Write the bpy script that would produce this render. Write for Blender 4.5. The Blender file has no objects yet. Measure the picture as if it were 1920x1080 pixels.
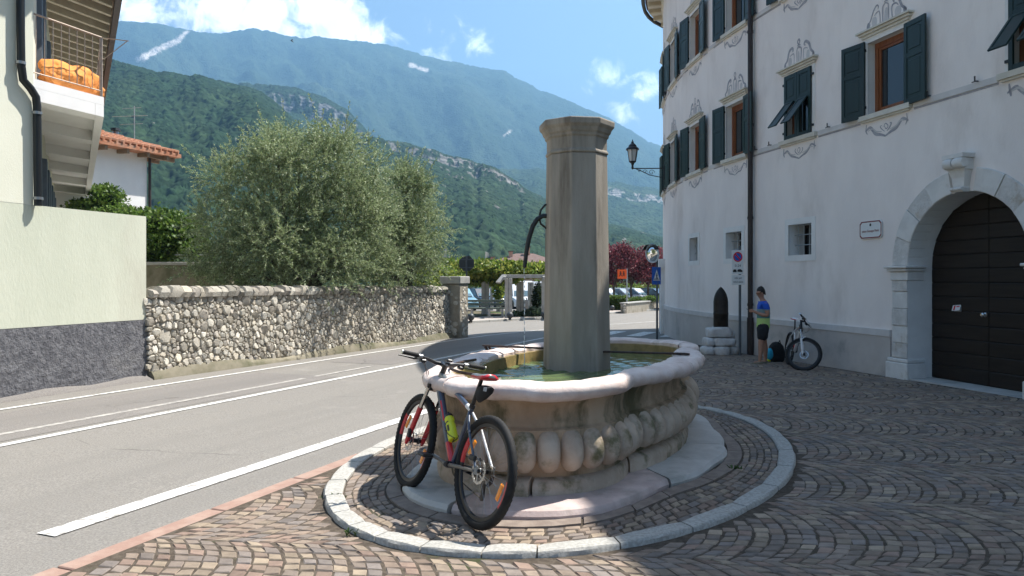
import bpy, bmesh, math, random
import numpy as np
from mathutils import Vector, Matrix, Quaternion
R = math.radians
random.seed(11); np.random.seed(11)
scene = bpy.context.scene
col = bpy.context.collection

# ------------------------------------------------------------------ camera
CAMZ, HOR, F = 1.6, 522.0, 1371.0          # eye height, horizon row and focal length in photo pixels
SLOPE = 0.01313                             # the street falls gently away from the camera
cam_d = bpy.data.cameras.new('camera'); cam = bpy.data.objects.new('camera', cam_d); col.objects.link(cam)
cam.location = (0, 0, CAMZ); cam.rotation_euler = (R(90), 0, 0)
cam_d.sensor_width = 36; cam_d.lens = 36 * F / 1920
cam_d.shift_y = (HOR - 540) / 1920.0
cam_d.clip_start = 0.05; cam_d.clip_end = 20000
scene.camera = cam

# ------------------------------------------------------------------ sun, sky, exposure
AZ, EL = R(62), R(58.3)
SUN = Vector((math.cos(EL) * math.sin(AZ), math.cos(EL) * math.cos(AZ), math.sin(EL)))
sl = bpy.data.lights.new('sun', 'SUN'); sl.energy = 5.0; sl.angle = R(0.55); sl.color = (1.0, 0.955, 0.88)
so = bpy.data.objects.new('sun', sl); col.objects.link(so); so.location = (40, 20, 60)
so.rotation_euler = SUN.to_track_quat('Z', 'Y').to_euler()
scene.view_settings.view_transform = 'Standard'; scene.view_settings.look = 'None'
scene.view_settings.exposure = 1.34; scene.view_settings.gamma = 1.0

def make_world():
    w = bpy.data.worlds.new('World'); scene.world = w; w.use_nodes = True
    nt = w.node_tree; N = nt.nodes; L = nt.links
    N.clear()
    out = N.new('ShaderNodeOutputWorld'); bg = N.new('ShaderNodeBackground'); L.new(bg.outputs[0], out.inputs[0])
    bg.inputs['Strength'].default_value = 0.062
    sky = N.new('ShaderNodeTexSky'); sky.sky_type = 'NISHITA'; sky.sun_disc = False
    sky.sun_elevation = EL; sky.sun_rotation = AZ; sky.air_density = 1.0; sky.dust_density = 2.4; sky.ozone_density = 1.6; sky.altitude = 200
    tc = N.new('ShaderNodeTexCoord')
    def math_(op, a, b=None, clamp=False):
        m = N.new('ShaderNodeMath'); m.operation = op; m.use_clamp = clamp
        for i, q in enumerate((a, b)):
            if q is None: continue
            if isinstance(q, (int, float)): m.inputs[i].default_value = q
            else: L.new(q, m.inputs[i])
        return m.outputs[0]
    D = tc.outputs['Generated']
    # cumulus banks standing over the ridges: (direction by pixel column/row of the photo, angular radius, weight)
    banks = [(240, 10, .085, .72), (310, 25, .06, .55), (430, 10, .085, .95), (490, 30, .075, 1.0), (540, 60, .05, .8), (600, 20, .085, 1.0), (640, 50, .075, 1.0),
             (690, 75, .06, .9), (735, 88, .045, .62), (835, 78, .075, .50), (890, 85, .055, .42), (1210, 178, .06, .55), (1165, 198, .05, .46), (1130, 150, .06, .3),
             (100, -90, .16, .7), (1500, -160, .2, .6), (820, -330, .22, .6)]
    tot = None
    for px, py, r, wgt in banks:
        d = Vector(((px - 960) / F, 1, (HOR - py) / F)).normalized()
        vm = N.new('ShaderNodeVectorMath'); vm.operation = 'DISTANCE'; L.new(D, vm.inputs[0]); vm.inputs[1].default_value = d
        mr = N.new('ShaderNodeMapRange'); mr.interpolation_type = 'SMOOTHSTEP'
        L.new(vm.outputs['Value'], mr.inputs[0]); mr.inputs[1].default_value = r; mr.inputs[2].default_value = 0
        mr.inputs[3].default_value = 0; mr.inputs[4].default_value = wgt
        tot = mr.outputs[0] if tot is None else math_('MAXIMUM', tot, mr.outputs[0])
    n1 = N.new('ShaderNodeTexNoise'); L.new(D, n1.inputs['Vector']); n1.inputs['Scale'].default_value = 24; n1.inputs['Detail'].default_value = 12; n1.inputs['Roughness'].default_value = .62; n1.inputs['Distortion'].default_value = .35
    # scattered clouds over the rest of the dome
    n2 = N.new('ShaderNodeTexNoise'); L.new(D, n2.inputs['Vector']); n2.inputs['Scale'].default_value = 3.1; n2.inputs['Detail'].default_value = 7; n2.inputs['Roughness'].default_value = .58
    sc = N.new('ShaderNodeMapRange'); L.new(n2.outputs['Fac'], sc.inputs[0]); sc.inputs[1].default_value = .56; sc.inputs[2].default_value = .78; sc.inputs[4].default_value = .55
    e = math_('MULTIPLY', math_('SUBTRACT', n1.outputs['Fac'], .5), 2.1)
    tot = math_('MAXIMUM', tot, math_('MULTIPLY', sc.outputs[0], .8))
    dens = math_('ADD', tot, e)
    cm = N.new('ShaderNodeMapRange'); cm.interpolation_type = 'SMOOTHSTEP'; L.new(dens, cm.inputs[0]); cm.inputs[1].default_value = .30; cm.inputs[2].default_value = .85
    gate = N.new('ShaderNodeMapRange'); L.new(tot, gate.inputs[0]); gate.inputs[1].default_value = 0.02; gate.inputs[2].default_value = .25
    fac = math_('MULTIPLY', cm.outputs[0], gate.outputs[0], True)
    mix = N.new('ShaderNodeMix'); mix.data_type = 'RGBA'
    L.new(fac, mix.inputs['Factor']); L.new(sky.outputs[0], mix.inputs['A']); pass
    n3 = N.new('ShaderNodeTexNoise'); L.new(D, n3.inputs['Vector']); n3.inputs['Scale'].default_value = 14; n3.inputs['Detail'].default_value = 8
    cc = N.new('ShaderNodeMix'); cc.data_type = 'RGBA'; L.new(n3.outputs['Fac'], cc.inputs['Factor']); cc.inputs['A'].default_value = (12, 12.8, 14, 1); cc.inputs['B'].default_value = (22, 22, 22.2, 1); L.new(cc.outputs['Result'], mix.inputs['B'])
    L.new(mix.outputs['Result'], bg.inputs['Color'])
make_world()

# ------------------------------------------------------------------ helpers
def gz(y): return -SLOPE * min(max(y, -20), 62)
def G(px, py, dz=0.0):
    """point of the sloping street seen at a photo pixel"""
    Y = F * CAMZ / (py - (HOR + SLOPE * F)); return Vector(((px - 960) / F * Y, Y, gz(Y) + dz))
def A(px, py, Y): return Vector(((px - 960) / F * Y, Y, CAMZ + (HOR - py) / F * Y))

ORG = {}
def tag(o, label=None, cat=None, group=None, kind=None):
    if label: o['label'] = label
    if cat: o['category'] = cat
    if group: o['group'] = group
    if kind: o['kind'] = kind
    return o
def thing(name, label, cat, loc=(0, 0, 0), rot=(0, 0, 0), group=None):
    o = bpy.data.objects.new(name, None); col.objects.link(o); o.empty_display_size = .1
    o.location = loc; o.rotation_euler = rot; ORG[o.name] = Vector(loc)
    return tag(o, label, cat, group)

def finish(me, name, mat, parent=None, local=False, smooth=None, colors=None, flip=False):
    if colors is not None:
        at = me.color_attributes.new('col', 'FLOAT_COLOR', 'POINT')
        at.data.foreach_set('color', np.asarray(colors, dtype=np.float32).ravel())
    for m in (mat if isinstance(mat, (list, tuple)) else [mat]): me.materials.append(M[m] if isinstance(m, str) else m)
    if smooth is not None:
        me.polygons.foreach_set('use_smooth', [True] * len(me.polygons))
        if smooth < 180: me.set_sharp_from_angle(angle=R(smooth))
    o = bpy.data.objects.new(name, me); col.objects.link(o)
    if parent is not None:
        o.parent = parent; ORG[o.name] = ORG[parent.name]
    else: ORG[o.name] = Vector((0, 0, 0))
    return o

class MB:
    def __init__(s): s.v = []; s.f = []; s.c = []; s.mi = []; s.m = 0
    def add(s, vs, fs, c=None):
        k = len(s.v); s.v.extend([tuple(p) for p in vs]); s.f.extend([tuple(i + k for i in f) for f in fs]); s.mi.extend([s.m] * len(fs))
        s.c.extend([c if c else (1, 1, 1, 1)] * len(vs))
    def box(s, c, d, rz=0.0, M4=None, b=0.0, colr=None):
        hx, hy, hz = d[0] / 2, d[1] / 2, d[2] / 2
        if b > 0:
            b = min(b, hx * .9, hy * .9, hz * .9); vs = []; idx = {}
            for sx in (-1, 1):
                for sy in (-1, 1):
                    for sz in (-1, 1):
                        for ax in range(3):
                            p = [sx * (hx - b), sy * (hy - b), sz * (hz - b)]; p[ax] = (sx * hx, sy * hy, sz * hz)[ax]
                            idx[(sx, sy, sz, ax)] = len(vs); vs.append(p)
            fs = []
            for ax in range(3):
                o1, o2 = [(1, 2), (2, 0), (0, 1)][ax]
                for sg in (-1, 1):
                    q = []
                    for a1, a2 in ((-1, -1), (1, -1), (1, 1), (-1, 1)):
                        k = [0, 0, 0]; k[ax] = sg; k[o1] = a1; k[o2] = a2; q.append(idx[(k[0], k[1], k[2], ax)])
                    fs.append(q if sg > 0 else q[::-1])
                for a1 in (-1, 1):
                    for a2 in (-1, 1):
                        k0 = [0, 0, 0]; k0[ax] = -1; k0[o1] = a1; k0[o2] = a2; k1 = list(k0); k1[ax] = 1
                        q = [idx[(*k0, o1)], idx[(*k1, o1)], idx[(*k1, o2)], idx[(*k0, o2)]]
                        fs.append(q if a1 * a2 < 0 else q[::-1])
            for sx in (-1, 1):
                for sy in (-1, 1):
                    for sz in (-1, 1):
                        q = [idx[(sx, sy, sz, 0)], idx[(sx, sy, sz, 1)], idx[(sx, sy, sz, 2)]]
                        fs.append(q if sx * sy * sz > 0 else q[::-1])
        else:
            vs = [(x * hx, y * hy, z * hz) for x in (-1, 1) for y in (-1, 1) for z in (-1, 1)]
            fs = [(0, 1, 3, 2), (4, 6, 7, 5), (0, 4, 5, 1), (2, 3, 7, 6), (0, 2, 6, 4), (1, 5, 7, 3)]
        if M4 is None: M4 = Matrix.Translation(Vector(c)) @ Matrix.Rotation(rz, 4, 'Z')
        else: M4 = Matrix.Translation(Vector(c)) @ M4
        s.add([M4 @ Vector(p) for p in vs], fs, colr); return s
    def bar(s, p, q, w, h, up=(0, 0, 1), b=0.0):
        p = Vector(p); q = Vector(q); d = (q - p); ln = d.length; d.normalize(); u = Vector(up); y = u.cross(d)
        if y.length < 1e-5: y = Vector((1, 0, 0)).cross(d)
        y.normalize(); z = d.cross(y)
        m = Matrix((d, y, z)).transposed().to_4x4()
        return s.box((p + q) / 2, (ln, w, h), M4=m, b=b)
    def tube(s, pts, r, n=8, closed=False, caps=True, flat=1.0):
        P = [Vector(p) for p in pts]; m = len(P)
        rs = r if isinstance(r, (list, tuple)) else [r] * m
        T = []
        for i in range(m):
            a = P[(i - 1) % m] if (closed or i > 0) else P[0]; b = P[(i + 1) % m] if (closed or i < m - 1) else P[-1]
            t = (b - a); T.append(t.normalized() if t.length > 1e-9 else Vector((0, 0, 1)))
        u = T[0].orthogonal().normalized() if abs(T[0].z) > .9 else Vector((0, 0, 1)).cross(T[0]).normalized()
        vs = []; fs = []
        for i in range(m):
            u = (u - T[i] * u.dot(T[i])); u = u.normalized() if u.length > 1e-6 else T[i].orthogonal().normalized()
            w = T[i].cross(u)
            for k in range(n):
                a = 2 * math.pi * k / n; vs.append(P[i] + u * (rs[i] * math.cos(a)) + w * (rs[i] * flat * math.sin(a)))
        for i in range(m if closed else m - 1):
            j = (i + 1) % m
            for k in range(n):
                k2 = (k + 1) % n; fs.append((i * n + k, i * n + k2, j * n + k2, j * n + k))
        if caps and not closed:
            fs.append(tuple(range(n))[::-1]); fs.append(tuple((m - 1) * n + k for k in range(n)))
        s.add(vs, fs); return s
    def lathe(s, prof, n=16, M4=None, c=(0, 0, 0), ring=False):
        if ring: prof = list(prof) + [prof[0]]
        vs = []; fs = []; m = len(prof); M4 = Matrix.Translation(Vector(c)) @ (M4 if M4 else Matrix())
        for r, z in prof:
            for k in range(n):
                a = 2 * math.pi * k / n; vs.append(M4 @ Vector((r * math.cos(a), r * math.sin(a), z)))
        for i in range(m - 1):
            for k in range(n):
                k2 = (k + 1) % n; fs.append((i * n + k, i * n + k2, (i + 1) * n + k2, (i + 1) * n + k))
        if prof[0][0] > 1e-6 and not ring: fs.append(tuple(range(n))[::-1])
        if prof[-1][0] > 1e-6 and not ring: fs.append(tuple((m - 1) * n + k for k in range(n)))
        s.add(vs, fs); return s
    def prism(s, poly, z0, z1, M4=None, c=None):
        n = len(poly); M4 = M4 if M4 else Matrix()
        vs = [M4 @ Vector((x, y, z0)) for x, y in poly] + [M4 @ Vector((x, y, z1)) for x, y in poly]
        fs = [tuple(range(n))[::-1], tuple(range(n, 2 * n))] + [(i, (i + 1) % n, n + (i + 1) % n, n + i) for i in range(n)]
        s.add(vs, fs, c); return s
    def loft(s, rings, closed=True, cap0=True, cap1=True, c=None):
        n = len(rings[0]); vs = [p for r in rings for p in r]; fs = []
        for i in range(len(rings) - 1):
            for k in range(n if closed else n - 1):
                k2 = (k + 1) % n; fs.append((i * n + k, i * n + k2, (i + 1) * n + k2, (i + 1) * n + k))
        if cap0: fs.append(tuple(range(n))[::-1])
        if cap1: fs.append(tuple((len(rings) - 1) * n + k for k in range(n)))
        s.add(vs, fs, c); return s
    def ball(s, c, r, n=12, m=8):
        rx, ry, rz = r if isinstance(r, (tuple, list)) else (r, r, r)
        prof = [(max(math.sin(math.pi * i / m), 0), -math.cos(math.pi * i / m)) for i in range(m + 1)]
        prof[0] = (0.02, -1); prof[-1] = (0.02, 1)
        return s.lathe(prof, n, Matrix.Diagonal((rx, ry, rz, 1)), c)
    def build(s, name, mat, parent=None, local=False, smooth=None, usecol=False, kind=None, fixn=True):
        o = ORG[parent.name] if (parent is not None and not local) else Vector((0, 0, 0))
        me = bpy.data.meshes.new(name)
        me.from_pydata([(p[0] - o.x, p[1] - o.y, p[2] - o.z) for p in s.v], [], s.f)
        if fixn and len(s.f) < 60000:
            bm = bmesh.new(); bm.from_mesh(me); bmesh.ops.recalc_face_normals(bm, faces=bm.faces); bm.to_mesh(me); bm.free()
        ob = finish(me, name, mat, parent, smooth=smooth, colors=s.c if usecol else None)
        if isinstance(mat, (list, tuple)): me.polygons.foreach_set('material_index', s.mi)
        if kind: ob['kind'] = kind
        return ob

def np_mesh(name, V, Fq, mat, parent=None, colors=None, smooth=None, kind=None):
    """mesh from numpy arrays (world coordinates)"""
    V = np.asarray(V, dtype=np.float32); Fq = np.asarray(Fq, dtype=np.int32)
    if parent is not None: V = V - np.array(ORG[parent.name], dtype=np.float32)
    me = bpy.data.meshes.new(name); nf, k = Fq.shape
    me.vertices.add(len(V)); me.vertices.foreach_set('co', V.ravel())
    me.loops.add(nf * k); me.loops.foreach_set('vertex_index', Fq.ravel())
    me.polygons.add(nf); me.polygons.foreach_set('loop_start', np.arange(0, nf * k, k, dtype=np.int32))
    me.update(calc_edges=True)
    o = finish(me, name, mat, parent, smooth=smooth, colors=colors)
    if kind: o['kind'] = kind
    return o

def text(name, body, size, Mx, mat, parent, local=True, align='CENTER', extrude=.0008, sx=1.0):
    cu = bpy.data.curves.new(name, 'FONT'); cu.body = body; cu.size = size; cu.align_x = align; cu.align_y = 'CENTER'; cu.extrude = extrude; cu.resolution_u = 2
    t = bpy.data.objects.new(name, cu); col.objects.link(t)
    dg = bpy.context.evaluated_depsgraph_get(); me = bpy.data.meshes.new_from_object(t.evaluated_get(dg)); bpy.data.objects.remove(t); bpy.data.curves.remove(cu)
    me.transform(Mx @ Matrix.Diagonal((sx, 1, 1, 1)))
    if not local and parent is not None: me.transform(Matrix.Translation(-ORG[parent.name]))
    me.name = name; me.materials.clear()
    return finish(me, name, mat, parent)

def copy_tree(o, parent=None):
    c = o.copy(); col.objects.link(c); ORG[c.name] = ORG[o.name].copy()
    if parent is not None: c.parent = parent
    for ch in list(o.children): copy_tree(ch, c)
    return c

# value noise on numpy arrays
def _h(ix, iy, seed):
    n = (ix.astype(np.int64) * 374761393 + iy.astype(np.int64) * 668265263 + seed * 974634777) & 0x7fffffff
    n = ((n ^ (n >> 13)) * 1274126177) & 0x7fffffff
    n = n ^ (n >> 16); return (n & 0xffff) / 65535.0
def vnoise(x, y, seed=0):
    ix = np.floor(x); iy = np.floor(y); fx = x - ix; fy = y - iy
    fx = fx * fx * (3 - 2 * fx); fy = fy * fy * (3 - 2 * fy)
    a = _h(ix, iy, seed); b = _h(ix + 1, iy, seed); c = _h(ix, iy + 1, seed); d = _h(ix + 1, iy + 1, seed)
    return (a * (1 - fx) + b * fx) * (1 - fy) + (c * (1 - fx) + d * fx) * fy
def fbm(x, y, o=4, seed=0, g=.5):
    t = 0; a = 1; s = 0
    for i in range(o):
        t = t + a * vnoise(x * 2 ** i + 17.3 * i, y * 2 ** i - 9.1 * i, seed + i); s += a; a *= g
    return t / s
# ------------------------------------------------------------------ materials
M = {}
def mat(name, c1, c2=None, scale=6.0, rough=.7, bump=0.0, bscale=None, metal=0.0, c3=None, s3=1.2, t3=(.55, .7), attr=False, detail=6, spec=.4, stretch=None, lo=.35, hi=.65, trans=0.0, coat=0.0, bdist=.01):
    m = bpy.data.materials.new(name); m.use_nodes = True; nt = m.node_tree; N = nt.nodes; L = nt.links
    p = N['Principled BSDF']; p.inputs['Roughness'].default_value = rough; p.inputs['Metallic'].default_value = metal
    p.inputs['Specular IOR Level'].default_value = spec
    if coat: p.inputs['Coat Weight'].default_value = coat; p.inputs['Coat Roughness'].default_value = .08
    if trans: p.inputs['Transmission Weight'].default_value = trans
    tc = N.new('ShaderNodeTexCoord'); vec = tc.outputs['Object']
    if stretch:
        mp = N.new('ShaderNodeMapping'); mp.inputs['Scale'].default_value = stretch; L.new(vec, mp.inputs['Vector']); vec = mp.outputs[0]
    def noise(sc, det=detail, ro=.6):
        n = N.new('ShaderNodeTexNoise'); n.inputs['Scale'].default_value = sc; n.inputs['Detail'].default_value = det; n.inputs['Roughness'].default_value = ro; L.new(vec, n.inputs['Vector']); return n.outputs['Fac']
    def rgbmix(f, a, b, blend='MIX'):
        x = N.new('ShaderNodeMix'); x.data_type = 'RGBA'; x.blend_type = blend
        if isinstance(f, float): x.inputs['Factor'].default_value = f
        else: L.new(f, x.inputs['Factor'])
        for k, q in (('A', a), ('B', b)):
            if isinstance(q, tuple): x.inputs[k].default_value = (*q[:3], 1)
            else: L.new(q, x.inputs[k])
        return x.outputs['Result']
    def ramp(f, a, b):
        r = N.new('ShaderNodeMapRange'); r.interpolation_type = 'SMOOTHSTEP'; L.new(f, r.inputs[0]); r.inputs[1].default_value = a; r.inputs[2].default_value = b; return r.outputs[0]
    c = c1
    if c2 is not None: c = rgbmix(ramp(noise(scale), lo, hi), c1, c2)
    if c3 is not None: c = rgbmix(ramp(noise(s3, 8, .65), *t3), c, c3)
    if attr:
        a = N.new('ShaderNodeAttribute'); a.attribute_name = 'col'; c = rgbmix(1.0, c, a.outputs['Color'], 'MULTIPLY')
    if isinstance(c, tuple): p.inputs['Base Color'].default_value = (*c[:3], 1)
    else: L.new(c, p.inputs['Base Color'])
    if bump:
        b = N.new('ShaderNodeBump'); b.inputs['Strength'].default_value = bump; b.inputs['Distance'].default_value = bdist
        L.new(noise(bscale or scale * 6, 8, .65), b.inputs['Height']); L.new(b.outputs[0], p.inputs['Normal'])
    M[name] = m; return m
def leafmat(name, tint=(1, 1, 1), tr=.35, rough=.5):
    m = bpy.data.materials.new(name); m.use_nodes = True; nt = m.node_tree; N = nt.nodes; L = nt.links; N.clear()
    out = N.new('ShaderNodeOutputMaterial'); a = N.new('ShaderNodeAttribute'); a.attribute_name = 'col'
    mx = N.new('ShaderNodeMix'); mx.data_type = 'RGBA'; mx.blend_type = 'MULTIPLY'; mx.inputs['Factor'].default_value = 1; L.new(a.outputs['Color'], mx.inputs['A']); mx.inputs['B'].default_value = (*tint, 1)
    p = N.new('ShaderNodeBsdfPrincipled'); p.inputs['Roughness'].default_value = rough; p.inputs['Specular IOR Level'].default_value = .35; L.new(mx.outputs['Result'], p.inputs['Base Color'])
    t = N.new('ShaderNodeBsdfTranslucent'); L.new(mx.outputs['Result'], t.inputs['Color'])
    s = N.new('ShaderNodeMixShader'); s.inputs[0].default_value = tr; L.new(p.outputs[0], s.inputs[1]); L.new(t.outputs[0], s.inputs[2]); L.new(s.outputs[0], out.inputs['Surface'])
    M[name] = m; return m

def road_mat(name, c1, c2, ctrk, crack=True):
    m = bpy.data.materials.new(name); m.use_nodes = True; nt = m.node_tree; N = nt.nodes; L = nt.links; p = N['Principled BSDF']; p.inputs['Roughness'].default_value = .9; p.inputs['Specular IOR Level'].default_value = .2
    tc = N.new('ShaderNodeTexCoord'); rot = N.new('ShaderNodeMapping'); rot.inputs['Rotation'].default_value = (0, 0, R(21.2)); L.new(tc.outputs['Object'], rot.inputs['Vector'])   # y along the road
    st = N.new('ShaderNodeMapping'); st.inputs['Scale'].default_value = (1.5, .07, 1); L.new(rot.outputs[0], st.inputs['Vector'])
    def nz(v, sc, d=6, r=.6): n = N.new('ShaderNodeTexNoise'); n.inputs['Scale'].default_value = sc; n.inputs['Detail'].default_value = d; n.inputs['Roughness'].default_value = r; L.new(v, n.inputs['Vector']); return n.outputs['Fac']
    def rg(f, a, b, lo=0., hi=1.): r = N.new('ShaderNodeMapRange'); L.new(f, r.inputs[0]); r.inputs[1].default_value = a; r.inputs[2].default_value = b; r.inputs[3].default_value = lo; r.inputs[4].default_value = hi; return r.outputs[0]
    def mx(f, a, b):
        x = N.new('ShaderNodeMix'); x.data_type = 'RGBA'; L.new(f, x.inputs['Factor'])
        for k, q in (('A', a), ('B', b)):
            if isinstance(q, tuple): x.inputs[k].default_value = (*q, 1)
            else: L.new(q, x.inputs[k])
        return x.outputs['Result']
    c = mx(rg(nz(tc.outputs['Object'], 70, 3, .7), .35, .65), c1, c2)
    c = mx(rg(nz(st.outputs[0], 1.0, 5), .48, .75, 0, .55), c, ctrk)
    c = mx(rg(nz(tc.outputs['Object'], .9, 7, .65), .60, .72, 0, .35), c, tuple(v * 1.25 for v in c2))
    if crack:
        dv = N.new('ShaderNodeMix'); dv.data_type = 'VECTOR'; dv.inputs['Factor'].default_value = .16; L.new(tc.outputs['Object'], dv.inputs['A']); nn = N.new('ShaderNodeTexNoise'); nn.inputs['Scale'].default_value = 2.2; nn.inputs['Detail'].default_value = 6; L.new(tc.outputs['Object'], nn.inputs['Vector']); L.new(nn.outputs['Color'], dv.inputs['B'])
        vo = N.new('ShaderNodeTexVoronoi'); vo.feature = 'DISTANCE_TO_EDGE'; vo.inputs['Scale'].default_value = .42; L.new(dv.outputs['Result'], vo.inputs['Vector'])
        mk = N.new('ShaderNodeMath'); mk.operation = 'MULTIPLY'; L.new(rg(vo.outputs['Distance'], .0015, .005, .6, 0), mk.inputs[0]); L.new(rg(nz(tc.outputs['Object'], .35, 3), .56, .66), mk.inputs[1])
        c = mx(mk.outputs[0], c, tuple(v * .35 for v in c1))
    L.new(c, p.inputs['Base Color']); b = N.new('ShaderNodeBump'); b.inputs['Strength'].default_value = .7; b.inputs['Distance'].default_value = .006; L.new(nz(tc.outputs['Object'], 130, 5, .7), b.inputs['Height']); L.new(b.outputs[0], p.inputs['Normal']); M[name] = m
road_mat('asphalt', (.160, .150, .136), (.278, .26, .237), (.172, .162, .149))
road_mat('asphalt_patch', (.145, .134, .125), (.25, .232, .216), (.155, .146, .137))
mat('road_paint', (.70, .695, .67), (.56, .55, .525), scale=30, rough=.75, bump=.4, bscale=140, spec=.2, bdist=.004, c3=(.30, .285, .262), s3=13, t3=(.52, .62))
mat('worn_paint', (.46, .435, .40), (.27, .255, .24), scale=14, rough=.85, bump=.3, bscale=150, spec=.2)
mat('joint_sand', (.07, .056, .044), (.115, .094, .074), scale=22, rough=.95, bump=.6, bscale=120, c3=(.05, .06, .028), s3=1.6, t3=(.58, .68), spec=.1)  # sand colour, darkened so that the shade of the gaps is in it
mat('sett', (.84, .80, .76), (1.06, 1.01, .95), scale=16, rough=.78, bump=.55, bscale=75, attr=True, spec=.22, bdist=.006, c3=(1.32, 1.27, 1.19), s3=.7, t3=(.55, .8))
mat('porphyry_slab', (.30, .19, .15), (.36, .25, .20), scale=9, rough=.75, bump=.35, bscale=90, c3=(.25, .18, .16), s3=1.5, spec=.3)
mat('border_brown', (.20, .16, .135), (.27, .22, .185), scale=9, rough=.8, bump=.35, bscale=90, c3=(.17, .145, .13), s3=1.5, spec=.2)
mat('granite', (.32, .308, .28), (.45, .435, .40), scale=45, rough=.85, bump=.8, bscale=90, c3=(.31, .30, .27), s3=3, t3=(.52, .72), spec=.3, bdist=.005)
mat('pink_stone', (.58, .465, .42), (.73, .63, .58), scale=5, rough=.62, bump=.5, bscale=26, c3=(.44, .35, .29), s3=3.2, t3=(.56, .70), spec=.4, bdist=.012)
mat('basin_stone', (.40, .285, .19), (.50, .375, .26), scale=4, rough=.78, bump=.6, bscale=30, c3=(.12, .105, .055), s3=2.4, t3=(.47, .66), spec=.3, bdist=.014, stretch=(1, 1, .45))
mat('gadroon_stone', (.43, .335, .255), (.54, .44, .345), scale=5, rough=.75, bump=.5, bscale=34, c3=(.15, .135, .07), s3=3.4, t3=(.50, .68), spec=.3, bdist=.010)
mat('pale_slab', (.46, .44, .41), (.55, .53, .495), scale=4, rough=.72, bump=.45, bscale=40, c3=(.33, .32, .29), s3=1.9, t3=(.5, .7), spec=.35, bdist=.01)
mat('pink_slab', (.46, .36, .335), (.56, .455, .42), scale=4, rough=.7, bump=.45, bscale=40, c3=(.35, .29, .26), s3=1.9, t3=(.5, .7), spec=.35, bdist=.01)
mat('column_stone', (.275, .245, .205), (.36, .32, .27), scale=3.0, rough=.85, bump=.5, bscale=45, c3=(.12, .10, .08), s3=1.9, t3=(.46, .74), spec=.25, stretch=(2.2, 2.2, .30), bdist=.012)
mat('basin_inside', (.20, .15, .055), (.30, .22, .09), scale=9, rough=.5, bump=.5, bscale=30, c3=(.10, .10, .04), s3=3)
mat('iron', (.035, .028, .026), (.075, .045, .035), scale=25, rough=.6, bump=.3, bscale=80, metal=.3)
mat('black_iron', (.014, .015, .017), rough=.45, spec=.5)
mat('plaster_white', (.82, .745, .70), (.88, .805, .755), scale=1.3, rough=.92, bump=.5, bscale=30, c3=(.70, .625, .575), s3=.9, t3=(.50, .76), spec=.15, bdist=.008, stretch=(1, 1, .42))
mat('plaster_plinth', (.50, .455, .42), (.57, .52, .48), scale=2.2, rough=.9, bump=.5, bscale=36, c3=(.36, .335, .31), s3=1.1, t3=(.5, .72), spec=.15, bdist=.006)
mat('trim_stone', (.60, .565, .49), (.68, .64, .56), scale=5, rough=.8, bump=.25, bscale=50, spec=.2)
mat('surround', (.74, .72, .69), (.80, .78, .75), scale=3, rough=.85, bump=.2, bscale=50, spec=.2)
mat('string_paint', (.60, .57, .55), (.66, .625, .60), scale=3, rough=.9, spec=.15)
mat('ornament_paint', (.33, .32, .345), (.43, .415, .43), scale=9, rough=.9, spec=.15)
mat('ornament_light', (.56, .53, .52), (.60, .57, .55), scale=9, rough=.9, spec=.15)
mat('shutter_green', (.010, .026, .025), (.013, .033, .031), scale=5, rough=.42, bump=.12, bscale=60, spec=.4, stretch=(1, 1, .2))
mat('window_wood', (.19, .062, .022), (.27, .095, .035), scale=12, rough=.4, bump=.1, stretch=(2, 2, .2), spec=.4)
mat('glass_dark', (.02, .025, .028), rough=.03, spec=.9)
mat('dark_inside', (.012, .012, .012), rough=.9)
mat('downpipe_brown', (.030, .021, .019), (.042, .03, .027), scale=4, rough=.45, spec=.4)
mat('portal_stone', (.64, .615, .585), (.73, .705, .67), scale=4, rough=.85, bump=.45, bscale=30, c3=(.50, .44, .36), s3=2.1, t3=(.58, .74), spec=.2, bdist=.01)
mat('portal_rough', (.61, .58, .545), (.72, .69, .655), scale=7, rough=.9, bump=1.0, bscale=26, c3=(.48, .40, .31), s3=2.5, t3=(.56, .72), spec=.2, bdist=.03)
mat('door_wood', (.013, .009, .007), (.022, .015, .011), scale=6, rough=.5, bump=.25, bscale=30, stretch=(.3, .3, 3), spec=.3)
mat('green_plaster', (.54, .56, .455), (.60, .615, .505), scale=1.1, rough=.92, bump=.55, bscale=26, c3=(.50, .49, .40), s3=.75, t3=(.48, .78), spec=.15, bdist=.01, stretch=(1, 1, .4))
mat('cream_plaster', (.66, .66, .55), (.70, .70, .59), scale=.9, rough=.92, bump=.3, bscale=45, spec=.15)
mat('grey_render', (.115, .115, .127), (.20, .20, .213), scale=9, rough=.95, bump=1.0, bscale=20, c3=(.26, .255, .255), s3=1.3, t3=(.55, .78), spec=.15, bdist=.06)
mat('concrete', (.33, .32, .30), (.41, .40, .37), scale=4, rough=.9, bump=.35, bscale=50, c3=(.25, .24, .225), s3=1.2, t3=(.55, .75), spec=.2)
mat('white_paint', (.74, .73, .72), (.78, .77, .755), scale=2, rough=.8, spec=.2)
mat('brown_soffit', (.20, .145, .10), (.25, .185, .13), scale=5, rough=.8, stretch=(1, 1, .4), spec=.2)
mat('rafter_cream', (.48, .42, .32), (.54, .48, .37), scale=5, rough=.8, spec=.2)
mat('dark_metal', (.018, .020, .022), rough=.4, metal=.4, spec=.5)
mat('grey_metal', (.30, .31, .32), rough=.38, metal=.8, spec=.5)
mat('rail_metal', (.34, .26, .21), (.40, .32, .26), scale=20, rough=.5, metal=.3)
mat('orange_cloth', (.72, .27, .075), (.80, .34, .11), scale=6, rough=.9, bump=.2, bscale=60, spec=.1)
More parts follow.
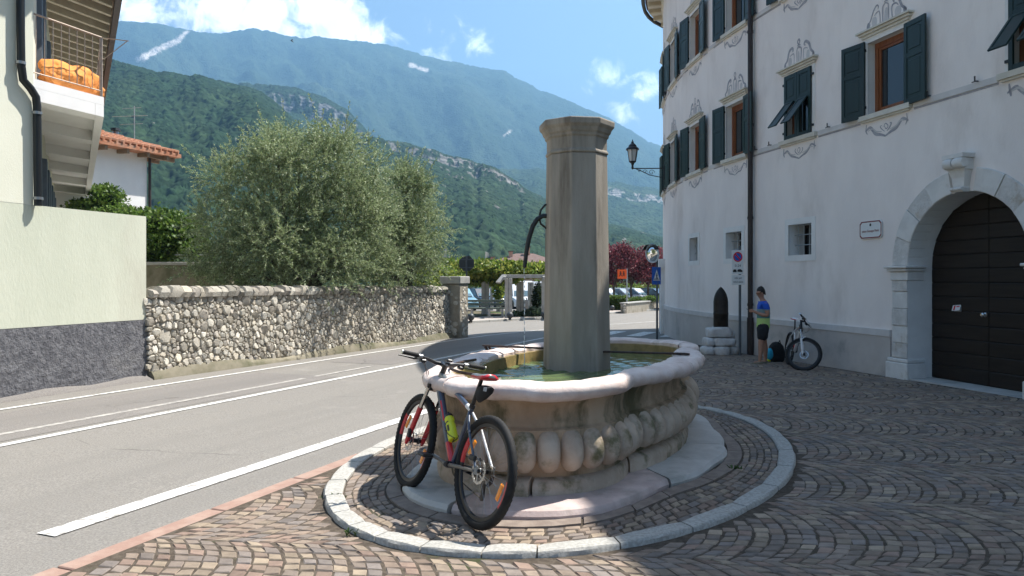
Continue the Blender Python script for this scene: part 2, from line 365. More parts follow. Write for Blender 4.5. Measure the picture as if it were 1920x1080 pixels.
mat('mortar', (.30, .265, .21), (.39, .35, .285), scale=5, rough=.95, bump=.9, bscale=40, c3=(.17, .15, .115), s3=1.3, t3=(.48, .68), spec=.1, bdist=.02)
mat('wall_foot', (.20, .18, .13), (.26, .235, .18), scale=4, rough=.95, bump=.5, bscale=40, c3=(.12, .12, .075), s3=1.1, t3=(.45, .65), spec=.1)
mat('rubble', (.86, .85, .82), (1.06, 1.05, 1.02), scale=13, rough=.9, bump=.85, bscale=42, attr=True, spec=.15, bdist=.018, c3=(.60, .57, .52), s3=5, t3=(.56, .74))
mat('bark', (.085, .07, .055), (.14, .12, .095), scale=8, rough=.95, bump=.9, bscale=30, spec=.1, stretch=(1, 1, .3))
mat('tile_roof', (.36, .15, .085), (.47, .24, .15), scale=7, rough=.85, bump=.3, bscale=40, c3=(.30, .20, .155), s3=2.3, t3=(.5, .7), spec=.2)
mat('brown_roof', (.145, .095, .082), (.18, .125, .11), scale=3, rough=.85, spec=.2)
mat('salmon_wall', (.56, .31, .22), (.60, .345, .25), scale=1, rough=.9, spec=.15)
mat('bench_wood', (.085, .11, .09), (.13, .155, .125), scale=6, rough=.75, bump=.3, bscale=30, stretch=(.3, 1, 1))
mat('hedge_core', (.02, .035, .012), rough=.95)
mat('soil', (.12, .095, .065), (.17, .14, .095), scale=3, rough=.95, bump=.5, bscale=30, c3=(.06, .085, .03), s3=.8, t3=(.45, .6), spec=.1)
mat('field', (.075, .105, .035), (.115, .14, .055), scale=.08, rough=.95, spec=.1, c3=(.15, .13, .075), s3=.03, t3=(.55, .7))
mat('pave_pink', (.36, .31, .275), (.41, .36, .32), scale=6, rough=.9, bump=.3, bscale=90, spec=.15)
mat('rubber', (.012, .012, .013), (.02, .02, .02), scale=20, rough=.75, spec=.3)
mat('bike_black', (.012, .012, .014), rough=.35, spec=.5)
mat('bike_blue', (.035, .055, .095), (.055, .08, .13), scale=3, rough=.3, spec=.5, coat=.5)
mat('bike_grey', (.22, .23, .235), rough=.35, metal=.4, spec=.5, coat=.3)
mat('bike_red', (.55, .018, .03), rough=.3, spec=.5, coat=.5)
mat('bike_white', (.72, .72, .72), rough=.3, spec=.5, coat=.5)
mat('steel', (.55, .55, .54), rough=.25, metal=1.0)
mat('alloy_grey', (.15, .145, .135), (.20, .19, .175), scale=20, rough=.5, metal=.5)
mat('chain_steel', (.13, .115, .095), rough=.45, metal=.8)
mat('reflector_orange', (.95, .30, .01), rough=.2, spec=.7, coat=.6)
mat('bottle_yellow', (.62, .66, .02), (.68, .71, .04), scale=5, rough=.35, spec=.5)
mat('black_cloth', (.012, .012, .013), (.02, .02, .022), scale=14, rough=.85, bump=.3, bscale=60)
mat('print_grey', (.35, .36, .37), rough=.6)
mat('skin', (.36, .19, .125), (.40, .22, .15), scale=14, rough=.55, spec=.35)
mat('hair', (.010, .008, .007), (.022, .017, .014), scale=60, rough=.6, bump=.5, bscale=120)
mat('shoe', (.16, .135, .095), (.20, .17, .12), scale=20, rough=.85)
mat('cyan_cloth', (.02, .32, .50), (.03, .37, .55), scale=8, rough=.8)
mat('sign_white', (.72, .73, .72), rough=.4, spec=.4)
mat('sign_back', (.045, .05, .053), (.06, .066, .07), scale=3, rough=.55, metal=.2)
mat('sign_blue', (.006, .10, .45), rough=.35, spec=.4)
mat('sign_red', (.58, .015, .02), rough=.35, spec=.4)
mat('sign_orange', (.85, .11, .012), rough=.4, spec=.4)
mat('sign_black', (.012, .012, .012), rough=.5)
mat('sign_maroon', (.22, .03, .03), rough=.5)
mat('pole_grey', (.085, .10, .115), (.11, .125, .14), scale=6, rough=.5, metal=.5)
mat('galvanised', (.42, .44, .45), rough=.45, metal=.7)
mat('mirror', (.9, .9, .9), rough=.02, metal=1.0)
mat('lamp_glass', (.62, .62, .60), rough=.35, spec=.5)
mat('shell_steel', (.020, .016, .013), (.038, .028, .02), scale=7, rough=.55, bump=.25, bscale=30, metal=.35, c3=(.05, .035, .02), s3=3)
mat('rock_white', (.58, .555, .53), (.68, .655, .63), scale=6, rough=.9, bump=.8, bscale=14, c3=(.40, .37, .34), s3=2.2, t3=(.5, .68), spec=.15, bdist=.04)
mat('bollard', (.030, .034, .038), (.042, .047, .052), scale=8, rough=.5, spec=.5)
mat('car_white', (.74, .75, .76), rough=.25, spec=.5, coat=.8)
mat('car_silver', (.42, .44, .46), rough=.3, metal=.6, coat=.6)
mat('car_dark', (.02, .028, .045), rough=.25, spec=.5, coat=.8)
mat('car_blue', (.18, .34, .45), rough=.3, metal=.3, coat=.6)
mat('car_glass', (.10, .16, .19), rough=.05, spec=.9)
mat('lamp_red', (.45, .01, .01), rough=.25)
mat('grass_blade', (.05, .10, .02), (.09, .15, .035), scale=30, rough=.7)
leafmat('leaf_olive', (1.42, 1.48, 1.36), .36, .42)
leafmat('leaf_green', (1, 1, 1), .42, .5)
leafmat('leaf_plum', (1, 1, 1), .35, .5)
def terrain_mat():
    m = bpy.data.materials.new('forest_slope'); m.use_nodes = True; nt = m.node_tree; N = nt.nodes; L = nt.links
    p = N['Principled BSDF']; p.inputs['Roughness'].default_value = .95; p.inputs['Specular IOR Level'].default_value = .05
    a = N.new('ShaderNodeAttribute'); a.attribute_name = 'col'
    tc = N.new('ShaderNodeTexCoord'); n = N.new('ShaderNodeTexNoise'); n.inputs['Scale'].default_value = .11; n.inputs['Detail'].default_value = 6; n.inputs['Roughness'].default_value = .7; L.new(tc.outputs['Object'], n.inputs['Vector'])
    r = N.new('ShaderNodeMapRange'); L.new(n.outputs['Fac'], r.inputs[0]); r.inputs[1].default_value = .3; r.inputs[2].default_value = .7; r.inputs[3].default_value = .6; r.inputs[4].default_value = 1.4
    x = N.new('ShaderNodeMix'); x.data_type = 'RGBA'; x.blend_type = 'MULTIPLY'; x.inputs['Factor'].default_value = 1; L.new(a.outputs['Color'], x.inputs['A']); L.new(r.outputs[0], x.inputs['B'])
    L.new(x.outputs['Result'], p.inputs['Base Color']); M['forest_slope'] = m
    vo = N.new('ShaderNodeTexVoronoi'); vo.inputs['Scale'].default_value = .13; L.new(tc.outputs['Object'], vo.inputs['Vector'])
    b = N.new('ShaderNodeBump'); b.invert = True; b.inputs['Strength'].default_value = .9; b.inputs['Distance'].default_value = 4.0; L.new(vo.outputs['Distance'], b.inputs['Height']); L.new(b.outputs[0], p.inputs['Normal'])
terrain_mat()
def water_mat():
    m = bpy.data.materials.new('basin_water'); m.use_nodes = True; nt = m.node_tree; N = nt.nodes; L = nt.links
    p = N['Principled BSDF']; p.inputs['Base Color'].default_value = (.045, .075, .04, 1); p.inputs['Roughness'].default_value = .06; p.inputs['Specular IOR Level'].default_value = .22
    tc = N.new('ShaderNodeTexCoord')
    n = N.new('ShaderNodeTexNoise'); n.inputs['Scale'].default_value = 3.2; n.inputs['Detail'].default_value = 2; L.new(tc.outputs['Object'], n.inputs['Vector'])
    cr = N.new('ShaderNodeMix'); cr.data_type = 'RGBA'; L.new(n.outputs['Fac'], cr.inputs['Factor']); cr.inputs['A'].default_value = (.05, .095, .045, 1); cr.inputs['B'].default_value = (.15, .18, .07, 1); L.new(cr.outputs['Result'], p.inputs['Base Color'])
    M['basin_water'] = m
water_mat()
# ------------------------------------------------------------------ ground, road
def sheet(name, poly, dz, mat_, parent=None, kind='structure', thick=0.0, usegz=True):
    """flat polygon draped on the sloping street"""
    me = bpy.data.meshes.new(name)
    zz = [(x, y, (gz(y) if usegz else 0) + dz) for x, y in poly]
    o0 = ORG[parent.name] if parent is not None else Vector()
    me.from_pydata([(a - o0.x, b - o0.y, c - o0.z) for a, b, c in zz], [], [tuple(range(len(poly)))])
    o = finish(me, name, mat_, parent)
    if parent is None: o['kind'] = kind
    return o
def grid_ground():
    xs = [-5200, -800, -200, -60, -20, 0, 20, 60, 200, 800, 5200]; ys = [-900, -100, -20, 0, 30, 62, 120, 400, 1200, 5200]
    V = [(x, y, gz(y) - .03) for y in ys for x in xs]; n = len(xs)
    Fq = [(j * n + i, j * n + i + 1, (j + 1) * n + i + 1, (j + 1) * n + i) for j in range(len(ys) - 1) for i in range(n - 1)]
    o = np_mesh('ground', V, Fq, 'field'); o['kind'] = 'structure'
grid_ground()
KERB_S = .39
def edge_x(y): return -1.868 + KERB_S * (y - 6.03)             # line where setts meet the asphalt
road = sheet('road', [(-18, -8), (14, -8), (22, 62), (-30, 62)], 0.0, 'asphalt')
def strip(name, pts, w, dz, mat_, parent=road):
    P = [Vector((p[0], p[1], 0)) for p in pts]; L_ = []; R_ = []
    for i in range(len(P)):
        t = (P[min(i + 1, len(P) - 1)] - P[max(i - 1, 0)]).normalized(); n = Vector((-t.y, t.x, 0)) * (w / 2)
        L_.append(P[i] + n); R_.append(P[i] - n)
    vs = [(p.x, p.y, gz(p.y) + dz) for p in L_ + R_]; k = len(P)
    me = bpy.data.meshes.new(name); me.from_pydata(vs, [], [(i + k, i + k + 1, i + 1, i) for i in range(k - 1)])
    return finish(me, name, mat_, parent)
def lineof(px0, py0, slope, y0, y1, n=2):
    g = G(px0, py0); return [(g.x + slope * (y - g.y), y) for y in np.linspace(y0, y1, n)]
RS = .388
l1 = lineof(435, 702, RS, -6, 22.5); l1 += [(l1[-1][0] + .9, 24.6), (l1[-1][0] + 2.4, 27.2), (l1[-1][0] + 5.2, 31.0), (l1[-1][0] + 9.5, 36.0)]
strip('edge_line', l1, .10, .008, 'road_paint')
l2 = lineof(370, 763, RS, -6, 24, 2); strip('lane_line', l2, .12, .008, 'road_paint')
l3 = [(-3.01 + .402 * (y - 4.72), y) for y in (4.72, 12.0, 20.8)]; strip('lane_line', l3, .17, .008, 'road_paint')
# worn older line and darker repair strip between the wall and the lane line
lw = [(p[0] - .62, p[1]) for p in lineof(370, 763, RS, 2, 17, 2)]
for a, b in ((2.0, 12.9), (13.2, 14.9)):
    strip('worn_line', [(lw[0][0] + RS * (y - 2), y) for y in (a, b)], .10, .007, 'worn_paint')
strip('repair_strip', [(lineof(370, 763, RS, y, y)[0][0] - 1.15, y) for y in (-4, 13.5)], 1.75, .004, 'asphalt_patch')
strip('repair_strip', [(lineof(370, 763, RS, y, y)[0][0] - 1.2, y) for y in (15.5, 24)], 1.5, .004, 'asphalt_patch')
for k in range(5):       # zebra crossing at the corner
    o = Vector((2.45 + k * 1.03, 26.2 - k * .42)); d = Vector((.40, .917))
    strip('crossing_stripe', [(o.x - d.x * 1.25, o.y - d.y * 1.25), (o.x + d.x * 1.25, o.y + d.y * 1.25)], .5, .008, 'road_paint')
# footway and park ground on the far side
FE = [(-14, 20.5), (-1.9, 33.4), (2.0, 38.6), (6.4, 45.8), (11.5, 54.5), (16, 62)]
fw = sheet('footway', FE + [(-40, 62), (-40, 20.5)], .10, 'pave_pink')
mbk = MB()
for a, b in zip(FE[:-1], FE[1:]):
    ln = (Vector(b) - Vector(a)).length; n = max(1, int(ln / 1.2))
    for i in range(n):
        p = Vector(a).lerp(Vector(b), (i + .01) / n); q = Vector(a).lerp(Vector(b), (i + .99) / n)
        mbk.bar((p.x, p.y, gz(p.y) + .05), (q.x, q.y, gz(q.y) + .05), .14, .11, b=.01)
tag(mbk.build('kerb', 'granite', fw), kind='stuff')
sheet('park_ground', [(-40, 30), (-3.5, 36.5), (2.6, 42.6), (7.0, 51), (11, 60), (10, 62), (-40, 62)], .14, 'soil')
sheet('car_park', [(-40, 44), (0, 46), (6, 52.5), (30, 53), (30, 62), (-40, 62)], .16, 'asphalt')

# ------------------------------------------------------------------ porphyry setts of the piazza
FC = Vector((.70, 7.19)); AXL = Vector((.42, .9075)).normalized(); AXS = Vector((AXL.y, -AXL.x))
def floc(l, s): return FC + AXL * l + AXS * s
def funl(x, y): d = Vector((x, y)) - FC; return d.dot(AXL), d.dot(AXS)
KA, KB = 3.10, 1.95                          # outer half axes of the kerb ring
PX0 = Vector((6.645, 13.46)); PD = Vector((-.2306, .973)); PN = Vector((-.973, -.2306))   # palazzo base line
SETT_COL = [(.235, .195, .165), (.25, .205, .17), (.215, .185, .165), (.27, .225, .18), (.20, .175, .16), (.245, .195, .16), (.30, .25, .195), (.225, .19, .165), (.24, .18, .15), (.195, .175, .165)]
_OLD = [(.235, .18, .155), (.26, .20, .165), (.20, .165, .155), (.285, .215, .17), (.185, .155, .15), (.235, .175, .145), (.31, .235, .175), (.215, .175, .16), (.245, .165, .135), (.17, .15, .148)]
def sett_geo(q, h=.03, lift=0.0, inset=.007):
    """q: four (x, y) corners; returns verts, faces of a worn cube top"""
    cx = sum(p[0] for p in q) / 4; cy = sum(p[1] for p in q) / 4; V = []
    tz = random.uniform(-.0028, .0028) + lift; tx = random.uniform(-.035, .035); ty = random.uniform(-.035, .035)
    for p in q: V.append((p[0], p[1], gz(p[1]) - h + lift))
    for p in q: V.append((p[0], p[1], gz(p[1]) + tz - .004))
    for p in q:
        dx, dy = cx - p[0], cy - p[1]; d = math.hypot(dx, dy) + 1e-6; k = inset * 1.5 / d
        V.append((p[0] + dx * k, p[1] + dy * k, gz(p[1]) + tz + .004 + (p[0] - cx) * tx + (p[1] - cy) * ty))
    Fs = [(8, 9, 10, 11)] + [(a, (a + 1) % 4, 4 + (a + 1) % 4, 4 + a) for a in range(4)] + [(4 + a, 4 + (a + 1) % 4, 8 + (a + 1) % 4, 8 + a) for a in range(4)]
    return V, Fs
def sett_color():
    c = random.choice(SETT_COL); k = random.uniform(.8, 1.22); return (c[0] * k, c[1] * k, c[2] * k, 1)
def lay(parent, quads, n_ind, name='sett', lift=0.0):
    """the setts that show largest become parts, the rest one field"""
    def rank(q):
        x = sum(p[0] for p in q) / 4; y = sum(p[1] for p in q) / 4
        px = 960 + F * x / y; py = HOR + F * (CAMZ - gz(y)) / y
        return y + (0 if (0 < px < 1920 and py < 1085) else 100)
    quads.sort(key=rank); big = MB()
    for i, q in enumerate(quads):
        V, Fs = sett_geo(q, lift=lift); c = sett_color()
        if i < n_ind:
            m = MB(); m.add(V, Fs, c); m.build(name, 'sett', parent, usecol=True, fixn=False)
        else: big.add(V, Fs, c)
    if big.v: big.build(name + '_field', 'sett', parent, usecol=True, kind='stuff', fixn=False)
def jit(p, j=.0075): return (p[0] + random.uniform(-j, j), p[1] + random.uniform(-j, j))

pz_poly = [(edge_x(-6) + .16, -6), (14, -6), (10.8, -4), (7.0, 12), (5.75, 17.3), (5.3, 22), (edge_x(21.5) + .16, 21.5)]
piazza = sheet('piazza_paving', pz_poly, .0185, 'joint_sand')
def wall_dist(x, y): return (Vector((x, y)) - PX0).dot(PN)
def fans():
    quads = []; W = 1.30; Rr = W / 2 / math.sin(R(46)); st = .098; ca = R(-6)          # bands run across the square, arches bulge to the right
    ex = Vector((math.cos(ca), math.sin(ca))); ey = Vector((-ex.y, ex.x))
    for band in range(-3, 17):
        yc = 2.4 + band * W
        nrow = int(17 / st)
        for k in range(nrow):
            x0 = -5.0 + k * st + random.uniform(-.008, .008); na = random.choice((13, 14, 14, 15)); wob = [random.uniform(-.005, .005) for _ in range(na + 1)]
            t0, t1 = -R(46), R(46); off = random.uniform(-.3, .3)
            for i in range(na):
                a0 = t0 + (t1 - t0) * (i + .06 + (off * .15 if i else 0)) / na; a1 = t0 + (t1 - t0) * (i + 1 - .06 + (off * .15 if i < na - 1 else 0)) / na
                g = .006
                r0, r1 = 0, st - .008
                q = []
                for (a, rr) in ((a0, 0), (a0, r1), (a1, r1), (a1, 0)):
                    lx = x0 + Rr * math.cos(a) - Rr + rr + wob[i]; ly = Rr * math.sin(a)
                    p = ex * lx + ey * (yc + ly); q.append((p.x, p.y))
                # order: a0 low y
                q = [q[0], q[1], q[2], q[3]]
                cx = sum(p[0] for p in q) / 4; cy = sum(p[1] for p in q) / 4
                if cy < 3.1 or cy > 21 or cx > .78 * cy + 1.6 or cx < -.78 * cy - .6: continue
                if cx < edge_x(cy) + .22 or wall_dist(cx, cy) < .10: continue
                l, s = funl(cx, cy)
                if (l / (KA + .06)) ** 2 + (s / (KB + .06)) ** 2 < 1: continue
                quads.append([jit(p) for p in q])
    return quads
lay(piazza, fans(), 300, lift=.020)
# flush band of porphyry slabs along the road
y = -4.0; k = 0
while y < 21:
    ln = random.uniform(.45, 1.1); a = Vector((edge_x(y) + .08, y)); b = Vector((edge_x(y + ln) + .08, y + ln)); m = MB()
    m.bar((a.x + .003, a.y, gz(a.y) - .012), (b.x - .003, b.y - .008, gz(b.y) - .012), .17, .05, b=.006)
    m.build('border_slab', 'porphyry_slab', piazza); y += ln + .008

# ring of setts, kerb and border round the fountain
def outline(th, off=0.0):
    """plan of the lobed basin: radius from the centre in direction th (0 = long axis)"""
    c, s = math.cos(th), math.sin(th)
    best = 0
    for e in (-1, 1):                        # end lobes
        cx, r = 1.36 * e, .86
        b = c * cx; disc = b * b - (cx * cx - r * r)
        if disc >= 0: best = max(best, b + math.sqrt(disc))
    Rl, cs = 2.75, 1.63                      # broad side lobes
    k = -cs if s >= 0 else cs
    b = s * k; rr = b + math.sqrt(max(b * b - (k * k - Rl * Rl), 0)); best = max(best, min(rr, 1.72))
    return best + off
NT = 240
def ring_pts(off, z, n=NT, soft=0.0):
    out = []
    for i in range(n):
        th = 2 * math.pi * i / n
        if soft:
            r = sum(outline(th + d * soft) for d in (-2, -1, 0, 1, 2)) / 5 + off
        else: r = outline(th) + off
        # move along the outline normal
        p = floc(r * math.cos(th), r * math.sin(th)); out.append(Vector((p.x, p.y, z)))
    return out
surround = sheet('fountain_surround', [tuple(floc(KA * .97 * math.cos(t), KB * .97 * math.sin(t))) for t in np.linspace(0, 2 * math.pi, 80, endpoint=False)], .0275, 'joint_sand')
def ring_setts():
    quads = []
    def P(u, th):                            # u 0 = slab edge, 1 = inner edge of kerb
        ra = outline_s(th) + .23
        a, b = KA - .155, KB - .155; re = 1 / math.sqrt((math.cos(th) / a) ** 2 + (math.sin(th) / b) ** 2)
        r = max(ra, .05) * (1 - u) + re * u; p = floc(r * math.cos(th), r * math.sin(th)); return (p.x, p.y)
    def outline_s(th): return sum(outline(th + d * .07) for d in (-2, -1, 0, 1, 2)) / 5 + .14
    th = 0
    rows = 5
    for k in range(rows):
        u0, u1 = k / rows, (k + 1) / rows; th = random.uniform(0, .05)
        t_end = th + 2 * math.pi
        while th < t_end - .005:
            p, q = Vector(P((u0 + u1) / 2, th)), Vector(P((u0 + u1) / 2, th + .01)); spd = (q - p).length / .01
            w = (Vector(P(u1, th)) - Vector(P(u0, th))).length
            dth = min(.11 * random.uniform(.8, 1.25) / spd, t_end - th); g = .007 / spd; gu = .055
            if w > .035:
                qd = [P(u0 + gu / rows, th + g), P(u1 - gu / rows, th + g), P(u1 - gu / rows, th + dth - g), P(u0 + gu / rows, th + dth - g)]
                quads.append([jit(p_) for p_ in qd])
            th += dth
    # border slabs hugging the stone step
    th = 0
    while th < 2 * math.pi - .03:
        spd = 1.9; dth = min(random.uniform(.14, .24), 2 * math.pi - th); m = MB(); top = []; n = 4
        inn = [floc((outline_s(t) + .085) * math.cos(t), (outline_s(t) + .085) * math.sin(t)) for t in np.linspace(th + .004, th + dth - .004, n)]
        ot = [floc((outline_s(t) + .215) * math.cos(t), (outline_s(t) + .215) * math.sin(t)) for t in np.linspace(th + .004, th + dth - .004, n)]
        poly = [(p.x, p.y) for p in inn] + [(p.x, p.y) for p in ot[::-1]]; cyy = sum(p[1] for p in poly) / len(poly)
        m.prism(poly, gz(cyy) - .01, gz(cyy) + .040 + random.uniform(-.003, .003)); m.build('border_slab', 'border_brown', surround); th += dth
    return quads
lay(surround, ring_setts(), 300, lift=.030)
th = 0.0
while th < 2 * math.pi - .02:                # white granite kerb
    r_here = 1 / math.sqrt((math.cos(th) / KA) ** 2 + (math.sin(th) / KB) ** 2)
    dth = random.uniform(.42, .60) / r_here
    if 2 * math.pi - th - dth < .1: dth = 2 * math.pi - th
    n = 5; rings = []; j = random.uniform(-.006, .006); g = .006 / r_here
    for t in np.linspace(th + g, th + dth - g, n):
        e = .0 if (t > th + g * 1.1 and t < th + dth - g * 1.1) else .008
        def kp(sub, z): a, b = KA - sub, KB - sub; p = floc(a * math.cos(t), b * math.sin(t)); return Vector((p.x, p.y, gz(p.y) + z))
        rings.append([kp(0 + j + e, -.06), kp(.004 + j + e, .046 - e), kp(.018 + j, .060 - e), kp(.142 + j - e, .060 - e), kp(.155 + j - e, .050 - e), kp(.157 + j, -.06)])
    m = MB(); m.loft(rings, closed=True); m.build('kerb_stone', 'granite', surround, smooth=35); th += dth

# ------------------------------------------------------------------ mountains
def terrain(name, ridge, Rf, Rr, zf, p0, p1, nu, nv, cliffs=(), base=(.045, .075, .03), amp=.06, clump=4.0, cs=9.0, g=1.15, scars=(), seed=0, rockc=(.26, .25, .235), bare=.0, ridge_amp=1.0):
    px = np.linspace(p0, p1, nu); ry = np.interp(px, [a for a, b in ridge], [b for a, b in ridge])
    ry = ry + (fbm(px / 22, px * 0 + seed, 4, seed + 5) - .5) * 7 * ridge_amp
    v = np.concatenate([np.linspace(0, 1, nv) , np.linspace(1.02, 1.3, 12)])
    U, Vv = np.meshgrid(px, v); RY = np.tile(ry, (len(v), 1))
    Y = Rf + (Rr - Rf) * Vv; X = (U - 960) / F * Y
    zr = CAMZ + (HOR - RY) / F * Rr; H = zr - zf
    vv = np.clip(Vv, 0, 1); prof = .55 * vv ** g + .45 * np.sin(vv * math.pi / 2)
    rock = np.zeros_like(U)
    for c0, c1, vc, dr, wob in cliffs:
        w = np.clip((U - c0) / 18, 0, 1) * np.clip((c1 - U) / 18, 0, 1); w = w * w * (3 - 2 * w)
        vcc = vc + (fbm(U / 45, U * 0 + 3, 3, seed + 31) - .5) * wob
        S = np.clip((Vv - vcc) / .03, 0, 1); prof = prof + w * dr * (S - vv)
        rk = w * ((Vv > vcc - .004) & (Vv < vcc + .036)); rk = rk * (fbm(U / 9, Vv * 90, 3, seed + 77) > .50)
        rock = np.maximum(rock, rk)
    back = np.clip((Vv - 1) / .3, 0, 1)
    Z = zf + H * prof - back * H * .35
    gul = (fbm(U / 95 + Vv * 1.6, Vv * 4.5 + seed, 4, seed) - .5) * 2 * np.sin(np.clip(vv, 0, 1) * math.pi) ** .7
    Z = Z + gul * amp * H
    Z += (np.abs(fbm(X / cs, Y / cs * .8, 3, seed + 9) - .5) * -4 + 1) * clump * (1 - rock) * np.clip(1.15 - back * 2, .3, 1)
    # bare outcrops
    if bare > 0:
        b = (fbm(U / 26, Vv * 16, 4, seed + 21) > 1 - bare) & (fbm(U / 7, Vv * 60, 3, seed + 22) > .5); rock = np.maximum(rock, b * .8)
    for s0, sy0, s1, sy1, wd in scars:        # pale scree runs given by pixel ends
        IY = HOR - (Z - CAMZ) / Y * F; t = np.clip(((U - s0) * (s1 - s0) + (IY - sy0) * (sy1 - sy0)) / ((s1 - s0) ** 2 + (sy1 - sy0) ** 2), 0, 1)
        d = np.hypot(U - s0 - t * (s1 - s0), IY - sy0 - t * (sy1 - sy0)); w_ = wd * (.35 + fbm(U / 6, IY / 6, 3, seed + 41))
        rock = np.maximum(rock, np.clip((w_ - d) / 2.0, 0, 1))
    n1 = fbm(X / (cs * .9), Y / (cs * .7), 3, seed + 51); n2 = fbm(U / 60, Vv * 7, 3, seed + 61)
    k = .45 + 1.1 * n1; dry = np.clip((n2 - .52) * 4, 0, 1)
    C = np.empty(U.shape + (4,)); 
    for i in range(3):
        f = base[i] * k * (1 + dry * (.5, .3, .25)[i]); rc = rockc[i] * (.55 + .8 * fbm(U / 5, Vv * 90, 3, seed + 71))
        C[..., i] = f * (1 - rock) + rc * rock
    C[..., 3] = 1
    nr, nc = U.shape; V3 = np.stack([X, Y, Z], -1).reshape(-1, 3); idx = np.arange(nr * nc).reshape(nr, nc)
    Fq = np.stack([idx[:-1, :-1], idx[:-1, 1:], idx[1:, 1:], idx[1:, :-1]], -1).reshape(-1, 4)
    o = np_mesh(name, V3, Fq, 'forest_slope', colors=C.reshape(-1, 4), smooth=180); o['kind'] = 'structure'; return o
terrain('mountain', [(-900, 120), (-200, 70), (200, 45), (300, 47), (345, 56), (400, 64), (440, 60), (475, 52), (515, 62), (560, 73), (600, 70), (680, 80), (750, 91), (810, 110), (900, 128), (945, 134), (975, 150), (1010, 170), (1060, 188), (1120, 215), (1170, 238), (1210, 262), (1240, 276), (1400, 330), (1800, 420), (2600, 470)],
        1900, 3700, -30, -700, 2300, 900, 200, base=(.026, .046, .026), amp=.10, clump=7, cs=16, seed=3, scars=((262, 110, 335, 75, 8), (335, 75, 350, 60, 6), (768, 121, 800, 131, 5), (945, 255, 958, 245, 3)), rockc=(.46, .43, .40))
terrain('mountain', [(-900, 420), (300, 330), (600, 318), (900, 322), (1000, 318), (1060, 322), (1120, 338), (1160, 345), (1200, 352), (1240, 358), (1300, 372), (1500, 420), (2400, 480)],
        900, 1900, -30, 500, 2100, 700, 170, cliffs=((1080, 1270, .80, .06, .03),), base=(.027, .048, .026), amp=.07, clump=5, cs=11, seed=13)
terrain('hill', [(-600, 110), (100, 118), (195, 126), (280, 140), (350, 153), (420, 157), (520, 163), (565, 172), (610, 188), (650, 212), (680, 240), (700, 262), (760, 310), (900, 400), (1200, 470)],
        650, 1500, -30, -500, 1150, 760, 230, cliffs=((495, 700, .77, .075, .06),), base=(.018, .036, .018), amp=.05, clump=5, cs=9, seed=23, bare=.20, rockc=(.14, .14, .145))
terrain('hill', [(-600, 100), (100, 112), (195, 124), (300, 150), (400, 163), (450, 172), (490, 186), (530, 214), (570, 255), (640, 320), (760, 400), (900, 450), (1200, 490)],
        260, 950, -14, -500, 1050, 820, 260, base=(.017, .035, .016), amp=.05, clump=4.2, cs=7.5, seed=33, bare=.16, g=1.0)
terrain('hill', [(200, 330), (480, 262), (600, 255), (690, 262), (760, 272), (800, 284), (850, 302), (880, 306), (930, 324), (960, 343), (1000, 366), (1040, 385), (1100, 408), (1160, 428), (1240, 446), (1400, 470), (2200, 500)],
        240, 1050, -14, 380, 1800, 900, 260, cliffs=((720, 905, .85, .07, .06), (880, 990, .66, .05, .06)), base=(.020, .038, .018), amp=.05, clump=4.0, cs=7.0, seed=43, bare=.27, rockc=(.15, .145, .135))

# valley air
def haze():
    m = bpy.data.materials.new('haze_air'); m.use_nodes = True; nt = m.node_tree; N = nt.nodes; L = nt.links
    for n in list(N):
        if n.type == 'BSDF_PRINCIPLED': N.remove(n)
    out = [n for n in N if n.type == 'OUTPUT_MATERIAL'][0]; v = N.new('ShaderNodeVolumePrincipled')
    v.inputs['Color'].default_value = (.30, .61, 1.0, 1); v.inputs['Density'].default_value = HAZE; v.inputs['Anisotropy'].default_value = .25
    L.new(v.outputs[0], out.inputs['Volume'])
    me = bpy.data.meshes.new('haze'); s = MB(); s.box((0, 2300, 800), (11600, 6600, 1640))
    o = s.build('haze', m); o['kind'] = 'stuff'
HAZE = .00023
haze()
# ------------------------------------------------------------------ palazzo on the right
S0 = 3.98
def _table():
    ds = .05; out = {}; x, y = PX0.x, PX0.y; ang = math.atan2(PD.y, PD.x); tab = []
    s = 0.0
    while s < 34:
        tab.append((x, y, ang)); 
        k = 0 if s < S0 else (1 / 22.5 if s < 14.3 else (1 / 3.6 if s < 18.2 else 0))
        ang -= k * ds; x += math.cos(ang) * ds; y += math.sin(ang) * ds; s += ds
    return tab, ds
_TAB, _DS = _table()
def wf(s):
    if s <= 0: p = PX0 + PD * s; return p, PD.copy(), PN.copy()
    i = min(int(s / _DS), len(_TAB) - 2); f = s / _DS - i; a = _TAB[i]; b = _TAB[i + 1]
    p = Vector((a[0] + (b[0] - a[0]) * f, a[1] + (b[1] - a[1]) * f)); an = a[2] + (b[2] - a[2]) * f
    t = Vector((math.cos(an), math.sin(an))); return p, t, Vector((-t.y, t.x))
def wp(s, z, o=0.0):
    p, t, n = wf(s); q = p + n * o; return Vector((q.x, q.y, z))
def wbox(m, s0, s1, z0, z1, o0, o1, seg=None, skew=0.0):
    n = seg or max(1, int(abs(s1 - s0) / .8)); rings = []
    for i in range(n + 1):
        s = s0 + (s1 - s0) * i / n; rings.append([wp(s, z0, o0), wp(s, z1, o0), wp(s, z1, o1), wp(s, z0, o1)])
    m.loft(rings); return m
def wmat(s, z, o=0.0):
    """frame on the wall: x to the right as seen from the square, y up, z outwards"""
    p, t, n = wf(s); q = p + n * o
    return Matrix(((-t.x, 0, n.x, q.x), (-t.y, 0, n.y, q.y), (0, 1, 0, z), (0, 0, 0, 1)))
SN, SF, EAVE = -16.5, 31.0, 11.85
pal = thing('palazzo', 'tall white palazzo with curved front, dark green shutters and arched door', 'building', (PX0.x, PX0.y, gz(PX0.y)))
WL = [(-3.30, 'awning'), (-.33, 'open'), (2.226, 'awning'), (4.84, 'open'), (7.42, 'open'), (9.95, 'open'), (12.4, 'open')]
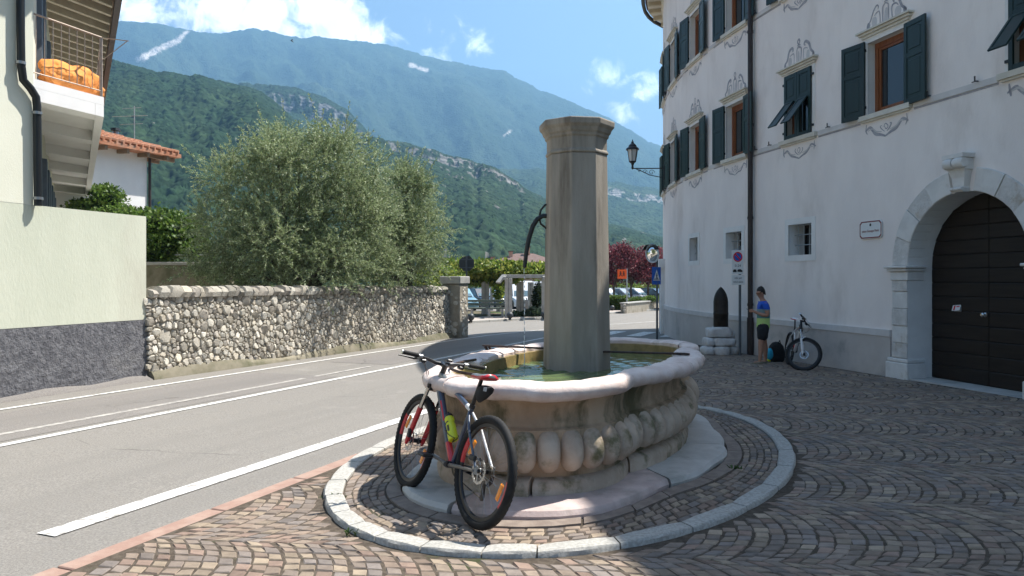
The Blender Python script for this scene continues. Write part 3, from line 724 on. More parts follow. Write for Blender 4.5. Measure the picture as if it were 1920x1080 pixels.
FLOORS = [4.62, 7.82]; OW, OH = .46, 1.34
SD, DR, ZSP = -2.02, 1.15, 1.82              # arched door: centre, radius, springing
SMALL = [(2.19, .40), (4.92, .40), (7.55, .36)]; SZ0, SZ1 = 2.10, 2.76
opens = [(s - OW, s + OW, z, z + OH) for s, k in WL for z in FLOORS]
opens += [(s - w, s + w, SZ0, SZ1) for s, w in SMALL]
opens += [(SD - DR, SD + DR, -1.2, 3.2)]
def facade():
    sb = sorted(set([SN, SF] + [round(v, 4) for o in opens for v in o[:2]] + list(np.arange(SN + .5, SF, .7).round(3)))); zb = sorted(set([-1.2, EAVE + .3] + [v for o in opens for v in o[2:]]))
    m = MB(); vid = {}
    def vi(s, z):
        if (s, z) not in vid: vid[(s, z)] = len(m.v); m.v.append(tuple(wp(s, z))); m.c.append((1, 1, 1, 1))
        return vid[(s, z)]
    for i in range(len(sb) - 1):
        for j in range(len(zb) - 1):
            cs, cz = (sb[i] + sb[i + 1]) / 2, (zb[j] + zb[j + 1]) / 2
            if any(a < cs < b and c < cz < d for a, b, c, d in opens): continue
            m.f.append((vi(sb[i], zb[j]), vi(sb[i + 1], zb[j]), vi(sb[i + 1], zb[j + 1]), vi(sb[i], zb[j + 1]))); m.mi.append(0)
    N_ = 24
    for i in range(N_):                      # wall above the arch
        a0 = SD - DR * math.cos(math.pi * i / N_); a1 = SD - DR * math.cos(math.pi * (i + 1) / N_)
        z0 = ZSP + DR * math.sin(math.pi * i / N_); z1 = ZSP + DR * math.sin(math.pi * (i + 1) / N_)
        m.add([wp(a0, z0), wp(a1, z1), wp(a1, 3.2), wp(a0, 3.2)], [(0, 1, 2, 3)])
    # far and back walls closing the block
    e = wf(SF)[0]; n0 = wf(SN)[0]; b1 = e + Vector((9, -9)); b2 = n0 + Vector((14, 2))
    m.add([(e.x, e.y, -1.2), (b1.x, b1.y, -1.2), (b1.x, b1.y, EAVE), (e.x, e.y, EAVE)], [(0, 1, 2, 3)])
    m.add([(b1.x, b1.y, -1.2), (b2.x, b2.y, -1.2), (b2.x, b2.y, EAVE), (b1.x, b1.y, EAVE)], [(0, 1, 2, 3)])
    m.add([(n0.x, n0.y, -1.2), (b2.x, b2.y, -1.2), (b2.x, b2.y, EAVE), (n0.x, n0.y, EAVE)], [(0, 1, 2, 3)])
    m.build('wall', 'plaster_white', pal, fixn=False)
    cl = MB(); fp_ = [wp(q, EAVE + .25, -.05) for q in np.linspace(SN, SF, 60)]; cl.add(fp_ + [Vector((b1.x, b1.y, EAVE + .25)), Vector((b2.x, b2.y, EAVE + .25))], [tuple(range(62))]); cl.build('sun_stop_slab', 'dark_inside', pal, fixn=False)  # unseen slab added to stop sun leaking through the hollow block
facade()
# plinth and painted bands
PB = [(SN, SD - DR - .42), (SD + DR + .40, 17.5)]
for a, b in PB:
    m = MB(); wbox(m, a, b, -1.0, .56, -.02, .035); m.build('plinth', 'plaster_plinth', pal)
    m = MB(); wbox(m, a, b, .563, .68, -.02, .048); m.build('plinth_band', 'string_paint', pal)
for z in FLOORS:
    edges = [SN] + [v for s, k in sorted(WL) for v in (s - .66, s + .66)] + [30]
    for a, b in zip(edges[0::2], edges[1::2]): 
        m = MB(); wbox(m, a, b, z - .10, z - .0, -.02, .022); m.build('string_course', 'string_paint', pal)
        m = MB(); wbox(m, a, b, z - .135, z - .105, -.02, .006); m.build('string_line', 'ornament_paint', pal)

def _ribbon(m, pts, w, s, z, o=.004):
    """flat painted line on the wall; pts in wall metres, width tapering at the ends"""
    P = [Vector((a, b)) for a, b in pts]; Q = []
    for i in range(len(P) - 1):              # smooth (Catmull-Rom)
        p0, p1, p2, p3 = P[max(i - 1, 0)], P[i], P[i + 1], P[min(i + 2, len(P) - 1)]
        for k in range(4):
            t = k / 4; Q.append(.5 * ((2 * p1) + (p2 - p0) * t + (2 * p0 - 5 * p1 + 4 * p2 - p3) * t * t + (3 * p1 - p0 - 3 * p2 + p3) * t ** 3))
    Q.append(P[-1]); vs = []; n = len(Q)
    for i, q in enumerate(Q):
        t = (Q[min(i + 1, n - 1)] - Q[max(i - 1, 0)]).normalized(); nn = Vector((-t.y, t.x)); ww = w * (.45 + .55 * math.sin(math.pi * i / (n - 1))) / 2
        for sg in (-1, 1):
            r = q + nn * ww * sg; vs.append(wp(s - r.x, z + r.y, o))
    m.add(vs, [(2 * i, 2 * i + 1, 2 * i + 3, 2 * i + 2) for i in range(n - 1)])
def ornaments(s, z, par):
    m = MB(); ml = MB(); t = z + OH + .235; jr = random.Random(int(s * 100) + int(z * 10)); fx, fz = jr.uniform(.92, 1.06), jr.uniform(.9, 1.1)
    def ribbon(m_, pts, w, s_, z_, o=.004):
        k = 1 if m_ is m else 0; _ribbon(m_, [(a * fx + jr.uniform(-.012, .012), b + jr.uniform(-.010, .010)) for a, b in pts], w * jr.uniform(.65, 1.35), s_, z_, o)
    for sg in (-1, 1):
        ribbon(m, [(sg * .50, t + .02), (sg * .49, t + .10), (sg * .40, t + .17), (sg * .33, t + .33), (sg * .24, t + .40), (sg * .19, t + .36), (sg * .22, t + .31)], .05, s, 0)
        ribbon(m, [(sg * .47, t + .02), (sg * .47, t + .09), (sg * .50, t + .12)], .07, s, 0)
        ribbon(m, [(sg * .16, t + .01), (sg * .16, t + .24), (sg * .24, t + .26), (sg * .31, t + .22)], .028, s, 0)
        ribbon(m, [(sg * .075, t + .01), (sg * .075, t + .28), (sg * .05, t + .33)], .03, s, 0)
        ribbon(ml, [(sg * .30, t + .01), (sg * .30, t + .2)], .14, s, 0, .0025)
    ribbon(m, [(-.06, t + .33), (0, t + .36), (.06, t + .33)], .04, s, 0); ribbon(m, [(-.05, t + .38), (0, t + .41), (.05, t + .38)], .035, s, 0)
    ribbon(m, [(0, t + .41), (-.045, t + .465), (0, t + .52), (.045, t + .465), (0, t + .41)], .03, s, 0); ribbon(ml, [(0, t + .0), (0, t + .27)], .10, s, 0, .0025)
    b = z - .16
    for sg in (-1, 1):
        ribbon(m, [(sg * .52, b), (sg * .52, b - .12), (sg * .50, b - .19)], .035, s, 0)
        ribbon(m, [(sg * .55, b - .13), (sg * .42, b - .07), (sg * .34, b - .13), (sg * .26, b - .21), (sg * .14, b - .24), (0, b - .29)], .055, s, 0)
        ribbon(ml, [(sg * .48, b - .12), (sg * .36, b - .10), (sg * .26, b - .17), (sg * .1, b - .20)], .03, s, 0, .006)
        ribbon(m, [(sg * .02, b - .22), (sg * .10, b - .16), (sg * .14, b - .10), (sg * .10, b - .08)], .025, s, 0)
    ribbon(m, [(-.05, b - .12), (0, b - .06), (.05, b - .12), (0, b - .18), (-.05, b - .12)], .022, s, 0)
    m.build('painted_ornament', 'ornament_paint', par, kind='stuff'); ml.build('painted_highlight', 'ornament_light', par, kind='stuff')
def shutter_leaf(m, w, h, Mx):
    """panelled leaf, origin at hinge bottom: x across, y up, z thickness"""
    t = .038
    def bx(x0, x1, y0, y1, z0, z1, b=.004): m.box((0, 0, 0), (x1 - x0, y1 - y0, z1 - z0), M4=Mx @ Matrix.Translation(((x0 + x1) / 2, (y0 + y1) / 2, (z0 + z1) / 2)), b=b)
    st = .075
    bx(0, st, 0, h, 0, t); bx(w - st, w, 0, h, 0, t)
    for y0, y1 in ((0, .10), (h * .56, h * .56 + .09), (h - .09, h)): bx(st, w - st, y0, y1, .001, t - .001)
    bx(st, w - st, .10, h * .56, .010, t - .012); bx(st, w - st, h * .56 + .09, h - .09, .010, t - .012)
    bx(st + .045, w - st - .045, .15, h * .56 - .05, .006, t - .004, .008); bx(st + .045, w - st - .045, h * .56 + .135, h - .135, .006, t - .004, .008)
def window(s, z, kind):
    g = MB()
    # stone surround, a hair proud of the plaster
    for a, b, c, d in ((s - OW - .09, s - OW, z, z + OH + .10), (s + OW, s + OW + .09, z, z + OH + .10), (s - OW, s + OW, z + OH, z + OH + .10)): wbox(g, a, b, c, d, -.02, .014, 1)
    # reveals
    for sg in (-1, 1): wbox(g, s + sg * OW, s + sg * (OW + .02), z, z + OH, -.26, .008, 1)
    wbox(g, s - OW, s + OW, z + OH, z + OH + .02, -.26, .008, 1)
    win = g.build('window_surround', 'surround', pal)
    m = MB(); wbox(m, s - OW - .17, s + OW + .17, z - .09, z, -.25, .085, 2); wbox(m, s - OW - .13, s + OW + .13, z - .125, z - .093, -.02, .05, 2); m.build('window_sill', 'trim_stone', win)
    m = MB(); zt = z + OH + .10
    for a, b, o, e in ((0, .045, .05, .12), (.048, .09, .085, .16), (.093, .125, .125, .20)): wbox(m, s - OW - e, s + OW + e, zt + a, zt + b, -.02, o, 2)
    m.build('cornice', 'trim_stone', win)
    m = MB()
    for a, b, c, d in ((-OW, -OW + .085, 0, OH), (OW - .085, OW, 0, OH), (-OW + .085, OW - .085, OH - .10, OH), (-OW + .085, OW - .085, 0, .085)): wbox(m, s + a, s + b, z + c, z + d, -.22, -.15, 1)
    for a, b, c, d in ((-OW + .085, -OW + .135, .085, OH - .10), (OW - .135, OW - .085, .085, OH - .10), (-OW + .135, OW - .135, OH - .15, OH - .10), (-OW + .135, OW - .135, .085, .135)): wbox(m, s + a, s + b, z + c, z + d, -.215, -.17, 1)
    m.build('window_frame', 'window_wood', win)
    m = MB(); wbox(m, s - OW + .05, s + OW - .05, z + .05, z + OH - .05, -.204, -.196, 1); m.build('pane', 'glass_dark', win)
    ornaments(s, z, win)
    if kind == 'open':
        for sg in (-1, 1):                   # sg -1: left in view (farther s)
            hs = s - sg * (OW + .035); ang = R(random.uniform(5, 10)); B = wmat(hs, z - .035, .03)
            Mx = B @ (Matrix.Rotation(-ang * sg, 4, 'Y') if sg > 0 else Matrix.Rotation(ang, 4, 'Y') @ Matrix.Diagonal((-1, 1, 1, 1)))
            m = MB(); shutter_leaf(m, .53, OH + .075, Mx); sh = m.build('shutter', 'shutter_green', win)
            for zz in (.16, OH - .12): m = MB(); m.box((0, 0, 0), (.075, .045, .035), M4=wmat(hs - sg * .025, z + zz, .03)); m.build('hinge', 'black_iron', sh)
    else:                                    # closed leaves with their lower panels propped out
        t = .038
        for sg in (-1, 1):
            B = wmat(s - sg * OW, z + .005, .02); Mx = B @ (Matrix.Diagonal((-1, 1, 1, 1)) if sg > 0 else Matrix())
            m = MB(); w = OW - .004; h = OH + .05
            def bx(x0, x1, y0, y1, z0, z1, b=.004): m.box((0, 0, 0), (x1 - x0, y1 - y0, z1 - z0), M4=Mx @ Matrix.Translation(((x0 + x1) / 2, (y0 + y1) / 2, (z0 + z1) / 2)), b=b)
            bx(0, .075, 0, h, 0, t); bx(w - .075, w, 0, h, 0, t)
            for y0, y1 in ((0, .08), (h * .56, h * .56 + .09), (h - .09, h)): bx(.075, w - .075, y0, y1, .001, t - .001)
            bx(.075, w - .075, h * .56 + .09, h - .09, .010, t - .012); bx(.12, w - .12, h * .56 + .135, h - .135, .006, t - .004, .008)
            sh = m.build('shutter', 'shutter_green', win)
            m = MB(); P = Mx @ Matrix.Translation((.075, h * .56, t)) @ Matrix.Rotation(R(-38), 4, 'X')
            hh = h * .56 - .08; ww = w - .15
            for x0, x1, y0, y1, z0, z1 in ((0, .045, -hh, 0, 0, .03), (ww - .045, ww, -hh, 0, 0, .03), (.045, ww - .045, -.05, 0, 0.001, .029), (.045, ww - .045, -hh, -hh + .05, 0.001, .029), (.045, ww - .045, -hh + .05, -.05, .008, .02)):
                m.box((0, 0, 0), (x1 - x0, y1 - y0, z1 - z0), M4=P @ Matrix.Translation(((x0 + x1) / 2, (y0 + y1) / 2, (z0 + z1) / 2)), b=.003)
            m.build('propped_panel', 'shutter_green', sh)
            for zz in (.16, OH - .12): m = MB(); m.box((0, 0, 0), (.075, .045, .035), M4=wmat(s - sg * (OW + .03), z + zz, .03)); m.build('hinge', 'black_iron', sh)
    # wall hooks that hold the open leaves
    for sg in (-1, 1):
        m = MB(); b = wp(s - sg * 1.02, z + .01, .0); e = wp(s - sg * 1.02, z + .01, .07); m.tube([b, e], .011, 5); m.tube([e, e + Vector((0, 0, .075))], .012, 5)
        m.tube([wp(s - sg * 1.02 - .05, z + .0, .07), wp(s - sg * 1.02 + .05, z + .0, .07)], .009, 5)
        m.build('shutter_hook', 'black_iron', win)
for s, k in WL:
    window(s, FLOORS[0], k); window(s, FLOORS[1], 'open')
def small_window(s, w):
    g = MB(); fr = .13
    for a, b, c, d in ((s - w - fr, s - w, SZ0 - fr, SZ1 + fr), (s + w, s + w + fr, SZ0 - fr, SZ1 + fr), (s - w, s + w, SZ1, SZ1 + fr), (s - w, s + w, SZ0 - fr, SZ0)): wbox(g, a, b, c, d, -.02, .012, 1)
    for sg in (-1, 1): wbox(g, s + sg * w, s + sg * (w + .03), SZ0, SZ1, -.42, .006, 1)
    wbox(g, s - w, s + w, SZ1, SZ1 + .03, -.42, .006, 1); wbox(g, s - w, s + w, SZ0 - .03, SZ0, -.42, .006, 1)
    win = g.build('barred_window', 'surround', pal)
    m = MB(); wbox(m, s - w, s + w, SZ0, SZ1, -.44, -.40, 1); m.build('pane', 'glass_dark', win)
    m = MB()
    for a, b, c, d in ((-w, -w + .06, 0, SZ1 - SZ0), (w - .06, w, 0, SZ1 - SZ0), (-.03, .03, 0, SZ1 - SZ0), (-w + .06, w - .06, SZ1 - SZ0 - .06, SZ1 - SZ0)): wbox(m, s + a, s + b, SZ0 + c, SZ0 + d, -.40, -.37, 1)
    m.build('window_frame', 'door_wood', win)
    for i in range(4):
        m = MB(); x = s - w + 2 * w * (i + .5) / 4; m.tube([wp(x, SZ0 - .01, -.17), wp(x, SZ1 + .01, -.17)], .010, 6); m.build('bar', 'galvanised', win)
    for i in range(2):
        m = MB(); zz = SZ0 + (SZ1 - SZ0) * (i + 1) / 3; m.tube([wp(s - w - .01, zz, -.155), wp(s + w + .01, zz, -.155)], .011, 6); m.build('bar', 'galvanised', win)
for s, w in SMALL: small_window(s, w)

# arched portal
def portal():
    root = MB(); gy = gz(12.5)
    base = None
    def dress(s0, s1, z0, z1, o, matn='portal_stone', nm='portal_block'):
        m = MB(); rings = []
        b = .012
        m.box((0, 0, 0), (abs(s1 - s0) - .004, z1 - z0 - .005, o + .3), M4=wmat((s0 + s1) / 2, (z0 + z1) / 2, (o - .3) / 2), b=b); return m.build(nm, matn, pal)
    for sg in (-1, 1):
        i = SD + sg * DR; o = SD + sg * (DR + .36)
        dress(SD + sg * (DR - .07), SD + sg * (DR + .45), gy - .3, gy + .30, .10, 'portal_stone', 'pilaster_base')
        dress(SD + sg * (DR - .05), SD + sg * (DR + .43), gy + .302, gy + .37, .08, 'portal_stone', 'pilaster_base')
        zz = gy + .375; k = 0
        for h in (.26, .30, .30, .30, .28, .22):
            if zz + h > ZSP - .26: h = ZSP - .26 - zz
            if h > .03: dress(i, o, zz, zz + h, .036 if k % 2 else .046, 'portal_stone' if k % 2 else 'portal_rough'); zz += h; k += 1
        dress(SD + sg * (DR - .02), SD + sg * (DR + .38), ZSP - .26, ZSP - .10, .055, 'portal_stone', 'impost')
        dress(SD + sg * (DR - .05), SD + sg * (DR + .43), ZSP - .098, ZSP - .05, .10, 'portal_stone', 'impost')
        dress(SD + sg * (DR - .08), SD + sg * (DR + .46), ZSP - .048, ZSP, .135, 'portal_stone', 'impost')
    n = 9
    for k in range(n):                        # voussoirs
        a0 = math.pi * k / n; a1 = math.pi * (k + 1) / n
        if k == n // 2: continue
        m = MB(); rings = []; ss = 6; pr = .032 + (.012 if k % 2 else 0)
        for t in np.linspace(a0 + .004, a1 - .004, ss):
            ring = []
            for r, o in ((DR, -.30), (DR, pr - .012), (DR + .012, pr), (DR + .35, pr), (DR + .362, pr - .012), (DR + .362, -.05)):
                ring.append(wp(SD - r * math.cos(t), ZSP + r * math.sin(t), o))
            rings.append(ring)
        m.loft(rings); m.build('voussoir', 'portal_rough' if k % 2 == 0 else 'portal_stone', pal, smooth=40)
    # keystone with its scrolled console
    m = MB(); r0 = ZSP + DR - .015
    def kring(z, hw, o): return [wp(SD - hw, z, -.28), wp(SD + hw, z, -.28), wp(SD + hw, z, o), wp(SD - hw, z, o)]
    m.loft([kring(r0, .10, .13), kring(r0 + .05, .11, .15), kring(r0 + .08, .10, .115), kring(r0 + .22, .122, .12), kring(r0 + .345, .15, .155)])
    ks = m.build('keystone', 'portal_stone', pal)
    for q in (-1, 0, 1):
        m = MB(); m.tube([wp(SD + q * .075 - .034, r0 + .045, .145), wp(SD + q * .075 + .034, r0 + .045, .145)], .03, 10); m.build('drop', 'portal_stone', ks, smooth=50)
    m = MB(); z0 = r0 + .385
    for q in (-1, 1): m.tube([wp(SD + q * .010, z0 + .06, .18), wp(SD + q * .08, z0 + .06, .18), wp(SD + q * .16, z0 + .06, .18), wp(SD + q * .188, z0 + .06, .18)], [.082, .094, .09, .072], 18)
    m.build('scroll', 'portal_stone', ks, smooth=50)
    m = MB(); wbox(m, SD - .165, SD + .165, z0 - .045, z0 + .135, -.02, .16, 1); wbox(m, SD - .20, SD + .20, z0 + .138, z0 + .20, -.02, .235, 1); m.build('console', 'portal_stone', ks)
    # reveal and soffit
    m = MB(); pr = []
    path = [(SD + DR, gy - .3), (SD + DR, ZSP)] + [(SD + DR * math.cos(t), ZSP + DR * math.sin(t)) for t in np.linspace(0, math.pi, 25)[1:]] + [(SD - DR, gy - .3)]
    vs = []; 
    for s_, z_ in path: vs += [wp(s_, z_, .02), wp(s_, z_, -.50)]
    m.add(vs, [(2 * i, 2 * i + 1, 2 * i + 3, 2 * i + 2) for i in range(len(path) - 1)]); m.build('portal_reveal', 'surround', pal, fixn=False)
    m = MB(); wbox(m, SD - DR - .05, SD + DR + .05, gy - .3, gy + .045, -.6, .05, 2); m.build('threshold', 'pale_slab', pal)
    # door leaves of wide boards
    d = MB()
    d.add([wp(SD - DR - .05, gy - .2, -.50), wp(SD + DR + .05, gy - .2, -.50), wp(SD + DR + .05, 3.1, -.50), wp(SD - DR - .05, 3.1, -.50)], [(0, 1, 2, 3)])
    door = d.build('door', 'door_wood', pal, fixn=False)
    zz = gy + .05; 
    while zz < ZSP + DR:
        h = .235
        for sg in (-1, 1):
            zt = min(zz + h, ZSP + DR); zm = zz + h * .5
            def hw(z): return DR if z <= ZSP else math.sqrt(max(DR * DR - (z - ZSP) ** 2, 0))
            w0, w1 = hw(zz), hw(zt)
            if w0 < .08: continue
            m = MB(); e = .012
            def rr(o, ins): return [wp(SD + sg * .006, zz + ins, o), wp(SD + sg * max(w0 - ins * .3, .02), zz + ins, o), wp(SD + sg * max(w1 - ins * .3, .015), zt - ins, o), wp(SD + sg * .006, zt - ins, o)]
            m.loft([rr(-.495, .002), rr(-.478, .002), rr(-.470, .016)]); m.build('board', 'door_wood', door)
        zz += h
    m = MB(); Mx = wmat(SD + .06, 1.02, -.47); m.lathe([(.035, 0), (.035, .012), (.015, .02), (.015, .05), (.032, .06), (.036, .075), (.02, .09)], 12, Mx); m.build('door_knob', 'steel', door, smooth=40)
    m = MB(); wbox(m, SD + .52, SD + .66, 1.05, 1.15, -.468, -.455, 1); lt = m.build('letter_slot', 'galvanised', door)
portal()
t = thing('leaflet', 'small white printed leaflet sticking out of the dark door', 'leaflet', tuple(wp(SD + .60, 1.06, -.44)))
m = MB(); B = wmat(SD + .60, 1.11, -.44) @ Matrix.Rotation(R(-24), 4, 'X') @ Matrix.Rotation(R(6), 4, 'Z'); m.box((0, 0, 0), (.155, .10, .003), M4=B); m.build('paper', 'sign_white', t)
m = MB(); m.box((0, 0, 0), (.03, .08, .001), M4=B @ Matrix.Translation((-.035, 0, .003))); m.box((0, 0, 0), (.06, .02, .001), M4=B @ Matrix.Translation((.03, .02, .003))); m.build('print', 'sign_red', t)

# corner doorway at the far end, eaves and roof
for z0, z1, s0, s1, o in ((-1.0, 1.95, 12.2, 12.55, .14), (1.95, 2.28, 12.1, 13.9, .2), (-1.0, 1.95, 13.5, 13.85, .14)): m = MB(); wbox(m, s0, s1, z0, z1, -.02, o); m.build('doorway_block', 'surround', pal)
m = MB(); wbox(m, 12.57, 13.48, -1.0, 1.94, -.02, .01); m.build('corner_door', 'door_wood', pal)
m = MB(); OV = .65; n = 90; r1 = []
for i in range(n + 1):
    s = SN - .5 + (SF - SN) * i / n
    r1.append([wp(s, EAVE + .16, -.3), wp(s, EAVE + .02, OV - .06), wp(s, EAVE + .10, OV), wp(s, EAVE + .22, OV), wp(s, EAVE + 2.6, -5.5)])
m.loft(r1, closed=False, cap0=False, cap1=False); m.build('roof', 'brown_roof', pal, fixn=False)
m = MB(); m2 = MB()
s = SN
while s < SF - 1:
    a = [wp(s, EAVE - .02, -.05), wp(s, EAVE - .17, OV - .25), wp(s, EAVE - .02, OV - .05)]; wbox(m, s, s + .11, EAVE - .14, EAVE + .0, -.02, OV - .12, 1); s += .72
rf = m.build('rafter', 'rafter_cream', pal); rf['kind'] = 'stuff'
r1 = []; r2 = []
for i in range(n + 1):
    s = SN - .5 + (SF - SN) * i / n; r1.append([wp(s, EAVE + .005, -.02), wp(s, EAVE + .005, OV - .08)])
    r2.append([wp(s, EAVE + .06, OV + .005), wp(s, EAVE - .03, OV + .04), wp(s, EAVE - .04, OV + .11), wp(s, EAVE + .08, OV + .15)])
m2.loft(r1, closed=False, cap0=False, cap1=False); m2.build('soffit', 'trim_stone', pal, fixn=False)
m = MB(); m.loft(r2, closed=False, cap0=False, cap1=False); m.build('gutter', 'downpipe_brown', pal, fixn=False, smooth=60)
# frieze under the eaves
m = MB(); wbox(m, SN, SF - 1, EAVE - .42, EAVE - .30, -.02, .03); wbox(m, SN, SF - 1, EAVE - .297, EAVE - .16, -.02, .07); m.build('eaves_moulding', 'trim_stone', pal)
# rain pipe
m = MB(); sp = S0 - .02; m.tube([wp(sp, gz(17.3) + .25, .10), wp(sp, EAVE - .1, .10)], .060, 14); dp = m.build('rain_pipe', 'downpipe_brown', pal, smooth=50)
m = MB(); m.tube([wp(sp, gz(17.3) - .05, .10), wp(sp, gz(17.3) + .9, .10)], .078, 14); m.build('pipe_foot', 'downpipe_brown', dp, smooth=50)
for z in (.95, 3.0, 5.2, 7.4, 9.6): m = MB(); m.tube([wp(sp, z, .10), wp(sp, z + .06, .10)], .072, 12); m.build('pipe_collar', 'downpipe_brown', dp, smooth=50)

# street name plate
pl = thing('street_name_plate', 'small white street name plate with red border beside the arched door', 'sign', tuple(wp(.03, 2.35, .03)))
def chamf(w, h, c): return [(-w + c, -h), (w - c, -h), (w, -h + c), (w, h - c), (w - c, h), (-w + c, h), (-w, h - c), (-w, -h + c)]
sp_ = .03; zc = 2.50
m = MB(); m.prism(chamf(.29, .165, .045), .0, .02, wmat(sp_, zc, .01)); m.build('plate', 'sign_white', pl)
m = MB(); oo = chamf(.282, .157, .045); ii = chamf(.262, .137, .042); B = wmat(sp_, zc, .0325); m.add([B @ Vector((x, y, 0)) for x, y in oo + ii], [(i, (i + 1) % 8, 8 + (i + 1) % 8, 8 + i) for i in range(8)]); m.build('border', 'sign_maroon', pl)
text('lettering', 'piazza Giuseppe Parini', .066, wmat(sp_, zc - .025, .0325), 'sign_maroon', pl, local=False, sx=.74)
m = MB(); m.prism([(-.02, -.02), (.02, -.02), (.024, .012), (0, .034), (-.024, .012)], 0, .001, wmat(sp_, zc + .085, .0325)); m.build('emblem', 'sign_black', pl)
# ------------------------------------------------------------------ fountain
FZ = 0.0                                       # the bowl stands level on the falling ground
fnt = thing('stone_fountain', 'old pink stone fountain with lobed basin and octagonal column in the middle', 'fountain', (FC.x, FC.y, gz(FC.y)))
def hring(off, z, soft=0.0, n=NT): return ring_pts(off, z, n, soft)
RZ = .85                                      # top of the rim
def step_slabs():
    th = 0.3; segs = [.95, 1.1, .85, 1.2, .9, 1.28]; k = 0
    for d in segs:
        n = 14; rings = []
        d = d if k < len(segs) - 1 else 2 * math.pi + .3 - th
        for t in np.linspace(th + .006, th + d - .006, n):
            r = sum(outline(t + e * .07) for e in (-2, -1, 0, 1, 2)) / 5 + .20 + .018 * math.sin(t * 9 + k)
            def P(rr, z): p = floc(rr * math.cos(t), rr * math.sin(t)); return Vector((p.x, p.y, z + gz(p.y)))
            rings.append([P(r, -.05), P(r + .012, .06), P(r - .012, .092), P(r - .04, .098), P(r - .62, .105), P(r - .62, -.05)])
        m = MB(); m.loft(rings); m.build('step_slab', 'pink_slab' if k == 2 else 'pale_slab', fnt, smooth=35); th += d; k += 1
step_slabs()
# low course of blocks under the bowl
th = .1; 
while th < 2 * math.pi + .1 - .02:
    r0 = outline(th); dth = min(random.uniform(.45, .75) / r0 * 1.0, 2 * math.pi + .1 - th); rings = []
    if 2 * math.pi + .1 - th - dth < .12: dth = 2 * math.pi + .1 - th
    jo = random.uniform(-.012, .012); jz = random.uniform(-.015, .012)
    for t in np.linspace(th + .006, th + dth - .006, 8):
        r = outline(t) - .17 + jo + random.uniform(-.006, .006)
        def P(rr, z): p = floc(rr * math.cos(t), rr * math.sin(t)); return Vector((p.x, p.y, z + FZ))
        rings.append([P(r, -.06), P(r + .012, .09), P(r - .006, .135 + jz), P(r - .05, .158 + jz), P(r - .3, .165), P(r - .3, -.06)])
    m = MB(); m.loft(rings); m.build('base_block', 'gadroon_stone', fnt, smooth=40); th += dth
# bowl wall
prof = [(-.25, -.03), (-.25, .18), (-.20, .23), (-.17, .33), (-.17, .50), (-.215, .515), (-.215, .545), (-.235, .56), (-.235, .62), (-.22, .67), (-.19, .71), (-.15, .735), (-.13, .745)]
m = MB(); m.loft([hring(o, FZ + z) for o, z in prof], cap0=False, cap1=False); bowl = m.build('bowl', 'basin_stone', fnt, smooth=60)
m = MB(); m.loft([hring(-.27, FZ + .806), hring(-.332, FZ + .80), hring(-.345, FZ + .70), hring(-.37, FZ + .40), hring(-.60, FZ + .32)], cap0=False, cap1=True); m.build('bowl_inside', 'basin_inside', fnt, smooth=60)
# swelling lobes round the bowl, spaced evenly along the outline
def arclen():
    pts = hring(-.17, 0, n=720); d = [0]
    for i in range(720): d.append(d[-1] + (pts[(i + 1) % 720] - pts[i]).length)
    return d
AL = arclen(); NG = 58
for g in range(NG):
    tgt = AL[-1] * (g + .5) / NG; i = next(k for k in range(720) if AL[k + 1] >= tgt); th = 2 * math.pi * (i + (tgt - AL[i]) / (AL[i + 1] - AL[i])) / 720
    r = outline(th) - .175; c = floc(r * math.cos(th), r * math.sin(th)); a = floc(outline(th + .02) * math.cos(th + .02), outline(th + .02) * math.sin(th + .02)); b = floc(outline(th - .02) * math.cos(th - .02), outline(th - .02) * math.sin(th - .02))
    t = (a - b).normalized(); nrm = Vector((t.y, -t.x)); 
    if nrm.dot(c - FC) < 0: nrm = -nrm
    w = AL[-1] / NG * .50; rings = []; nz = 11
    for k in range(nz):
        u = k / (nz - 1); z = .205 + .30 * u; sh = max(math.sin(math.pi * min(max(u * .98 + .01, 0), 1)), 0) ** .27
        dep = .085 * sh + .03 * math.sin(math.pi * u) - .035 * u; hw = w * min(1, sh * 1.03)
        ring = []
        for q in range(9):
            an = math.pi * q / 8; x = -math.cos(an) * hw; o = math.sin(an) ** .8 * dep * 1.25 - .01
            p = c + t * x + nrm * o; ring.append(Vector((p.x, p.y, FZ + z)))
        rings.append(ring)
    m = MB(); m.loft(rings, closed=False, cap0=False, cap1=False); m.build('gadroon', 'gadroon_stone', fnt, smooth=75)
# rim of pink stones
joints = [.35, 1.05, 1.75, 2.6, 3.3, 4.02, 4.55, 5.2, 5.9]
for k, a in enumerate(joints):
    b = joints[(k + 1) % len(joints)]; b = b if b > a else b + 2 * math.pi; n = max(8, int((b - a) * 40)); rings = []
    for t in np.linspace(a + .0025, b - .0025, n):
        wob = .010 * math.sin(t * 23 + k) + .008 * math.sin(t * 41) + random.uniform(-.004, .004); r = outline(t) + wob; zj = .006 * math.sin(t * 17 + k * 2) + random.uniform(-.003, .003)
        def P(o, z): p = floc((r + o) * math.cos(t), (r + o) * math.sin(t)); return Vector((p.x, p.y, FZ + z + zj))
        rings.append([P(-.20, .735), P(-.09, .725), P(-.035, .742), P(-.005, .775), P(0, .805), P(-.02, .838), P(-.06, .852), P(-.16, .858), P(-.26, .850), P(-.295, .832), P(-.30, .735)])
    m = MB(); m.loft(rings); m.build('rim_stone', 'pink_stone', fnt, smooth=50)
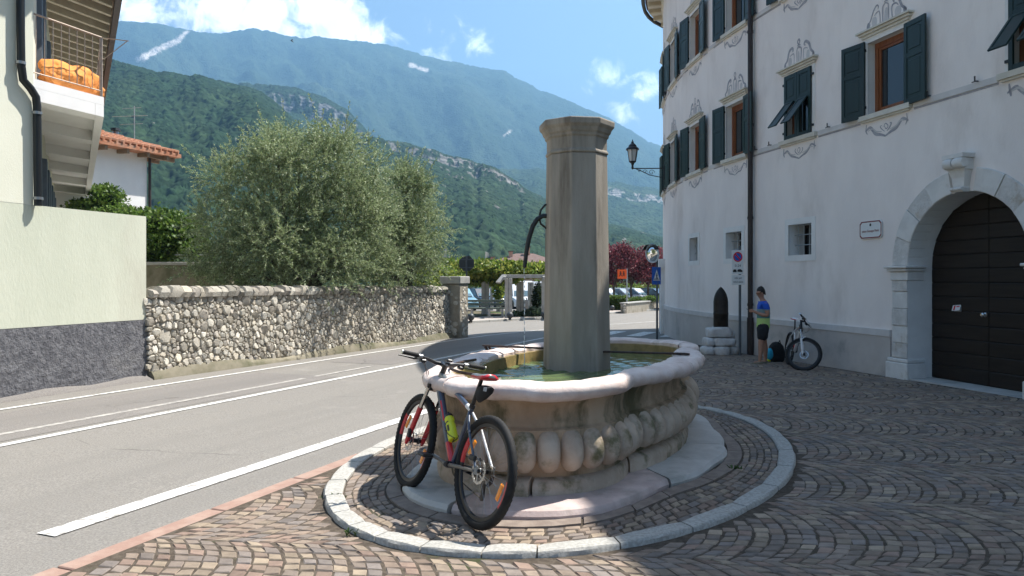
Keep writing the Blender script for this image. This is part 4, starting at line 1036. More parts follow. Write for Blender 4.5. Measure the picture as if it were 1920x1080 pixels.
# water with ripples running out from the falling jet
def water():
    n, nr = 160, 46; zc = FZ + .695; jet = Vector((SPOUT.x, SPOUT.y)); V = []; 
    for j in range(nr + 1):
        for i in range(n):
            th = 2 * math.pi * i / n; r = (outline(th) - .342) * (j / nr); p = floc(r * math.cos(th), r * math.sin(th)); d = (p - jet).length
            z = .011 * math.exp(-d * 1.5) * math.sin(d * 42) + .0035 * math.exp(-d * .4) * math.sin(d * 25 + 2 * math.sin(p.x * 5)) + .0018 * math.sin(p.x * 17 + p.y * 9) + .0012 * math.sin(p.y * 31 - p.x * 12); V.append((p.x, p.y, zc + z))
    Fq = [(j * n + i, j * n + (i + 1) % n, (j + 1) * n + (i + 1) % n, (j + 1) * n + i) for j in range(nr) for i in range(n)]
    np_mesh('water', V, Fq, 'basin_water', fnt, smooth=180)
# column
CC = Vector((.655, 7.42)); CR = .345; CZT = 3.17
def octa(r, z, rot): return [Vector((CC.x + r * math.cos(rot + k * math.pi / 4), CC.y + r * math.sin(rot + k * math.pi / 4), z)) for k in range(8)]
ROT = R(-90 + 22.5 + 4 + 5)
m = MB(); rings = []
for k in range(15): z = FZ + .30 + (CZT - .335 - FZ - .30) * k / 14; rr = .352 - .040 * (k / 14); rings.append(octa(rr, z, ROT))
m.loft(rings); sh = m.build('column_shaft', 'column_stone', fnt)
bv = sh.modifiers.new('b', 'BEVEL'); bv.width = .012; bv.segments = 2; bv.limit_method = 'ANGLE'; bv.angle_limit = R(30)
m = MB(); m.loft([octa(.306, CZT - .335, ROT), octa(.322, CZT - .33, ROT), octa(.322, CZT - .305, ROT), octa(.308, CZT - .295, ROT), octa(.310, CZT - .175, ROT), octa(.328, CZT - .165, ROT), octa(.328, CZT - .14, ROT), octa(.345, CZT - .125, ROT), octa(.358, CZT - .09, ROT), octa(.385, CZT - .062, ROT), octa(.388, CZT - .012, ROT), octa(.378, CZT, ROT)])
cp = m.build('capital', 'column_stone', fnt); bv = cp.modifiers.new('b', 'BEVEL'); bv.width = .008; bv.segments = 2; bv.limit_method = 'ANGLE'; bv.angle_limit = R(30)
# iron spout on the left
base = A(1030, 403, 7.45); SPOUT = A(984, 500, 7.45)
m = MB(); m.tube([A(1040, 404, 7.45), A(1018, 405, 7.45), A(1008, 410, 7.45), A(999, 424, 7.45), A(992, 446, 7.45), A(987, 472, 7.45), A(983.5, 502, 7.45)], [.024, .024, .025, .026, .025, .023, .021], 10); sp = m.build('spout', 'black_iron', fnt, smooth=50)
m = MB(); m.tube([A(1034, 382, 7.45), A(1022, 384, 7.45), A(1014, 394, 7.45), A(1011, 408, 7.45), A(1014, 420, 7.45), A(1024, 428, 7.45), A(1034, 428, 7.45)], .011, 8); m.build('brace_ring', 'black_iron', sp, smooth=50)
water()
m = MB()
for k in range(22):
    f = (k + random.uniform(-.3, .3)) / 21; z = SPOUT.z - .02 - (SPOUT.z - FZ - .74) * f; w_ = .0045; m.ball((SPOUT.x - .004 + random.uniform(-.004, .004), SPOUT.y + random.uniform(-.004, .004), z), (w_, w_, .012 + .02 * f), 6, 4)
mt = mat('jet_water', (.75, .80, .82), rough=.05, spec=.8); m.build('water_jet', 'jet_water', fnt, smooth=60)
# iron bars for resting buckets
for y0, pts in ((0, ((912, 657), (1036, 662))), (0, ((905, 661), (1032, 668))), (1, ((1125, 671), (1275, 680))), (1, ((1118, 676), (1262, 687)))):
    m = MB(); a = A(*pts[0], 7.9 if not y0 else 7.25); b = A(*pts[1], 7.55 if not y0 else 7.05); a.z = b.z = FZ + .875
    a2 = a + (a - b).normalized() * .02; m.bar(a, b, .035, .018, b=.003)
    if not y0: m.bar(a + Vector((.03, -.01, -.01)), a + Vector((.12, -.06, -.2)), .03, .015)
    else: m.bar(b + Vector((-.01, 0, 0)), b + Vector((.09, .05, -.01)), .05, .02)
    m.build('bucket_bar', 'iron', fnt)
m = MB(); pts = [floc((outline(t) - .295) * math.cos(t), (outline(t) - .295) * math.sin(t)) for t in np.linspace(3.25, 3.75, 10)]
m.tube([(p.x, p.y, FZ + .868) for p in pts], .012, 6); m.build('rim_strap', 'iron', fnt)
# tufts of weeds in the joints
for k, (px, py) in enumerate(((975, 962), (1043, 957), (1075, 953), (1092, 950), (1348, 830), (1380, 886), (636, 942), (658, 1010))):
    g = G(px, py, .02); t = thing('weed_tuft', ['small weed tuft beside the near step slab by the rear bicycle wheel', 'leafy weed tuft at the foot of the sunlit step slab', 'middle weed tuft in the joint by the sunlit step slab', 'weed tuft at the edge of shade by the step slab', 'dark weed tuft at the right end of the fountain step', 'weed tuft in the setts right of the fountain step', 'tiny weed tuft inside the left bend of the kerb', 'tiny weed tuft at a kerb joint in front left'][k], 'weed', tuple(g), group='weeds in the paving joints')
    m = MB(); 
    for q in range(26 if k < 6 else 12):
        a = random.uniform(0, 6.28); h = random.uniform(.02, .05); r = random.uniform(.0, .05); o = Vector((random.uniform(-.045, .045), random.uniform(-.02, .02), 0)); d = Vector((math.cos(a), math.sin(a), 0)); n_ = Vector((-d.y, d.x, 0)) * .007
        m.add([g + o - n_ * .4, g + o + n_ * .4, g + o + d * r * .6 + n_ + Vector((0, 0, h * .8)), g + o + d * r + Vector((0, 0, h)), g + o + d * r * .6 - n_ + Vector((0, 0, h * .8))], [(0, 1, 2, 3, 4)])
    m.build('leaves', 'grass_blade', t, fixn=False)
# ------------------------------------------------------------------ houses and garden wall on the left
def leaves(name, P, D, L_, W_, colors, mat_, parent, fold=.25, kind='stuff', up=None):
    """one diamond leaf per row: P base points, D directions, L_ lengths, W_ widths"""
    n = len(P); D = D / (np.linalg.norm(D, axis=1, keepdims=True) + 1e-9); rnd = np.random.normal(size=(n, 3)); S = np.cross(D, rnd); S /= (np.linalg.norm(S, axis=1, keepdims=True) + 1e-9); Nn = np.cross(D, S)
    L_ = np.asarray(L_).reshape(-1, 1) * np.ones((n, 1)); W_ = np.asarray(W_).reshape(-1, 1) * np.ones((n, 1))
    mid = P + D * L_ * .48
    V = np.stack([P, mid + S * W_ / 2 + Nn * W_ * fold, P + D * L_, mid - S * W_ / 2 + Nn * W_ * fold], 1).reshape(-1, 3)
    idx = np.arange(n * 4).reshape(n, 4); C = np.repeat(colors, 4, axis=0); C = np.concatenate([C, np.ones((len(C), 1))], 1)
    return np_mesh(name, V, idx, mat_, parent, colors=C, kind=kind)
def lcol(n, cols, var=.25):
    c = np.array(cols)[np.random.randint(0, len(cols), n)]; return np.clip(c * np.random.uniform(1 - var, 1 + var, (n, 1)), 0, 1)

WD = Vector((.372, .928)).normalized(); WN = Vector((WD.y, -WD.x))        # along the street / towards the road
W0 = Vector((-6.30, 12.745)); WLEN = 11.6                                 # stone wall foot line
def sw(l, z, o=0.0): p = W0 + WD * l + WN * o; return Vector((p.x, p.y, z))
def swg(l): return gz((W0 + WD * l).y)
def top_z(l): return 1.405 - .0085 * l
def clip_poly(poly, nx, ny, d):
    out = []
    for i in range(len(poly)):
        a, b = poly[i], poly[(i + 1) % len(poly)]; da = a[0] * nx + a[1] * ny - d; db = b[0] * nx + b[1] * ny - d
        if da <= 0: out.append(a)
        if da * db < 0: t = da / (da - db); out.append((a[0] + (b[0] - a[0]) * t, a[1] + (b[1] - a[1]) * t))
    return out
def stone_wall():
    root = thing('stone_wall', 'long rubble stone garden wall with upright coping stones beside the road', 'wall', tuple(sw(WLEN / 2, swg(WLEN / 2))))
    m = MB(); n = 24; rings = []
    for i in range(n + 1):
        l = WLEN * i / n; rings.append([sw(l, swg(l) - .2, -.02), sw(l, top_z(l) - .18, -.06), sw(l, top_z(l) - .10, -.14), sw(l, top_z(l) - .10, -.42), sw(l, swg(l) - .2, -.5)])
    m.loft(rings); m.build('mortar_core', 'mortar', root)
    m = MB(); rings = []
    for i in range(41):
        l = WLEN * i / 40; h = .14 + .05 * math.sin(l * 1.3) + random.uniform(-.015, .015); rings.append([sw(l, swg(l) - .05, .10), sw(l, swg(l) + .05, .085), sw(l, swg(l) + h, .02), sw(l, swg(l) + h, -.1), sw(l, swg(l) - .05, -.1)])
    m.loft(rings); m.build('wall_foot', 'wall_foot', root, smooth=50)
    # rubble by power diagram
    H = 1.34; rs = random.Random(5); pts = []; tries = 0
    def ok(x, z, r):
        for (a, b, c) in pts:
            if (x - a) ** 2 + ((z - b) * 1.15) ** 2 < ((r + c) * .74) ** 2: return False
        return True
    for rad, cnt in ((.125, 14), (.10, 60), (.078, 260), (.060, 800), (.044, 1500), (.032, 1100)):
        for _ in range(cnt * 5):
            if cnt <= 0: break
            x, z, r = rs.uniform(0, WLEN), rs.uniform(.12, H), rad * rs.uniform(.85, 1.15)
            if ok(x, z, r): pts.append((x, z, r)); cnt -= 1
    stones = []
    for i, (x, z, r) in enumerate(pts):
        ww, hh = r * rs.uniform(1.2, 1.9), r * rs.uniform(.9, 1.25); sk = r * rs.uniform(-.3, .3); poly = [(x - ww, z - hh + sk), (x + ww, z - hh - sk), (x + ww - sk, z + hh), (x - ww + sk, z + hh)]
        for j, (a, b, c) in enumerate(pts):
            if j == i: continue
            dx, dz = a - x, b - z; d2 = dx * dx + dz * dz
            if d2 > (r + c) ** 2 * 3 + .02: continue
            d = math.sqrt(d2); t = (d2 + r * r - c * c) / (2 * d); nx, nz = dx / d, dz / d
            poly = clip_poly(poly, nx, nz, x * nx + z * nz + t - .006)
            if len(poly) < 3: break
        if len(poly) < 3: continue
        cx = sum(p[0] for p in poly) / len(poly); cz = sum(p[1] for p in poly) / len(poly)
        q_ = [(p[0] - cx, p[1] - cz) for p in poly]; ring = []          # chip the corners
        for k in range(len(q_)):
            p, c0, n0 = q_[k - 1], q_[k], q_[(k + 1) % len(q_)]
            for t_ in (p, n0):
                f_ = rs.uniform(.18, .34); g_ = rs.uniform(.93, 1.0); ring.append(((c0[0] + (t_[0] - c0[0]) * f_) * g_, (c0[1] + (t_[1] - c0[1]) * f_) * g_))
        area = sum(abs(a[0] * b[1] - a[1] * b[0]) for a, b in zip(ring, ring[1:] + ring[:1])) / 2
        if area < .0009: continue
        stones.append((cx, cz, ring, math.sqrt(area)))
    def key(s): Y = (W0 + WD * s[0]).y; return -s[3] / Y
    stones.sort(key=key); rest = MB()
    pal_ = [(.52, .49, .43), (.58, .55, .49), (.46, .43, .375), (.62, .59, .53), (.40, .37, .325), (.55, .50, .42), (.50, .46, .41)]
    for i, (cx, cz, ring, a) in enumerate(stones):
        c = rs.choice(pal_); k = rs.uniform(.6, 1.25); c = (c[0] * k, c[1] * k, c[2] * k, 1); dep = min(.042, .012 + a * .2) * rs.uniform(.5, 1.4); tx, tz = rs.uniform(-.28, .28), rs.uniform(-.28, .28)
        base_z = lambda l: swg(l) + (top_z(l) - swg(l)) / 1.555 * 0
        def P(x, z, o): l = cx + x; g = swg(l); return sw(l, g + (cz + z) * (top_z(l) - .15 - g) / H, o)
        def lean(z): return -.02 - .04 * min(max((cz + z) / H, 0), 1)
        r0 = [P(x, z, lean(z) - .02) for x, z in ring]; r1 = [P(x * .96, z * .96, lean(z) + dep * .62 + (x * tx + z * tz) * .6 + rs.uniform(-.007, .007)) for x, z in ring]
        r2 = [P(x * .74, z * .74, lean(z) + dep + (x * tx + z * tz) * .7 + rs.uniform(-.010, .010)) for x, z in ring]
        m = MB() if i < 300 else rest
        m.loft([r0, r1, r2], cap0=False, c=c)
        if i < 300: m.build('stone', 'rubble', root, usecol=True, smooth=28)
    rest.build('small_stones', 'rubble', root, usecol=True, kind='stuff', smooth=28)
    # coping
    l = .02; k = 0
    while l < WLEN - .45:
        w = rs.uniform(.09, .27); h = rs.uniform(.14, .22); ln = rs.uniform(.02, .16); rings = []; c = rs.choice(pal_); f = rs.uniform(.5, .9); c = (c[0] * f, c[1] * f, c[2] * f, 1)
        for u in (0, .08, .5, .92, 1):
            ll = l + w * u; e = .03 if u in (0, 1) else 0; zz = top_z(ll) - .14; sft = ln
            def Q(z, o, s_=0): p = sw(ll + s_ * z / .2, zz + z - e * (z / h), o); return p
            j = lambda: rs.uniform(-.022, .022)
            rings.append([Q(0, .015 + j()), Q(h * .45, .03 + j(), sft), Q(h * .82, -.02 + j(), sft), Q(h, -.12 + j(), sft), Q(h * .98, -.30 + j(), sft), Q(h * .7, -.42 + j(), sft), Q(0, -.44)])
        m = MB(); m.loft(rings, c=c); m.build('coping_stone', 'rubble', root, usecol=True, smooth=35); l += w + .012
stone_wall()
# gate pier at the end of the wall
pc = W0 + WD * (WLEN + .33)
pr = thing('gate_pier', 'square rubble gate pier with flat concrete cap at the wall end', 'pier', (pc.x, pc.y, gz(pc.y)))
m = MB(); m.box((pc.x, pc.y, gz(pc.y) + .86), (.66, .66, 1.75), rz=math.atan2(WD.y, WD.x), b=.03); m.build('shaft', 'mortar', pr)
m = MB(); m.box((pc.x, pc.y, gz(pc.y) + 1.86), (.74, .74, .24), rz=math.atan2(WD.y, WD.x), b=.02); m.build('cap', 'concrete', pr)
rs = random.Random(9); ca, sa = WD.x, WD.y
for k in range(46):
    z = gz(pc.y) + .1 + 1.5 * rs.random(); u = rs.uniform(-.27, .27); side = rs.choice((0, 1)); r = rs.uniform(.04, .09)
    o = pc + (WN * .33 + WD * u if side == 0 else WD * -.33 * -1 * 0 + WN * u - WD * .33); m = MB(); c = rs.choice([(.52, .49, .43, 1), (.45, .42, .37, 1), (.58, .55, .5, 1)])
    nn = WN if side == 0 else -WD; tt = WD if side == 0 else WN; rings = []
    for s_, d in ((1, -.02), (.95, .004), (.65, .014)): rings.append([Vector((o.x + tt.x * r * s_ * 1.25 * math.cos(q) + nn.x * d, o.y + tt.y * r * s_ * 1.25 * math.cos(q) + nn.y * d, z + r * s_ * math.sin(q))) for q in [2 * math.pi * i / 7 + k for i in range(7)]])
    m.loft(rings, cap0=False, c=c); m.build('stone', 'rubble', pr, usecol=True, smooth=45)

# ---- pale green house with long balcony
HA = Vector((-7.21, 10.3)); HD = Vector((.339, 1)).normalized(); HN = Vector((HD.y, -HD.x))
def hp(l, z, o=0.0): p = HA + HD * l + HN * o; return Vector((p.x, p.y, z))
LC = (12.75 - 10.3) / HD.y                                               # length from the frame edge to the low wall's corner
low = thing('terrace_wall', 'pale green terrace wall with rough dark grey base beside the road', 'wall', tuple(hp(LC / 2, gz(11.5))))
def ywall(l): return gz((HA + HD * l).y)
m = MB(); 
m.loft([[hp(l, .885, 0), hp(l, 2.68, 0), hp(l, 2.68, -.35), hp(l, .885, -.35)] for l in (-9, -4, 0, LC)]); m.build('wall', 'green_plaster', low)
m = MB(); n = 70; rings = []
for i in range(n + 1):
    l = -9 + (LC + 9.01) * i / n; rings.append([hp(l, ywall(l) - .1, .02), hp(l, ywall(l) + .10, .018), hp(l, .878, .012), hp(l, .878, -.34), hp(l, ywall(l) - .1, -.34)])
m.loft(rings); m.build('rough_base', 'grey_render', low)
m = MB(); rings = []
for i in range(31):
    l = -9 + (LC + 9) * i / 30; h = .05 + .05 * math.sin(l * 2.1) ** 2; rings.append([hp(l, ywall(l) - .05, .16), hp(l, ywall(l) + .015, .15), hp(l, ywall(l) + h, .022), hp(l, ywall(l) - .05, .02)])
m.loft(rings); m.build('footing', 'asphalt_patch', low, smooth=60)
hc = hp(.47 / HD.y, 0); hc2 = Vector((hc.x, hc.y))                        # corner of the tall part
FD = Vector((-.513, .858)).normalized(); FN = Vector((FD.y, -FD.x))       # side facade, running away
BV = Vector((.344, .94)).normalized()                                    # balcony end direction
house = thing('green_house', 'pale green house with white balcony and deep timber eaves at the left edge', 'house', (hc.x, hc.y, gz(hc.y)))
def fp(l, z, o=0.0): p = hc2 + FD * l + BV * o; return Vector((p.x, p.y, z))
m = MB(); far = 17.5
a = hp(-9, 0); b = hc; c = fp(far, 0); d = c + (a - b)
for p, q, z0 in ((a, b, 2.685), (b, c, 0), (c, d, 0)): m.add([(p.x, p.y, z0), (q.x, q.y, z0), (q.x, q.y, 8.2), (p.x, p.y, 8.2)], [(0, 1, 2, 3)])
m.build('wall', 'cream_plaster', house, fixn=False)
# balcony slab with coffered underside
BZ = 4.42; BW = 1.2
def slab(m, l0, l1, o0, o1, z0, z1): m.loft([[fp(l0, z0, o0), fp(l0, z1, o0), fp(l0, z1, o1), fp(l0, z0, o1)], [fp(l1, z0, o0), fp(l1, z1, o0), fp(l1, z1, o1), fp(l1, z0, o1)]])
m = MB(); slab(m, 0.02, far - .5, 0, BW, BZ, BZ + .13); bal = m.build('balcony_slab', 'white_paint', house)
m = MB(); slab(m, 0.02, far - .5, BW - .16, BW - .003, BZ - .19, BZ - .002); m.build('edge_beam', 'white_paint', bal)
for l in (.02, 2.6, 5.2, 7.8, 10.4, 13.0, 15.6): m = MB(); slab(m, l, l + .45, .002, BW - .163, BZ - .19, BZ - .002); m.build('joist', 'white_paint', bal)
# railing
rail = thing('balcony_railing', 'thin brown metal railing round the balcony of the green house', 'railing', tuple(fp(0, BZ + .13, BW)))
zt = BZ + 1.10
m = MB(); m.tube([fp(.06, zt, .0), fp(.06, zt, BW - .05)], .016, 8); m.build('top_rail', 'rail_metal', rail, smooth=50)
m = MB(); m.tube([fp(.06, zt, BW - .05), fp(far - .6, zt, BW - .05)], .016, 8); m.build('top_rail', 'rail_metal', rail, smooth=50)
m = MB(); m.tube([fp(.06, BZ + .23, .0), fp(.06, BZ + .23, BW - .05)], .009, 6); m.build('bottom_rail', 'rail_metal', rail)
m = MB(); m.tube([fp(.06, BZ + .23, BW - .05), fp(far - .6, BZ + .23, BW - .05)], .009, 6); m.build('bottom_rail', 'rail_metal', rail)
for k in range(9): m = MB(); o = .04 + k * .135; m.tube([fp(.06, BZ + .22, o), fp(.06, zt, o)], .0065, 5); m.build('baluster', 'rail_metal', rail)
l = .06
while l < far - .7:
    m = MB(); post = (round((l - .06) / .14) % 10 == 0); m.tube([fp(l, BZ + .13 if post else BZ + .22, BW - .05), fp(l, zt, BW - .05)], .022 if post else .0065, 5); m.build('post' if post else 'baluster', 'rail_metal', rail); l += .14
m = MB(); e = fp(.06, zt, BW - .05); m.tube([e, e + Vector((.42, .05, -.04))], .008, 5); m.tube([e + Vector((.40, .05, -.04)), e + Vector((.02, .01, -.36))], .007, 5); m.build('line_bracket', 'rail_metal', rail)
# orange bean bag behind the rails
oc = fp(.62, BZ + .13, .62)
bb = thing('orange_cushion', 'crumpled orange cloth cushion lying on the balcony behind the railing', 'cushion', tuple(oc))
m = MB(); n, k = 40, 18; rings = []
for j in range(k + 1):
    ph = math.pi * j / k * .98 + .02; ring = []
    for i in range(n):
        th = 2 * math.pi * i / n; w = 1 + .09 * math.sin(th * 5 + ph * 4) + .06 * math.sin(th * 11 - ph * 7) + .05 * math.sin(ph * 13 + th * 3); r = math.sin(ph) * .56 * w; z = .22 - .24 * math.cos(math.pi - ph) * -1
        h = (.25 + .25 * math.cos(ph)) * (1 + .22 * math.sin(th * 3 + 1) * math.sin(ph)); q = hc2 + FD * (.62 + r * .55 * math.cos(th)) + BV * (.62 + r * math.sin(th)); ring.append(Vector((q.x, q.y, BZ + .135 + h)))
    rings.append(ring)
m.loft(rings); m.build('cloth', 'orange_cloth', bb, smooth=180)
# doors, shutters on the side facade
def side_door(l0, l1, z0, z1, nm, mt, o=.03):
    m = MB(); m.loft([[fp(l0, z0, 0), fp(l0, z1, 0), fp(l0, z1, o), fp(l0, z0, o)], [fp(l1, z0, 0), fp(l1, z1, 0), fp(l1, z1, o), fp(l1, z0, o)]]); return m.build(nm, mt, house)
for l in (1.6, 6.5, 11): 
    side_door(l, l + 1.1, BZ + .14, BZ + 2.35, 'balcony_door', 'glass_dark'); side_door(l - .55, l - .05, BZ + .14, BZ + 2.35, 'shutter', 'pole_grey', .09); side_door(l + 1.15, l + 1.65, BZ + .14, BZ + 2.35, 'shutter', 'pole_grey', .09)
for l in (3.2, 6.0, 9.0):
    side_door(l, l + 1.0, 2.2, 3.7, 'window', 'glass_dark'); side_door(l - .55, l - .03, 2.15, 3.75, 'shutter', 'pole_grey', .12); side_door(l + 1.03, l + 1.55, 2.15, 3.75, 'shutter', 'pole_grey', .12)
# deep eaves with rafters
EZ = 7.45; EO = 1.62
m = MB(); slab(m, -1.1, far, -.6, EO, EZ + .16, EZ + .24); m.build('eaves_boards', 'brown_soffit', house)
m = MB(); slab(m, -1.1, far, EO + .002, EO + .16, EZ + .02, EZ + .26); m.build('eaves_gutter', 'downpipe_brown', house)
l = -.9
while l < far: m = MB(); slab(m, l, l + .13, -.02, EO - .05, EZ, EZ + .158); m.build('rafter', 'rafter_cream', house); l += .62
m = MB(); m.add([fp(-1.3, EZ + .27, EO + .1), fp(far, EZ + .27, EO + .1), fp(far, EZ + 2.2, -4.5), fp(-1.3, EZ + 2.2, -4.5)], [(0, 1, 2, 3)]); m.add([fp(-1.3, EZ + .27, EO + .1), hp(-9, EZ + .27, .8), hp(-9, EZ + 2.2, -4), fp(-1.3, EZ + 2.2, -4.5)], [(0, 1, 2, 3)]); m.build('roof', 'tile_roof', house, fixn=False)
# rain pipe with its swan neck
def pj(px, py, o=.0):
    l = ((px - 960) / F); # solve on the street wall plane
    # hp(l).x = u * hp(l).y
    u = (px - 960) / F; t = (u * HA.y - HA.x) / (HD.x - u * HD.y); p = HA + HD * t + HN * o; return Vector((p.x, p.y, CAMZ + (HOR - py) / F * p.y))
m = MB(); m.tube([pj(31, -60, .08), pj(31, 60, .08), pj(32, 120, .08), pj(36, 150, .08), pj(50, 166, .08), pj(60, 182, .08), pj(62, 200, .08), pj(63, 300, .08), pj(64, 386, .08)], .055, 12); m.build('rain_pipe', 'dark_metal', house, smooth=60)
for px, py in ((31, 118), (62, 212), (64, 372)): m = MB(); c = pj(px, py, .08); m.tube([c - Vector((0, 0, .02)), c + Vector((0, 0, .02))], .068, 12); m.build('pipe_clip', 'grey_metal', house)

# ---- white house with tiled roof behind
E1 = Vector((.41, .91)).normalized(); E2 = Vector((-E1.y, E1.x)); CE = A(340, 290, 25.8); ce = Vector((CE.x, CE.y)); ez = CE.z
def wq(u, v, z): p = ce + E1 * u + E2 * v; return Vector((p.x, p.y, z))      # u along the street, v away from it
wh = thing('white_house', 'white rendered house with red tiled hip roof behind the garden', 'house', tuple(wq(-5, 4, gz(24))))
O1, O2 = .95, .55; LU, LV = 9.5, 8.0
m = MB(); m.loft([[wq(-O1, O2, z), wq(-O1 - LU, O2, z), wq(-O1 - LU, O2 + LV, z), wq(-O1, O2 + LV, z)] for z in (-1, ez - .02)]); m.build('wall', 'white_paint', wh)
ra, rb, rc, rd = wq(0, 0, ez), wq(-2 * O1 - LU, 0, ez), wq(-2 * O1 - LU, LV + 2 * O2, ez), wq(0, LV + 2 * O2, ez); r1, r2 = wq(-4.6, LV / 2 + O2, ez + 1.5), wq(-LU + 2.7, LV / 2 + O2, ez + 1.5)
dz = Vector((0, 0, .12)); m = MB(); m.add([ra, rb, rc, rd, r1, r2, ra - dz, rb - dz, rc - dz, rd - dz], [(0, 4, 5, 1), (1, 5, 2), (2, 5, 4, 3), (3, 4, 0), (0, 1, 7, 6), (1, 2, 8, 7), (2, 3, 9, 8), (3, 0, 6, 9), (6, 7, 8, 9)]); roof = m.build('roof', 'tile_roof', wh)
def tile_rows(p, q, r, s, n, steps):
    for i in range(n):
        u = (i + .5) / n; a = p.lerp(q, u); b = s.lerp(r, u)
        # hips: columns run straight up the slope and stop at the hip line
        m = MB(); d = (b - a) / steps
        for j in range(steps): e = a + d * j; m.tube([e + Vector((0, 0, .055)), e + d * 1.05 + Vector((0, 0, .03))], [.085, .07], 7)
        m.build('tile_row', 'tile_roof', roof)
tile_rows(ra, rb, r2, r1, 48, 11); tile_rows(rd, ra, r1, r1 + Vector((.01, 0, 0)), 36, 11)
for i in range(14): m = MB(); u = -.5 - i * .78; m.bar(wq(u, .06, ez - .20), wq(u, O2 + .1, ez - .17), .10, .14); m.build('rafter', 'brown_soffit', wh)
for i in range(12): m = MB(); v = .3 + i * .75; m.bar(wq(-.06, v, ez - .20), wq(-O1 - .1, v, ez - .17), .10, .14); m.build('rafter', 'brown_soffit', wh)
m = MB(); a = wq(-O1 + .07, O2 - .05, 0); m.tube([(a.x, a.y, -1), (a.x, a.y, ez - .15)], .05, 8); m.build('rain_pipe', 'downpipe_brown', wh)
m = MB(); c = wq(-O1 - 5.0, O2 - .03, ez - .85); m.bar(c - Vector((E1.x * .4, E1.y * .4, 0)), c + Vector((E1.x * .4, E1.y * .4, 0)), .1, .85); w = m.build('window', 'dark_inside', wh)
for i in range(4): m = MB(); q = c + Vector((0, 0, -.3 + i * .2)); m.bar(q - Vector((E1.x * .42, E1.y * .42, 0)), q + Vector((E1.x * .42, E1.y * .42, 0)), .16, .04); m.build('louvre', 'concrete', w)
c = A(217, 258, 27.0); m = MB(); m.tube([c - Vector((0, 0, .6)), c + Vector((0, 0, .22))], .11, 10); ch = m.build('chimney', 'grey_metal', roof); m = MB(); m.tube([c + Vector((0, 0, .24)), c + Vector((0, 0, .34))], [.18, .15], 10); m.build('chimney_cap', 'dark_metal', ch)
a = A(252, 270, 27.5); an = thing('aerial', 'thin television aerial mast on the tiled roof of the white house', 'aerial', tuple(a))
m = MB(); m.tube([a - Vector((0, 0, .5)), a + Vector((0, 0, 1.42))], .018, 6); m.build('mast', 'galvanised', an)
for z_, w_ in ((1.35, .5), (1.05, .9), (.75, .6)): m = MB(); m.tube([a + Vector((-w_, .1, z_)), a + Vector((w_ * .6, -.1, z_))], .010, 5); m.build('arm', 'galvanised', an)
# upper garden wall with an arch, behind the stone wall
g0 = A(276, 515, 19.5); gw = thing('garden_terrace_wall', 'old plastered garden wall with a low arch behind the stone wall', 'wall', (g0.x, 19.5, gz(19.5)))
m = MB(); x0, x1, ztop = -14.0, A(425, 500, 19.5).x, CAMZ + (HOR - 497) / F * 19.5; ax = A(352, 540, 19.5).x; ar = 1.1; az = 1.05; N_ = 14
m.box(((x0 + ax - ar) / 2, 19.7, (ztop - .6) / 2), (ax - ar - x0, .4, ztop + .6)); m.box(((x1 + ax + ar) / 2, 19.7, (ztop - .6) / 2), (x1 - ax - ar, .4, ztop + .6))
for i in range(N_):
    a0, a1 = math.pi * i / N_, math.pi * (i + 1) / N_; xa, xb = ax - ar * math.cos(a0), ax - ar * math.cos(a1); za, zb = az - .25 + .62 * math.sin(a0) , az - .25 + .62 * math.sin(a1)
    m.add([(xa, 19.5, za), (xb, 19.5, zb), (xb, 19.5, ztop), (xa, 19.5, ztop), (xa, 19.9, za), (xb, 19.9, zb)], [(0, 1, 2, 3), (0, 1, 5, 4)])
m.build('wall', 'wall_foot', gw, fixn=False)
m = MB(); m.box(((x0 + x1) / 2, 19.68, ztop + .04), (x1 - x0, .56, .08), b=.01); m.build('coping', 'concrete', gw)
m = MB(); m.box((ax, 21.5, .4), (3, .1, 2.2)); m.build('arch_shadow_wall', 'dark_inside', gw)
m = MB(); m.tube([(A(330, 478, 19.9).x, 19.8, CAMZ + (HOR - 478) / F * 19.9), (A(400, 478, 19.9).x, 19.8, CAMZ + (HOR - 478) / F * 19.9)], .02, 6); m.build('hand_rail', 'galvanised', gw)

# ---- vegetation
def blob_leaves(name, lumps, n, ln, wd, cols, mat_, parent, shell=.55, up=.3, var=.3):
    w = np.array([l[3] * l[4] * l[5] for l in lumps]) ** .72; k = np.random.choice(len(lumps), n, p=w / w.sum()); L = np.array(lumps)[k]
    d = np.random.normal(size=(n, 3)); d /= np.linalg.norm(d, axis=1, keepdims=True); r = np.random.uniform(shell, 1.0, (n, 1)) ** .7 * (1 + .12 * np.random.normal(size=(n, 1)))
    P = L[:, :3] + d * r * L[:, 3:6]; D = d * .7 + np.random.normal(size=(n, 3)) * .7 + np.array([0, 0, up]); C = lcol(n, cols, var)
    return leaves(name, P, D, np.random.uniform(.7, 1.3, n) * ln, np.random.uniform(.7, 1.3, n) * wd, C, mat_, parent)
VG = [(.10, .17, .03), (.13, .21, .04), (.075, .14, .028), (.16, .23, .05), (.06, .115, .025)]
def vine(name, label, boxes, n, ln, cols=VG, core=True, cat='vine'):
    c = np.mean([b[:3] for b in boxes], 0); t = thing(name, label, cat, (float(c[0]), float(c[1]), float(min(b[2] - b[5] for b in boxes))))
    blob_leaves('foliage', boxes, n, ln, ln * .75, cols, 'leaf_green', t, shell=.35)
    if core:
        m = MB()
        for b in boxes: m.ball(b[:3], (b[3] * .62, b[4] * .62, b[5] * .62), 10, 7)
        m.build('dark_core', 'hedge_core', t, kind='stuff')  # solid dark core filling the leaf mass, no branches modelled
    return t
def vb(px, py, Y, wpx, hpx, dy): a = A(px, py, Y); return (a.x, Y, a.z, wpx / F * Y, dy, hpx / F * Y)
